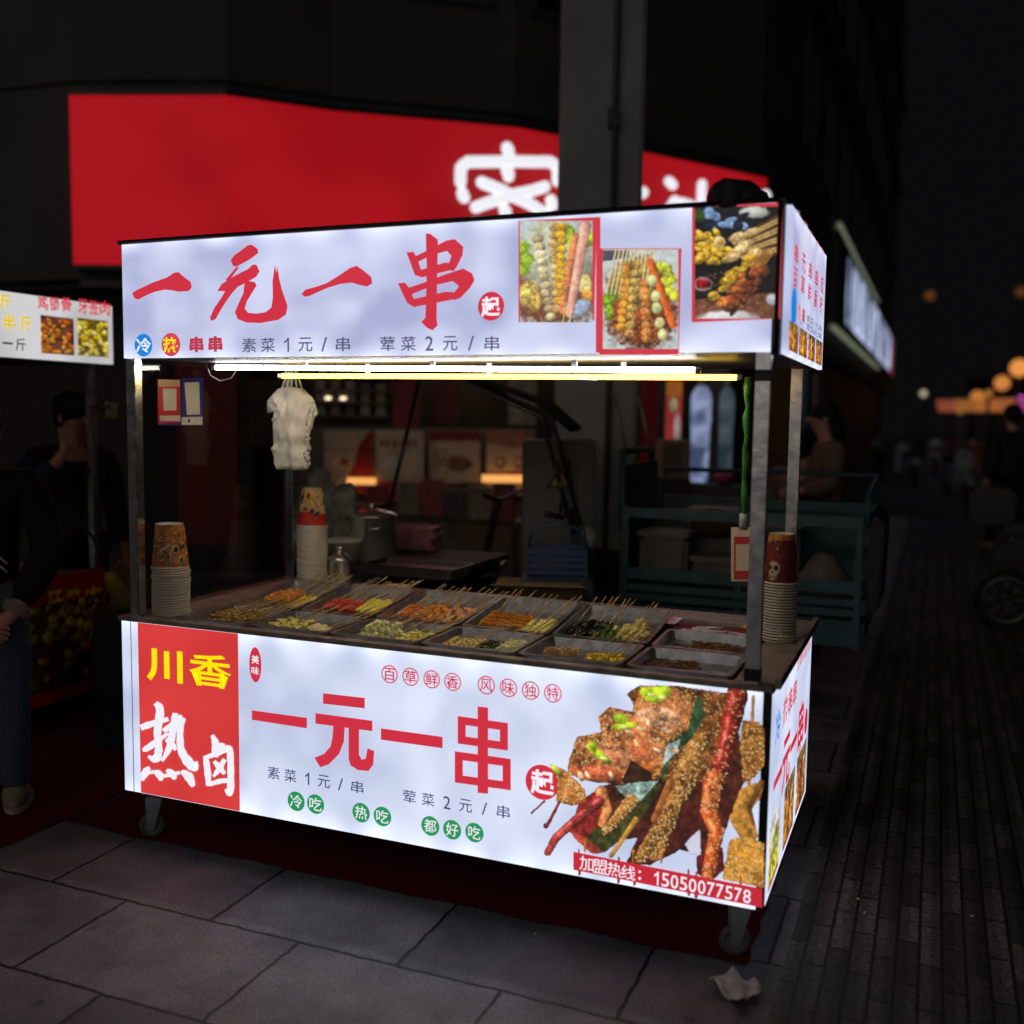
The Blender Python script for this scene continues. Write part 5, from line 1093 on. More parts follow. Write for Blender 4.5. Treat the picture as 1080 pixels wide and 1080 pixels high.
# ================================================================== BACKGROUND BUILDINGS
CONC = mat('dark facade', (.07, .07, .072), .8, var=.25, scale=1.2)
PL = [(-9.0, 3.9), (-4.274, 4.157), (-3.055, 4.591), (-2.463, 5.262), (-1.17, 6.255), (-.339, 7.449), (.63, 8.95), (.7, 11.0), (.70, 42.0)]
bld = empty('corner_building', (-1, 8, 0), 0, 'dark corner building rising behind the red shop sign and running down the street', 'building')
def rel(v): return (v[0] + 1, v[1] - 8, v[2])
def strip(poly, z0, z1, off, th, matl, name, parent):
    """wall strip along a polyline, off metres in front of it (towards the street), th thick"""
    mb = MB()
    nrm = []
    for i in range(len(poly)):
        a = poly[max(i - 1, 0)]; b = poly[min(i + 1, len(poly) - 1)]; dx, dy = b[0] - a[0], b[1] - a[1]; L = math.hypot(dx, dy); nrm.append((dy / L, -dx / L))
    vs = []
    for (x, y), (nx, ny) in zip(poly, nrm):
        for o_, z in ((off, z0), (off, z1), (off - th, z1), (off - th, z0)): vs.append(rel((x + nx * o_, y + ny * o_, z)) if parent is bld else (x + nx * o_, y + ny * o_, z))
    fs = []
    for i in range(len(poly) - 1):
        for k in range(4): fs.append((i * 4 + k, i * 4 + (k + 1) % 4, i * 4 + 4 + (k + 1) % 4, i * 4 + 4 + k))
    n = len(poly) - 1; fs += [(0, 1, 2, 3), (n * 4 + 3, n * 4 + 2, n * 4 + 1, n * 4)]
    mb.add(vs, fs); return mb.build(name, matl, parent)
strip(PL, 4.25, 17, .02, .4, CONC, 'upper_wall', bld)
for z in (7.2, 10.4, 13.6): strip(PL, z, z + .25, .14, .118, mat('ledge', (.05, .05, .05), .8), 'ledge', bld)
strip(PL, 2.62, 4.25, -.02, .3, CONC, 'fascia_wall', bld)
strip(PL[:3], 0, 2.62, -.6, .3, mat('shop wall dark', (.03, .02, .02), .7), 'shop_wall', bld); strip(PL[2:7], 0, 2.62, -.75, .3, mat('shop wall brown', (.07, .045, .03), .7, var=.3, scale=3), 'shop_wall', bld)
strip(PL[6:], 0, 2.62, -.25, .3, mat('shopfront brown', (.07, .05, .03), .6, var=.4, scale=2), 'shop_wall', bld)
strip(PL[1:7], 2.55, 2.61, .0, .8, mat('soffit', (.1, .08, .07), .6), 'soffit', bld)
WIN = mat('night window glass', (.01, .011, .014), .12)
rr = random.Random(3)
nw = 0
for i in (3, 4, 5, 7):
    (xa, ya), (xb, yb) = PL[i - 1] if i < 7 else PL[7], PL[i] if i < 7 else PL[8]
    L = math.hypot(xb - xa, yb - ya); dx, dy = (xb - xa) / L, (yb - ya) / L; nx, ny = dy, -dx; n = max(1, int(L / 2.6))
    for z in (5.2, 8.2):
        for k in range(min(n, 8)):
            s = (k + .5) / n * L; c_ = (xa + dx * s + nx * .03, ya + dy * s + ny * .03)
            T = Matrix(((dx, nx, 0, c_[0] + 1), (dy, ny, 0, c_[1] - 8), (0, 0, 1, z), (0, 0, 0, 1)))
            hw = min(.6, L * .35); f = MB(); 
            f.box(-hw - .05, .0, -.05, -hw, .03, 1.55, T); f.box(hw, 0, -.05, hw + .05, .03, 1.55, T); f.box(-hw, 0, -.05, hw, .03, 0, T); f.box(-hw, 0, 1.5, hw, .03, 1.55, T); w_o = f.build('window', mat('window frame', (.06, .06, .06), .5), bld)
            f = MB(); f.box(-hw, .004, 0, hw, .012, 1.5, T); f.build('pane', WIN, w_o)
# red fascia light box
ss = empty('shop_sign', (-1.5, 6.0, 2.7), 0, 'long curved red light box sign with white characters above the shop behind', 'shop sign')
SPL = PL[1:7]
def strip_o(*a):
    o = strip(*a); o.location = (1.5, -6.0, -2.7); return o
REDSIGN = glow_mottled('red sign acrylic', (.30, .004, .007), (.38, .006, .011), .8, .02)
spn = strip_o(SPL, 2.72, 4.1, .12, .13, REDSIGN, 'sign_face', ss)
strip_o(SPL, 4.1, 4.14, .13, .15, BLACKP, 'edging', ss); strip_o(SPL, 2.68, 2.72, .13, .15, BLACKP, 'edging', ss)
# white rounded characters set along the curve
def curve_pt(s):
    for i in range(len(SPL) - 1):
        L = math.dist(SPL[i], SPL[i + 1])
        if s <= L or i == len(SPL) - 2:
            dx, dy = (SPL[i + 1][0] - SPL[i][0]) / L, (SPL[i + 1][1] - SPL[i][1]) / L; return SPL[i][0] + dx * s, SPL[i][1] + dy * s, dx, dy
        s -= L
SIGNW = glow('white sign character', (.85, .86, .92), 1.)
def s_of(a, b):
    # arc length under a photo pixel on the sign
    best = None; s = 0
    tot = sum(math.dist(SPL[i], SPL[i + 1]) for i in range(len(SPL) - 1))
    for k in range(400):
        s = tot * k / 399; x, y, dx, dy = curve_pt(s); d = np.array([x, y, 3.4]) - CAM; u = 540 + FPX * (d @ RGT) / (d @ FWD)
        if best is None or abs(u - a) < best[0]: best = (abs(u - a), s)
    return best[1]
def sign_fn(a, b, w=0.):
    x, y, dx, dy = curve_pt(s_of(a, 0)); r_ = ray(a, b); t = ((x - CAM[0]) * r_[0] + (y - CAM[1]) * r_[1]) / (r_[0] ** 2 + r_[1] ** 2)
    return (x + dy * (.155 + w), y - dx * (.155 + w), CAM[2] + t * r_[2])
def rounded(strokes, w):
    mb = MB(); q = 0
    for st in strokes:
        P = []
        for i in range(len(st) - 1):
            for k in range(5): P.append((st[i][0] + (st[i + 1][0] - st[i][0]) * k / 5, st[i][1] + (st[i + 1][1] - st[i][1]) * k / 5))
        P.append(st[-1])
        pts = [sign_fn(a, b) for a, b in P]; r0 = w
        mb.tube([tuple(Vector(pts[0]) * 2 - Vector(pts[0]))] + pts[1:] if len(pts) > 1 else pts, r0, 10); mb.ball(pts[0], r0, 10); mb.ball(pts[-1], r0, 10)
    o = mb.build('lettering', SIGNW, ss); o.location = (1.5, -6.0, -2.7); return o
rounded([[(530, 160), (531, 168)], [(482, 196), (482, 181), (488, 175), (570, 174), (577, 180), (577, 194)], [(497, 222), (564, 200)], [(503, 196), (528, 206), (566, 228)], [(484, 207), (485, 212)], [(571, 214), (573, 220)], [(530, 184), (532, 190)], [(528, 224), (529, 230)],
         [(495, 240), (565, 240), (565, 262), (495, 262), (495, 240)], [(530, 232), (530, 285)], [(484, 288), (560, 282), (574, 290)]], .053)
rounded([[(693, 194), (697, 198)], [(688, 232), (700, 214)], [(728, 197), (728, 250), (722, 254)], [(706, 216), (720, 220), (708, 244)], [(748, 212), (734, 226), (746, 246)]], .05)
rounded([[(770, 206), (771, 244)], [(762, 222), (780, 224)], [(760, 250), (782, 244)], [(786, 218), (800, 221)], [(787, 218), (786, 250)], [(794, 208), (798, 240), (804, 250)]], .055)
rounded([[(596, 200), (666, 206)], [(632, 190), (632, 226)], [(600, 214), (600, 222)], [(606, 240), (656, 244), (656, 272), (606, 268)]], .058)
# shop front pieces behind the cart
ROT = .42
def panel(a0, b0, a1, b1, d, rot, th, name, matl, label=None, cat=None, group=None, parent=None, bevel=0.):
    p = dep((a0 + a1) / 2, (b0 + b1) / 2, d); w = (a1 - a0) / FPX * d / max(.3, math.cos(rot - YAW)); h = (b1 - b0) / FPX * d
    mb = MB(); mb.box(-w / 2, 0, -h / 2, w / 2, th, h / 2); o = mb.build(name, matl, parent, bevel=bevel, loc=tuple(p) if parent is None else rel(p), rz=rot)
    if label: tag(o, label, cat, group)
    o['_w'] = w; o['_h'] = h; return o
DRED = mat('red shopfront paint', (.25, .012, .012), .5, var=.25, scale=4)
panel(186, 380, 250, 575, 7.75, .3, .05, 'door_panel', DRED, parent=bld); panel(415, 395, 443, 452, 8.9, ROT, .04, 'door_panel', DRED, parent=bld)
panel(680, 385, 693, 515, 9.3, .6, .12, 'pillar', mat('red pillar paint', (.4, .015, .015), .5), parent=bld); panel(649, 385, 671, 515, 9.2, .6, .1, 'pillar', mat('brown pillar', (.16, .075, .03), .6, var=.3), parent=bld); panel(808, 380, 836, 540, 10.5, .9, .1, 'door_panel', mat('ochre panel', (.2, .11, .03), .6, var=.3), parent=bld)
panel(848, 380, 856, 560, 11.5, 1.2, .1, 'door_panel', mat('teal door', (.02, .07, .08), .6), parent=bld); panel(858, 395, 868, 545, 12, 1.2, .1, 'door_panel', mat('pink door', (.2, .1, .11), .6), parent=bld)
# shop counter with posters
ctr = panel(300, 452, 565, 600, 8.75, ROT, .35, 'shop_counter', mat('counter cream', (.2, .15, .11), .5, var=.2), 'long cream serving counter of the shop behind the cart', 'counter')
def poster(a0, b0, a1, b1, d, label, seed):
    o = panel(a0, b0, a1, b1, d, ROT, .012, 'poster', mat('poster board', (.3, .25, .2), .5), label, 'poster', 'posters on the shop counter'); w, h = o['_w'], o['_h']
    c = Canvas(-w / 2, -h / 2, w / 2, h / 2, 130, (224, 200, 168)); r = np.random.default_rng(seed); c.img = c.tex((216, 190, 160), .1)
    if seed == 2:
        c.poly([(-w / 2, h * .22), (w / 2, h * .22), (w / 2, h / 2), (-w / 2, h / 2)], (206, 66, 84), .1); c.blob(w * -.2, 0, w * .24, h * .16, 0, (232, 222, 206), .05, .2); c.poly([(w * .02, -h * .17), (w * .4, -h * .17), (w * .4, h * .15), (w * .02, h * .15)], (228, 206, 170), .1)
        for k in range(6): c.poly([(-w * .42 + k * w * .14, -h * .36), (-w * .33 + k * w * .14, -h * .36), (-w * .33 + k * w * .14, -h * .27), (-w * .42 + k * w * .14, -h * .27)], (170, 60, 40), .1)
        for k in range(3): c.blob(-w * .3 + k * w * .3, h * .34, w * .08, h * .05, 0, ((150, 120, 150), (224, 150, 150), (140, 150, 160))[k], .1)
    elif seed == 3:
        c.poly([(-w / 2, -h / 2), (w / 2, -h / 2), (w / 2, -h * .34), (-w / 2, -h * .34)], (150, 40, 36), .2); c.poly([(-w / 2, h * .3), (w / 2, h * .26), (w / 2, h * .5), (-w / 2, h * .5)], (96, 40, 34), .2); c.blob(w * .1, 0, w * .26, h * .14, 0, (150, 96, 66), .3)
        for k in range(4): c.poly([(-w * .4, -h * .22 + k * h * .07), (-w * .1, -h * .22 + k * h * .07), (-w * .1, -h * .19 + k * h * .07), (-w * .4, -h * .19 + k * h * .07)], (130, 70, 60), .2)
    elif seed == 4:
        c.poly([(-w / 2, -h / 2), (w / 2, -h / 2), (w / 2, -h * .2), (-w / 2, -h * .28)], (180, 120, 96), .2); c.poly([(-w / 2, h * .16), (w / 2, h * .12), (w / 2, h * .24), (-w / 2, h * .28)], (180, 34, 30), .2)
        for k in (-1, 1): c.blob(k * w * .2, 0, w * .13, h * .1, 0, (120, 56, 48), .2); c.blob(k * w * .2, 0, w * .1, h * .075, 0, (208, 180, 150), .1)
    else:
        c.poly([(w * .5, -h * .5), (w * .5, h * .5), (-w * .2, h * .5), (-w * .02, h * .25), (w * .12, 0), (w * .16, -h * .2), (w * .3, -h * .4), (w * .42, -h * .5)], (160, 32, 28), .3); c.blob(-w * .2, h * .1, w * .2, h * .2, 0, (228, 200, 170), .1); c.blob(-w * .1, 0, w * .1, h * .06, 0, (176, 70, 56), .1); c.poly([(-w / 2, -h * .2), (w * .1, -h * .2), (w * .1, -h * .18), (-w / 2, -h * .18)], (150, 100, 80), .1)
    c.build('print', lambda x, y, q=0.: (x, -q, -y), PAPER, o, lift=.002)
poster(342, 454, 394, 520, 8.55, 'cream and red poster left of the pink footed one on the shop counter', 1); poster(396, 454, 447, 528, 8.5, 'cream poster with a pink foot standing at the shop counter', 2); poster(452, 454, 506, 525, 8.6, 'cream and red poster half hidden behind the dark scooter', 3); poster(513, 454, 562, 522, 8.6, 'cream and red poster right of the dark scooter mirror', 4)
WARM = glow('warm counter lamp', (1., .45, .12), 1.)
panel(366, 504, 396, 511, 8.45, ROT, .03, 'counter_lamp', WARM, 'small warm strip lamp below the left poster', 'lamp'); panel(508, 501, 560, 509, 8.45, ROT, .03, 'counter_lamp', WARM, 'wide warm strip lamp low on the counter behind the scooter', 'lamp')
panel(341, 418.5, 369, 421.5, 9.2, ROT, .03, 'shelf_lamp', glow('shelf strip', (1., .8, .5), 2.), 'thin warm strip lamp on the back shelf of the shop', 'lamp')
f_sh = panel(334, 400, 412, 450, 9.3, ROT, .2, 'display_shelf', mat('shelf back', (.09, .06, .045), .6), 'brown display shelf inside the shop behind the hanging bags', 'shelf')
w, h = f_sh['_w'], f_sh['_h']
for z in (-.28, .0, .25): mb = MB(); mb.box(-w / 2, -.16, z * h - .01, w / 2, -.001, z * h + .01); mb.build('shelf_board', mat('shelf board', (.16, .11, .07), .5), f_sh)
rr = random.Random(8)
basep = f_sh.location; 
for z in (-.28, .0, .25):
    for k in range(5):
        x = -w * .42 + k * w * .2; hh = rr.uniform(.05, .10); mb = MB(); mb.box(-.04, -.04, 0, .04, .04, hh); mb.box(-.03, -.03, hh, .03, .03, hh + .02); o = mb.build('goods_box', mat('goods ' + str(rr.randrange(4)), ((.3, .2, .1), (.35, .3, .25), (.3, .05, .04), (.1, .1, .1))[rr.randrange(4)], .5), bevel=.004)
        v = Vector((x, -.08, z * h + .011)); v.rotate(Matrix.Rotation(ROT, 3, 'Z')); o.location = basep + v; o.rotation_euler.z = ROT; tag(o, 'small packaged goods standing on the brown display shelf', 'package', 'goods on the display shelf')
MENU = mat('menu board dark red', (.16, .02, .02), .5, var=.5, scale=9)
panel(455, 398, 484, 446, 9.2, ROT, .03, 'menu_board', MENU, 'dark red menu board hanging left of the scooter canopy', 'menu board')
panel(536, 398, 566, 448, 9.3, ROT, .03, 'menu_board', mat('menu board cream', (.34, .27, .2), .5, var=.5, scale=10), 'cream menu board hanging right of the scooter canopy', 'menu board')
panel(262, 400, 300, 470, 8.6, .35, .04, 'door_panel', mat('brown door', (.10, .05, .035), .6, var=.4, scale=3), parent=bld)
BY = 4.3; BZ = float(aty(465, 545, BY)[2]); bl_, br_ = aty(385, 545, BY)[0], aty(556, 545, BY)[0]
for k, (a, b, c_) in enumerate(((398, 536, (.3, .03, .04)), (428, 540, (.25, .2, .15)), (455, 535, (.28, .05, .04)), (480, 542, (.06, .06, .07)), (508, 538, (.3, .24, .16)), (534, 541, (.22, .03, .03)))):
    p_ = aty(a, b, BY); mb = MB(); mb.box(-.08, -.07, 0, .08, .07, .20 + .03 * (k % 3)); mb.box(-.085, -.075, .20 + .03 * (k % 3) + .001, .085, .075, .215 + .03 * (k % 3)); o = mb.build('goods_carton', mat('goods carton %d' % k, c_, .5, var=.3, scale=20), bevel=.006); o.location = (p_[0], BY + .05 * math.sin(k), BZ + .001); o.rotation_euler.z = ROT + .2 * math.sin(k * 2)
    tag(o, ('small dark red', 'small cream', 'small brick red', 'small charcoal', 'small tan', 'small wine red')[k] + ' carton on the long bench before the shop counter', 'carton', 'cartons on the long bench')
bench = empty('bench', ((bl_ + br_) / 2, BY, 0), 0, 'long dark bench with cartons in front of the cream shop counter', 'bench'); hw_ = (br_ - bl_) / 2
f = MB(); f.box(-hw_, -.16, BZ - .03, hw_, .2, BZ); f.build('bench_top', mat('bench wood', (.05, .035, .025), .6), bench)
for sx in (-hw_ + .05, hw_ - .05):
    for sy in (-.12, .15): f = MB(); f.box(sx - .02, sy - .02, 0, sx + .02, sy + .02, BZ - .031); f.build('leg', mat('bench wood', (.05, .035, .025), .6), bench)
# ceiling lamp of the shop (lit interior)
f = MB(); f.tube([(-1.75, 6.1, 2.45), (-.95, 6.75, 2.45)], .03, 10); tag(f.build('shop_lamp', glow('shop tube lamp', (1., .82, .6), 5.)), 'tube lamp under the soffit of the red signed shop', 'lamp')
f = MB(); f.tube([(.1, 8.3, 2.45), (.5, 8.95, 2.45)], .03, 10); tag(f.build('shop_lamp', glow('cool shop tube', (.75, .85, 1.), 7.)), 'cool tube lamp under the soffit near the air conditioner', 'lamp')
# poster pillar, AC unit, pale bottles
c = Canvas(0, 0, 1, 3, 20, (206, 60, 50)); 
o = panel(702, 402, 719, 466, 9.0, .5, .03, 'banner', mat('banner base', (.5, .12, .06), .5), 'narrow orange and red banner above the air conditioner unit', 'banner'); w, h = o['_w'], o['_h']
c = Canvas(-w / 2, -h / 2, w / 2, h / 2, 160, (220, 130, 30)); c.img = c.tex((214, 120, 40), .1); c.poly([(-w / 2, -h * .25), (w / 2, -h * .25), (w / 2, h * .5), (-w / 2, h * .5)], (206, 60, 60), .1); c.blob(0, -h * .1, w * .3, h * .14, 0, (226, 216, 150), .3); c.blob(w * .25, h * .3, w * .25, h * .3, 0, (222, 190, 190), .2)
c.build('print', lambda x, y, q=0.: (x, -q, -y), print_mat('lit banner print', .35), o, lift=.002)
p = dep(712, 505, 8.7); ac = empty('air_conditioner_unit', (p[0], p[1], p[2]), .45, 'beige outdoor air conditioner unit with slotted grille beside the red pillar', 'air conditioner')
f = MB(); f.box(-.13, 0, 0, .13, .22, .33); f.build('casing', mat('ac beige', (.34, .26, .15), .5), ac, bevel=.01)
f = MB()
for k in range(9): f.box(-.11, -.008, .03 + k * .031, .06, -.001, .045 + k * .031)
f.build('grille', mat('ac grille', (.05, .04, .03), .5), ac); f = MB(); f.box(.075, -.006, .02, .12, -.001, .31); f.build('service_panel', mat('ac panel', (.28, .19, .09), .5), ac)
f = MB(); f.box(-.14, .02, -p[2] + .0, .14, .2, -.002); b = f.build('plinth', mat('plinth', (.06, .05, .045), .8)); b.location = p; b.rotation_euler.z = .45; tag(b, 'dark plinth below the beige air conditioner unit', 'plinth')
PALE = glow_mottled('pale blue emissive plastic', (.035, .06, .12), (.26, .31, .50), 5., .2); PALE2 = glow_mottled('dim teal emissive plastic', (.012, .025, .035), (.05, .075, .09), 5., .1)  # bottle glow is emission put into the material; no lamp inside
def bottle(a, b0, b1, d, R, matl, label):
    pb = dep(a, b1, d); h = (b1 - b0) / FPX * d; o = empty('display_bottle', (pb[0], pb[1], pb[2]), 0, label, 'display bottle')
    f = MB(); f.lathe([(0, 0), (R * .8, 0), (R * .86, h * .04), (R * .9, h * .5), (R, h * .58), (R, h * .78), (R * .9, h * .84), (R * .66, h * .89), (R * .4, h * .91)], n=24); f.build('body', matl, o)
    f = MB(); f.lathe([(R * .4, h * .9), (R * .42, h * .93), (R * .38, h), (0, h)], n=20); f.build('cap', mat('bottle cap', (.4, .42, .5), .4), o)
    f = MB(); f.lathe([(R * 1.2, -pb[2]), (R * 1.2, -.002), (0, -.002)], n=20); b = f.build('pedestal', mat('pedestal', (.05, .05, .05), .6)); b.location = pb; tag(b, 'dark pedestal under the ' + label.split(' standing')[0], 'pedestal')
bottle(737, 398, 508, 9.2, .092, PALE, 'bright pale blue oversized bottle standing in the doorway beyond the air conditioner'); bottle(764, 400, 506, 9.6, .07, PALE2, 'dim teal oversized bottle standing right of the bright blue one')
lump('cushion', dep(762, 504, 8.4), (.09, .07, .05), mat('pink cloth', (.5, .08, .14), .7), 'small pink cloth bundle below the teal bottle', 'cloth', .1, 8).location.z -= .0
p = dep(762, 511, 8.4); f = MB(); f.box(-.2, -.15, 0, .2, .15, p[2]); b = f.build('low_table', mat('low table', (.05, .045, .04), .6), bevel=.01); b.location = (p[0], p[1], 0); tag(b, 'dark low table carrying the pink cloth bundle', 'table')
# grey column and electric cabinet
p = dep(627, 430, 6.2); cw = 84 / FPX * 6.2 / 2
col = empty('concrete_column', (p[0], p[1], 0), YAW, 'wide grey concrete column rising in front of the red shop sign', 'column')
COLM = mat('grey column paint', (.3, .3, .285), .7, var=.2, scale=2.5, bump=.05)
f = MB(); f.box(-cw, -cw * .6, 0, cw, cw * .6, 9); f.build('shaft', COLM, col, bevel=.02); f = MB(); f.tube([(cw * .28, -cw * .6 - .025, .3), (cw * .28, -cw * .6 - .025, 9)], .018); f.build('conduit', mat('conduit', (.1, .1, .1), .5), col)
f = MB(); f.box(-.02, -.05, 2.9, .04, 0, 3.0); ob = f.build('bracket', mat('bracket', (.05, .05, .05), .5), col); ob.location = (cw * .2, -cw * .6 - .001, .25)
p = dep(590, 500, 5.4); eb = empty('electric_cabinet', (p[0], p[1], 0), .4, 'grey street electric cabinet with a warning triangle behind the scooter', 'electric cabinet')
f = MB(); f.box(-.19, 0, 0, .19, .25, 1.38); f.build('casing', mat('cabinet grey', (.09, .09, .09), .55, var=.15), eb, bevel=.008); f = MB(); f.box(-.17, -.008, .1, .17, -.001, 1.34); f.build('door', mat('cabinet door', (.10, .10, .10), .5, var=.15), eb)
f = MB(); f.prism([(-.07, 1.13), (.07, 1.13), (0, 1.25)], lambda a, b, w: (a, -.009 - w, b), .003); f.prism([(-.047, 1.142), (.047, 1.142), (0, 1.223)], lambda a, b, w: (a, -.0125 - w, b), .001); f.mi[-5:] = [1] * 5; f.prism([(-.008, 1.16), (.006, 1.16), (.012, 1.185), (.003, 1.185), (.006, 1.205), (-.008, 1.18), (0, 1.18)], lambda a, b, w: (a, -.014 - w, b), .001)
f.build('warning_sign', [mat('sign black', (.01, .01, .01), .5), mat('sign yellow', (.35, .22, .02), .5)], eb)
# street side fascia lights on the right
FC = PL[8]
fs_ = empty('shop_fascia', (.8, 25, 3.1), 0, 'long pale lit shop fascia running down the street right of the cart', 'shop sign')
f = MB(); f.box(-.12, -8.5, .1, .02, 16, 1.75); f.build('backing', mat('fascia dark', (.03, .04, .045), .5), fs_)
f = MB(); f.box(-.02, -8.6, 1.77, .05, 4, 1.84); f.box(-.02, -9., -.02, .05, 6, .05); f.build('light_strip', glow('cream led strip', (.13, .145, .10), 1.), fs_)
f = MB(); f.box(.022, -6.5, .3, .04, 13.5, 1.55); f.build('lit_panel', glow_mottled('blue white fascia', (.10, .13, .22), (.62, .70, .98), .9, .1), fs_)
f = MB(); f.box(.022, 13.6, .2, .05, 16, 1.5); f.build('red_panel', glow('dim red fascia', (.13, .02, .03), 1.), fs_)
V, Fs = text_mesh('服饰鞋包精品折扣店', .02); mn, mx = V.min(0), V.max(0)
for i in range(9): 
    f = MB(); f.box(.041, -6.2 + i * 2.1, .42, .06, -5.75 + i * 2.1 - (i % 3) * .12, 1.5); f.build('mullion', mat('fascia mullion', (.05, .05, .06), .5), fs_)
# people, lamps and added glowing stalls down the street
def street_lamp(a, b, d, col, st, label, r=.3):
    p = dep(a, b, d); o = empty('street_lamp', (p[0], p[1], 0), 0, label, 'street lamp', 'lit lamps far down the street')
    f = MB(); f.tube([(0, .12, 0), (0, .12, p[2])], .05); f.build('pole', mat('lamp pole', (.03, .03, .03), .5), o)
    f = MB(); f.ball((0, 0, p[2]), r, 20); f.build('lamp_head', glow(label, col, st), o)
OR = (1., .36, .08)
for q in ((1012, 432, 38, OR, .5, 'lowest orange lamp at the near end of the far row'), (1031, 419, 40, OR, .5, 'second orange lamp from the low end of the far row'), (1043, 415, 33, OR, .35, 'orange lamp midway along the far rising row'), (1057, 404, 39, OR, .6, 'orange lamp next below the top of the far row'), (1075, 388, 35, OR, .8, 'topmost and brightest orange lamp of the far row'), (1076, 424, 36, (.9, .12, .7), .9, 'pink lamp below the orange row at the right edge'), (974, 415, 40, (1., .85, .6), .45, 'small whitish lamp beside the end of the far building'), (981, 312, 60, OR, .07, 'faint amber lamp high above the street'), (1077, 308, 60, OR, .07, 'faint amber lamp high at the right picture edge'), (1000, 428, 40, (1., .5, .4), .3, 'dim peach lamp left of the orange row')): street_lamp(*q, r={1012: .14, 1031: .26, 1043: .12, 1057: .28, 1075: .3, 1076: .22, 974: .13, 1000: .16}.get(q[0], .3))
for k, (a, c_, lab) in enumerate(((1003, (.22, .05, .03), 'added far stall with a dim rosy glowing awning, left of the row'), (1022, (.26, .09, .02), 'added far stall with a dim orange glowing awning, second of the row'), (1044, (.34, .11, .02), 'added far stall with an orange glowing awning in the middle of the row'), (1066, (.30, .09, .03), 'added far stall with an orange glowing awning, second from the right edge'), (1092, (.22, .03, .16), 'added far stall with a pinkish glowing awning at the right edge'))):
    p = dep(a, 440, 39 - k * 1.2); o = empty('glow_stall', (p[0], p[1], 0), .1, lab, 'market stall', 'added glowing stalls far down the street')
    f = MB(); f.box(-.45, -.3, 0, .45, .3, .85); f.build('counter', mat('far stall counter', (.10, .05, .04), .7), o); f = MB(); f.prism([(-.4, 1.9), (-.38, 2.05), (.35, 2.35), (.35, 2.3)], lambda q, z, w: (-.5 + w, q, z), 1.); f.build('awning', glow('light smear awning %d' % k, c_, 1.), o)  # stall added; its emissive awning paints in a warm smear of light
    for sx in (-.44, .41): f = MB(); f.box(sx, -.3, .852, sx + .03, -.27, 1.95); f.build('post', mat('far stall post', (.08, .08, .08), .5), o)
farb = MB(); farb.box(-2, 0, 0, 18, 6, 3.2); farb.box(-2.2, -1.2, 3.2, 18.2, 6.1, 3.5); o = farb.build('far_building', mat('far building', (.03, .028, .03), .8)); o.location = (6, 46, 0); tag(o, 'low dark building closing the end of the street', 'building')

# ================================================================== NEIGHBOUR STALL
XN = -1.186
nb = empty('food_stall', (XN - .5, .6, 0), 0, 'neighbouring snack stall with white lit sign and dim red body at the left edge', 'food stall')
def nrel(mb, name, matl, **k):
    o = mb.build(name, matl, nb, **k); o.location = (-(XN - .5), -.6, 0); return o
f = MB(); f.box(XN - 1.1, -.9, .17, XN - .012, 1.16, .70); nrel(f, 'cabinet', mat('neighbour cabinet', (.1, .012, .014), .5))
f = MB(); f.box(XN - .011, -.9, .145, XN, 1.16, .735); np_ = nrel(f, 'side_panel', mat('dim red panel', tuple(lin((190, 36, 40))), .45, var=.1))
nfn = plane_x(XN + .0)
def np3(s, t, w=0.): return (XN + w - (0), s, t)
def nlet(ch, box, matl, parent, x, **k):
    y0, z0, y1, z1 = pix_box(plane_x(x), *box, 1); return letter(ch, y0, z0, y1, z1, on_side(x), matl, parent, **k)
NY = mat('dim yellow ink', tuple(lin((246, 206, 60))), .45, var=.05)
for ch, a in (('牙', 57), ('签', 77.5), ('肉', 98)): nlet(ch, (a - 8.5, 633 - (a - 77) * .14 - 13, a + 8.5, 633 - (a - 77) * .14 + 13), NY, np_, XN, bold=.025, lift=.003)
c = Canvas(26, 650, 107, 740, 1.6, (60, 40, 20)); c.img = c.tex((70, 48, 22), .5); rr = np.random.default_rng(4)
for _ in range(46): c.blob(rr.uniform(28, 106), rr.uniform(652, 736), rr.uniform(5, 9), rr.uniform(4, 7), rr.uniform(0, 90), ((206, 166, 30), (186, 130, 30), (150, 140, 40))[rr.integers(0, 3)], .6, .8)
for _ in range(14): x, y = rr.uniform(30, 100), rr.uniform(655, 730); c.stroke([(x, y), (x + 10, y - 14)], .7, .7, (196, 160, 80))
cv = c
y0, z0 = atx(26, 742, XN)[1:]; y1, z1 = atx(107, 645, XN)[1:]
cv.build('food_picture', lambda a, b, w=0.: (XN + w, y0 + (a - 26) / 81 * (y1 - y0), .61 - (b - 650) / 90 * .40), PAPER, np_, lift=.003)
f = MB(); f.box(XN - 1.1, -.9, .702, XN - .012, 1.16, .72); nrel(f, 'counter', RIMSTEEL)
for yy in (-.85, 1.10): f = MB(); f.box(XN - .04, yy, .7365, XN - .005, yy + .035, 1.72); nrel(f, 'post', STEEL, bevel=.003)
f = MB(); f.box(XN - 1.1, -.9, 1.722, XN - .022, 1.22, 1.98); nrel(f, 'roof_box', BLACKP)
NWHITE = glow_mottled('neighbour sign sheet', (.40, .40, .40), (.62, .62, .63), 2.)
f = MB(); f.box(XN - .02, -.9, 1.725, XN, 1.245, 2.005); ns = nrel(f, 'sign_panel', NWHITE)
for ch, a in (('鸡', 44.5), ('锁', 57), ('骨', 69.5), ('牙', 87), ('签', 98.5), ('肉', 110)): nlet(ch, (a - 5.4, 319.5 + (a - 44) * .085 - 7.5, a + 5.4, 319.5 + (a - 44) * .085 + 7.5), RED_INK, ns, XN, bold=.02, lift=.003)
DY = glow('deep yellow lettering film', tuple(lin((240, 206, 20))), .9)
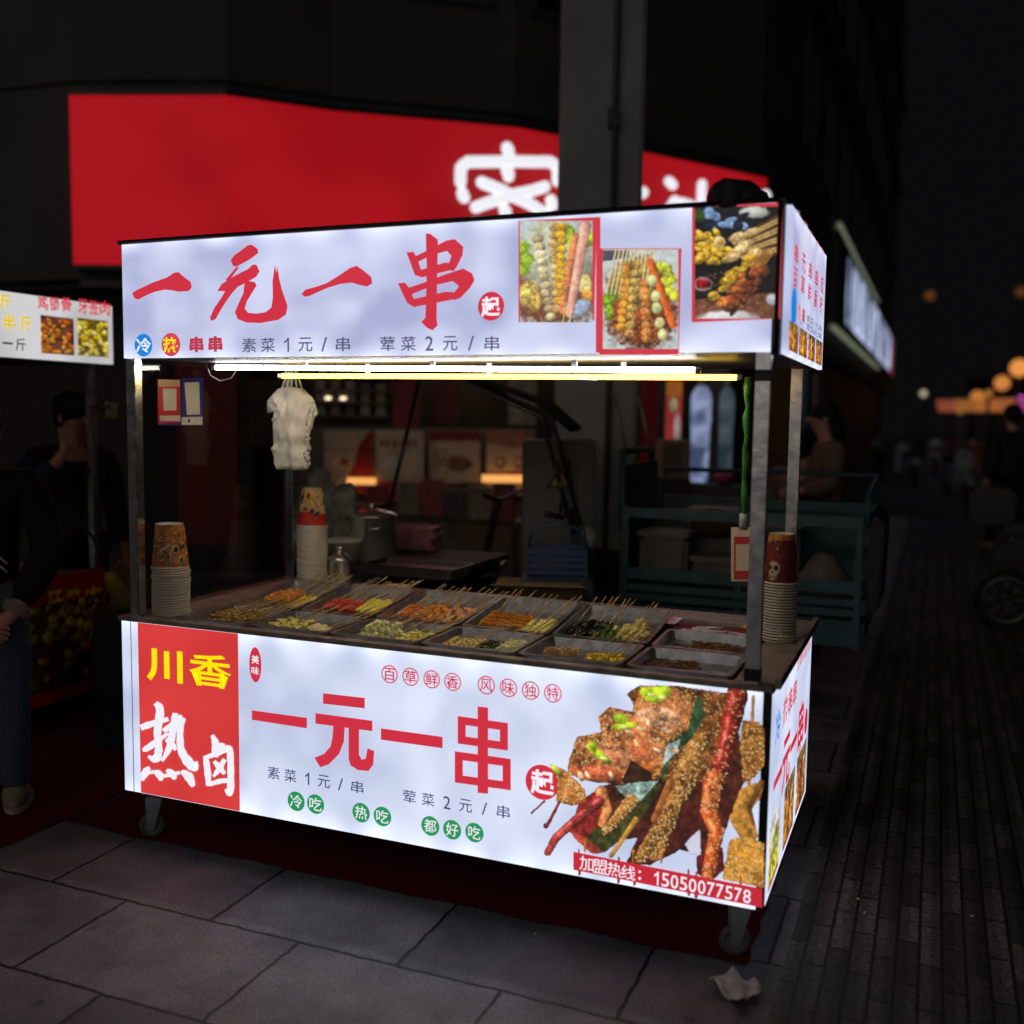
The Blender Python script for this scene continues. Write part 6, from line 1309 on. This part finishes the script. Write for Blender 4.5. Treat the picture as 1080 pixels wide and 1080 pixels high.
nlet('斤', (-1, 310, 11, 326), DY, ns, XN, bold=.03, lift=.003); nlet('半', (2, 331, 16, 349), DY, ns, XN, bold=.03, lift=.003); nlet('斤', (20, 333, 33, 350), DY, ns, XN, bold=.03, lift=.003); nlet('一', (2, 361, 13, 363), INKD, ns, XN, bold=.02, lift=.003); nlet('斤', (16, 357, 27, 370), INKD, ns, XN, bold=.01, lift=.003)
for (a0, b0, a1, b1, cols, bg, sd) in ((42, 332, 78, 375, ((216, 130, 36), (196, 96, 30), (226, 160, 60)), (110, 60, 50), 1), (81, 335, 114, 377, ((226, 196, 50), (206, 170, 30), (220, 210, 120)), (120, 90, 20), 2)):
    c = Canvas(a0, b0, a1, b1, 2.2, bg); c.img = c.tex(bg, .4); rr = np.random.default_rng(sd)
    for _ in range(60): c.blob(rr.uniform(a0, a1), rr.uniform(b0 + 4, b1), rr.uniform(2.5, 5), rr.uniform(2, 4), rr.uniform(0, 90), cols[rr.integers(0, 3)], .5, .8)
    q0 = atx(a0, b0, XN); q1 = atx(a1, b1, XN); c.build('food_picture', lambda a, b, w=0., a0=a0, a1=a1, b0=b0, b1=b1, q0=q0, q1=q1: (XN + w, q0[1] + (a - a0) / (a1 - a0) * (q1[1] - q0[1]), q0[2] + (b - b0) / (b1 - b0) * (q1[2] - q0[2])), print_mat('neighbour backlit print', .75), ns, lift=.003)
for (x, y) in ((XN - .08, 1.05), (XN - .08, -.7)):
    f = MB(); f.torus((x, y, .06), .045, .015, 24, 8, 'x'); f.box(x - .03, y - .03, .1, x + .03, y + .03, .169); nrel(f, 'caster', RUBBER)
# cardboard tag with red ribbon on its post; wand with yellow head
mb = MB(); q = [tuple(atx(a, b, XN + .02)) for a, b in ((111, 423), (124, 425), (123, 441), (112, 440))]; q2 = [(x + .004, y, z) for x, y, z in q]; mb.add(q + q2, [(0, 1, 2, 3), (7, 6, 5, 4), (0, 4, 5, 1), (1, 5, 6, 2), (2, 6, 7, 3), (3, 7, 4, 0)]); tag(mb.build('price_tag', CREAM), 'small cream tag tied to the post of the neighbouring stall', 'tag')
mb = MB(); mb.tube([tuple(atx(a, b, XN + .03)) for a, b in ((92, 431), (100, 427), (108, 432), (116, 428))], .006, 6); mb.tube([tuple(atx(a, b, XN + .03)) for a, b in ((99, 430), (95, 445), (92, 462))], .005, 6); tag(mb.build('ribbon', mat('red ribbon', (.25, .02, .03), .6)), 'thin red ribbon tied round the neighbouring stall post', 'ribbon')
wd = empty('duster', tuple(atx(136, 640, -.75)), 0, 'curved black wand with a yellow head leaning between the two stalls', 'duster'); wo = np.array(wd.location)
mb = MB(); mb.tube([tuple(atx(a, b, -.75) - wo) for a, b in ((72, 547), (84, 552), (97, 565), (107, 585), (114, 604))], .006, 6); mb.build('handle', BLACKP, wd)
mb = MB(); rr = random.Random(4); pA, pB = atx(114, 603, -.75) - wo, atx(135, 645, -.75) - wo
mb.tube([tuple(pA + (pB - pA) * t) for t in (0, .15, .4, .7, 1.)], [.012, .03, .04, .035, .01], 10); mb.build('head', mat('yellow duster head', (.3, .22, .02), .8, var=.4, scale=40, bump=.8), wd)
mb = MB(); mb.box(-.09, -.12, 0, .09, .12, wo[2] - .002); b = mb.build('bin', mat('dark bin', (.02, .02, .022), .5), bevel=.012); b.location = (wo[0] - .02, wo[1], 0); tag(b, 'dark bin in the gap between the two stalls under the yellow duster', 'bin')

# ================================================================== PEOPLE
def skin_mesh(name, verts, edges, radii, matl, parent, root=0, sub=2, loc=None):
    me = bpy.data.meshes.new(name); me.from_pydata(verts, edges, []); o = bpy.data.objects.new(name, me); COL.objects.link(o)
    md = o.modifiers.new('skin', 'SKIN'); md.branch_smoothing = .5; md.use_smooth_shade = True
    sk = me.skin_vertices[0].data
    for i, r in enumerate(radii):
        sk[i].radius = r if isinstance(r, tuple) else (r, r); sk[i].use_root = (i == root)
    s2 = o.modifiers.new('sub', 'SUBSURF'); s2.levels = sub; s2.render_levels = sub
    dg = bpy.context.evaluated_depsgraph_get(); dg.update(); m2 = bpy.data.meshes.new_from_object(o.evaluated_get(dg))
    bpy.data.objects.remove(o); m2.name = name; m2.materials.clear(); m2.materials.append(matl)
    for p_ in m2.polygons: p_.use_smooth = True
    o = bpy.data.objects.new(name, m2); COL.objects.link(o); o.parent = parent
    return o
class Sk:
    def __init__(s): s.v = []; s.e = []; s.r = []
    def chain(s, pts, rad, start=None):
        prev = start
        for p, r in zip(pts, rad):
            s.v.append(tuple(p)); s.r.append(r); i = len(s.v) - 1
            if prev is not None: s.e.append((prev, i))
            prev = i
        return prev
SKIN = mat('skin', tuple(lin((196, 142, 116))), .5, var=.06)
HAIR = mat('black hair', (.010, .008, .008), .6, scale=45, bump=1., spec=.25)
def person(loc, rz, H, label, J, jacket, trousers, shoes, fingers=True, group=None, hair_len=0., hat=None):
    """J: joint positions for a 1.0 m tall unit body; person faces +y"""
    root = empty('person', loc, rz, label, 'person', group)
    S = lambda p: (p[0] * H, p[1] * H, p[2] * H)
    hip, chest, neck, head = J['hip'], J['chest'], J['neck'], J['head']
    k = Sk()
    mid = tuple((a + b) / 2 for a, b in zip(hip, chest))
    k.chain([S(hip), S(mid), S(chest), S(neck)], [(.085 * H, .06 * H), (.078 * H, .055 * H), (.088 * H, .058 * H), (.032 * H, .032 * H)])
    hv = np.array(head) - np.array(neck); hd = np.array(head)
    k.chain([S(tuple(hd - np.array([0, -.004, .05]))), S(tuple(hd)), S(tuple(hd + np.array([0, 0, .042])))], [.036 * H, (.046 * H, .054 * H), (.040 * H, .046 * H)], 3)
    for sd in ('l', 'r'):
        sgn = -1 if sd == 'l' else 1
        sh, el, wr = J['sh' + sd], J['el' + sd], J['wr' + sd]
        w_ = k.chain([S(sh), S(el), S(wr)], [.034 * H, .026 * H, .017 * H], 2)
        d = np.array(wr) - np.array(el); d = d / np.linalg.norm(d); hdv = np.array(J.get('hd' + sd, d)); hdv = hdv / np.linalg.norm(hdv)
        palm = np.array(wr) + hdv * .034; side_ = np.cross(hdv, np.array(J.get('pn' + sd, (0, 1, 0)))); side_ /= np.linalg.norm(side_) + 1e-9; nrm_ = np.cross(side_, hdv)
        pi_ = k.chain([S(tuple(palm))], [(.022 * H, .012 * H)], w_)
        if fingers:
            for q, ln in zip((-1.5, -.5, .5, 1.5), (.036, .043, .046, .041)):
                b = palm + side_ * q * .0105 + hdv * .018
                k.chain([S(tuple(b)), S(tuple(b + hdv * ln * .5 - nrm_ * .008)), S(tuple(b + hdv * ln * .85 - nrm_ * .022))], [.0058 * H, .0054 * H, .0046 * H], pi_)
            b = palm + side_ * .022 - hdv * .008
            k.chain([S(tuple(b)), S(tuple(b + side_ * .012 + hdv * .022 - nrm_ * .008)), S(tuple(b + side_ * .008 + hdv * .04 - nrm_ * .014))], [.007 * H, .0062 * H, .005 * H], pi_)
    for sd in ('l', 'r'):
        k.chain([S(J['hp' + sd]), S(J['kn' + sd]), S(J['an' + sd])], [.052 * H, .036 * H, .024 * H], 0)
        an = J['an' + sd]; k.chain([S((an[0], an[1] + .05, an[2] - .022)), S((an[0], an[1] + .09, an[2] - .027))], [.02 * H, .014 * H], len(k.v) - 1)
    body = skin_mesh('body', k.v, k.e, k.r, SKIN, root)
    # face: nose, eyes, mouth, ears joined into the body mesh's own head shape as small features
    hx, hy, hz = S(head); LIP = mat('lips', tuple(lin((150, 76, 70))), .5)
    for nm, c_, r_, mt_ in [('nose', (0, .062, -.012), (.008, .012, .013), SKIN), ('mouth', (0, .054, -.034), (.014, .005, .004), LIP)] + [q for sx in (-1, 1) for q in (('ear', (sx * .047, 0, -.005), (.006, .014, .02), SKIN), ('eye', (sx * .018, .051, .004), (.009, .005, .005), HAIR))]:
        fm = MB(); fm.ball((hx + c_[0] * H, hy + c_[1] * H, hz + c_[2] * H), tuple(q * H for q in r_), 10); fm.build(nm, mt_, root)
    # hair
    hb = MB(); rr_ = random.Random(int(H * 1000))
    hb.ball((hx, hy - .010 * H, hz + .022 * H), (.058 * H, .064 * H, .056 * H), 20, .02, rr_); hb.ball((hx, hy - .03 * H, hz - .008 * H), (.052 * H, .04 * H, .05 * H), 20, .03, rr_)
    if hair_len: hb.tube([(hx, hy - .035 * H, hz), (hx, hy - .06 * H, hz - hair_len * .5 * H), (hx + .01 * H, hy - .055 * H, hz - hair_len * H)], [.045 * H, .042 * H, .015 * H], 12)
    hb.build('hair', HAIR, root)
    if hat:
        hb = MB(); hb.lathe([(.0, .062 * H), (.045 * H, .055 * H), (.062 * H, .03 * H), (.064 * H, .012 * H)], (hx, hy - .004 * H, hz + .012 * H), 20); hb.ball((hx, hy + .07 * H, hz + .026 * H), (.045 * H, .045 * H, .005 * H), 10); hb.build('cap', hat, root)
    # clothes
    k = Sk(); lowj = (hip[0], hip[1], hip[2] - .03) if J.get('stand', True) else (hip[0], hip[1], hip[2])
    k.chain([S(lowj), S(mid), S(chest), S((neck[0], neck[1], neck[2] - .012))], [(.108 * H, .078 * H), (.1 * H, .074 * H), (.1 * H, .074 * H), (.05 * H, .046 * H)])
    for sd in ('l', 'r'):
        sh, el, wr = J['sh' + sd], J['el' + sd], J['wr' + sd]; cu_ = tuple(a + (b - a) * .86 for a, b in zip(el, wr))
        m1_ = tuple((a + b) / 2 for a, b in zip(sh, el)); k.chain([S(sh), S(m1_), S(el), S(cu_)], [.052 * H, .046 * H, .042 * H, .032 * H], 2)
    skin_mesh('jacket', k.v, k.e, k.r, jacket, root)
    k = Sk(); k.chain([S(hip)], [(.094 * H, .066 * H)])
    for sd in ('l', 'r'):
        an = J['an' + sd]; kn = J['kn' + sd]; k.chain([S(J['hp' + sd]), S(tuple((a + b) / 2 for a, b in zip(J['hp' + sd], kn))), S(kn), S(tuple(a + (b - a) * .55 for a, b in zip(kn, an))), S((an[0], an[1], an[2] + .008))], [.064 * H, .056 * H, .047 * H, .041 * H, .036 * H], 0)
    skin_mesh('trousers', k.v, k.e, k.r, trousers, root)
    for sd in ('l', 'r'):
        an = J['an' + sd]; fm = MB(); ax, ay, az = S(an); z0 = az - .04 * H
        fm.ball((ax, ay + .035 * H, z0 + .026 * H), (.030 * H, .078 * H, .026 * H), 20); fm.ball((ax, ay - .004 * H, z0 + .04 * H), (.030 * H, .036 * H, .034 * H), 20); fm.m = 1; fm.prism([(ax + .033 * H * math.cos(t) * (1.08 if math.sin(t) > 0 else .95), ay + .036 * H + .083 * H * math.sin(t)) for t in [q * 2 * PI / 20 for q in range(20)]], lambda a, b, w: (a, b, z0 + w), .016 * H)
        fm.build('shoe', shoes, root)
    return root
STAND = dict(hip=(0, 0, .52), chest=(0, 0, .74), neck=(0, .0, .835), head=(0, .015, .925), shl=(-.115, 0, .80), shr=(.115, 0, .80), ell=(-.155, -.02, .62), elr=(.155, -.02, .62), wrl=(-.15, .03, .48), wrr=(.15, .03, .48), hpl=(-.055, 0, .50), hpr=(.055, 0, .50), knl=(-.06, .01, .28), knr=(.06, .01, .28), anl=(-.065, -.01, .04), anr=(.065, -.01, .04))
DARKJ = mat('black jacket cloth', (.010, .010, .013), .8, var=.3, scale=9, bump=1., spec=.2)
JEANS = mat('blue jeans', (.055, .08, .12), .85, var=.3, scale=60, bump=.3)
SNEAK = [mat('beige sneaker', (.3, .24, .17), .7), mat('sneaker sole', (.42, .38, .32), .7)]
DSHOE = [mat('dark shoe', (.02, .02, .02), .5), mat('dark sole', (.03, .03, .03), .6)]
# customer at the left edge, back to the camera, hands clasped behind
J = dict(STAND); J.update(ell=(-.15, -.06, .63), elr=(.16, -.06, .63), wrl=(.0, -.13, .50), wrr=(.085, -.12, .495), hdl=(.75, -.12, -.55), hdr=(-.75, -.16, -.5), pnl=(0, -1, 0), pnr=(0, -1, 0), head=(0, .03, .915))
cust = person((-.665, .0, 0), .72, 1.56, 'person in black jacket and blue jeans seen from behind with hands clasped behind the back', J, DARKJ, JEANS, SNEAK)
f = MB(); H = 1.56
f.torus((0, .0, .838 * H), .044 * H, .011 * H, 24, 8, 'z'); f.build('collar', mat('pale pink collar', (.42, .3, .29), .8), cust)
for sd in (-1, 1):
    el, wr = np.array(J['ell' if sd < 0 else 'elr']), np.array(J['wrl' if sd < 0 else 'wrr'])
    f = MB(); c0_ = el + (wr - el) * .84; c1_ = el + (wr - el) * .98; f.tube([tuple(c0_ * H), tuple(c1_ * H)], [.033 * H, .027 * H], 14); f.m = 1
    for t in (.87, .92): a_ = el + (wr - el) * t; b_ = el + (wr - el) * (t + .022); f.tube([tuple(a_ * H), tuple(b_ * H)], [.0345 * H - (t - .84) * .03 * H, .0340 * H - (t - .84) * .03 * H], 14)
    f.build('cuff', [mat('striped cuff dark', (.02, .02, .025), .8), mat('striped cuff pale', (.36, .3, .3), .8)] if sd < 0 else [mat('pink cuff', (.3, .19, .18), .8), mat('pink cuff2', (.3, .19, .18), .8)], cust)
f = MB()
for q in range(2):
    f.tube([(-.06 * H + .06 * t * H, -(.083 + .006 * math.sin(t * 1.4)) * H, (.575 + q * .02 + .05 * math.sin(t * 1.3)) * H) for t in [k / 10 * 2.2 for k in range(11)]], .0045, 6)
f.build('jacket_stripe', mat('white piping', (.5, .5, .5), .7), cust)
# vendor in the neighbouring stall
J = dict(STAND); J.update(elr=(.2, .06, .66), wrr=(.10, .15, .80), hdr=(-.2, .1, 1), pnr=(0, 1, 0), head=(0, .03, .92))
p = dep(74, 430, 5.15); person((p[0], p[1], 0), -1.9, 1.60, 'vendor in a dark cap raising one hand inside the neighbouring stall', J, mat('purple dark jacket', (.03, .02, .04), .8), DARKJ, DSHOE, hat=mat('dark cap', (.012, .012, .02), .7))
# seated pair by the wall
SIT = dict(hip=(0, 0, .28), chest=(0, .0, .5), neck=(0, .01, .59), head=(0, .03, .68), shl=(-.115, 0, .555), shr=(.115, 0, .555), ell=(-.15, .02, .39), elr=(.15, .02, .39), wrl=(-.07, .14, .36), wrr=(.07, .14, .36), hpl=(-.055, 0, .27), hpr=(.055, 0, .27), knl=(-.07, .23, .28), knr=(.07, .23, .28), anl=(-.07, .22, .04), anr=(.07, .22, .04), stand=False)
TAN = mat('tan coat', (.16, .10, .07), .8, var=.15)
for (a, b, d, rz, lab, jk, hl) in ((876, 440, 7.2, 1.9, 'long haired person in a tan coat seated behind the tricycle', TAN, .14), (846, 470, 7.6, -.3, 'person in a pale brown top seated lower beside the long haired one', mat('pale brown top', (.2, .13, .10), .8), .05)):
    p = dep(a, b, d); z0 = p[2] - .68 * 1.62
    person((p[0], p[1], max(z0, 0)), rz, 1.62, lab, SIT, jk, DARKJ, DSHOE, hair_len=hl)
    f = MB(); f.box(-.17, -.17, .35, .17, .17, .40)
    for sx in (-.14, .14):
        for sy in (-.14, .14): f.box(sx - .015, sy - .015, -max(z0, 0), sx + .015, sy + .015, .349)
    o = f.build('stool', mat('stool plastic', (.06, .05, .05), .5)); o.location = (p[0], p[1], max(z0, 0)); o.rotation_euler.z = rz; tag(o, 'low stool under the ' + lab.split(' seated')[0], 'stool')
# dark walker at the right edge
p = atz(1048, 583, 0); J = dict(STAND); J.update(knl=(-.06, .06, .28), anl=(-.06, .1, .05), knr=(.06, -.02, .28), anr=(.06, -.12, .05))
person((p[0] + .12, p[1], 0), .5, 1.72, 'dark clad walker standing out of focus near the right picture edge', J, mat('walker coat', (.012, .012, .013), .8), DARKJ, [mat('brown shoe', (.2, .12, .07), .6), mat('brown sole', (.1, .07, .05), .6)])

# ================================================================== LITTER
p = atz(776, 1047, 0); vs = []; fs = []; n = 9
for j in range(n):
    for i in range(n):
        u, v = i / (n - 1) - .5, j / (n - 1) - .5
        vs.append((u * .115 + .012 * v + .006 * math.sin(j * 1.1), v * .10 - .03 * u + .008 * math.sin(i * 1.4), .012 + .014 * math.sin(i * .9 + j * .35) * math.cos(j * .7) + .012 * abs(u) + .004 * math.sin(i * 2.3 + j * 1.9)))
for j in range(n - 1):
    for i in range(n - 1):
        if (i, j) in ((n - 2, n - 2),): continue
        fs.append((j * n + i, j * n + i + 1, (j + 1) * n + i + 1, (j + 1) * n + i))
f = MB(); f.add(vs, fs, True); o = f.build('paper_napkin', mat('crumpled napkin', (.62, .59, .57), .8, var=.1, scale=30, bump=.3)); o.location = (p[0], p[1], .006); o.rotation_euler.z = -.35
md = o.modifiers.new('s', 'SOLIDIFY'); md.thickness = .0015; tag(o, 'crumpled pale paper napkin dropped on the paving at the front right', 'napkin')
rr = random.Random(12)
for (a, b) in ((565, 987), (912, 965), (1025, 968), (962, 610), (905, 950)):
    p = atz(a, b, 0); mb = MB(); mb.ball((0, 0, 0), (.006, .004, .003), 10, .2, rr); o = mb.build('litter_scrap', CREAM); o.location = (p[0], p[1], .0065); tag(o, 'tiny pale scrap of litter on the dark paving', 'litter', 'tiny pale scraps on the paving')

# ================================================================== LIGHT
w = bpy.data.worlds.new('World'); scene.world = w; w.use_nodes = True; nt = w.node_tree; bg = nt.nodes['Background']
sky = nt.nodes.new('ShaderNodeTexSky'); sky.sky_type = 'NISHITA'; sky.sun_disc = False; sky.sun_elevation = math.radians(-4); sky.sun_rotation = math.radians(186)
mx = nt.nodes.new('ShaderNodeMix'); mx.data_type = 'RGBA'; mx.inputs[0].default_value = .9; mx.inputs[7].default_value = (.30, .30, .34, 1)
nt.links.new(sky.outputs[0], mx.inputs[6]); nt.links.new(mx.outputs[2], bg.inputs['Color']); bg.inputs['Strength'].default_value = .012
sl = bpy.data.lights.new('street_glow', 'SUN'); sl.energy = .23; sl.angle = math.radians(60); sl.color = (1., .93, .85); so_ = bpy.data.objects.new('street_glow', sl); COL.objects.link(so_); so_.rotation_euler = (math.radians(75), 0, math.radians(-6))  # soft fill added for unseen street and shop lights; no sun at night
scene.view_settings.view_transform = 'Standard'; scene.view_settings.look = 'None'; scene.view_settings.exposure = 0; scene.view_settings.gamma = 1
scene.render.engine = 'CYCLES'; scene.cycles.use_denoising = True; scene.cycles.max_bounces = 6; scene.cycles.transparent_max_bounces = 12; scene.cycles.sample_clamp_indirect = 4
print('skewers', NSK[0], 'objects', len(bpy.data.objects))
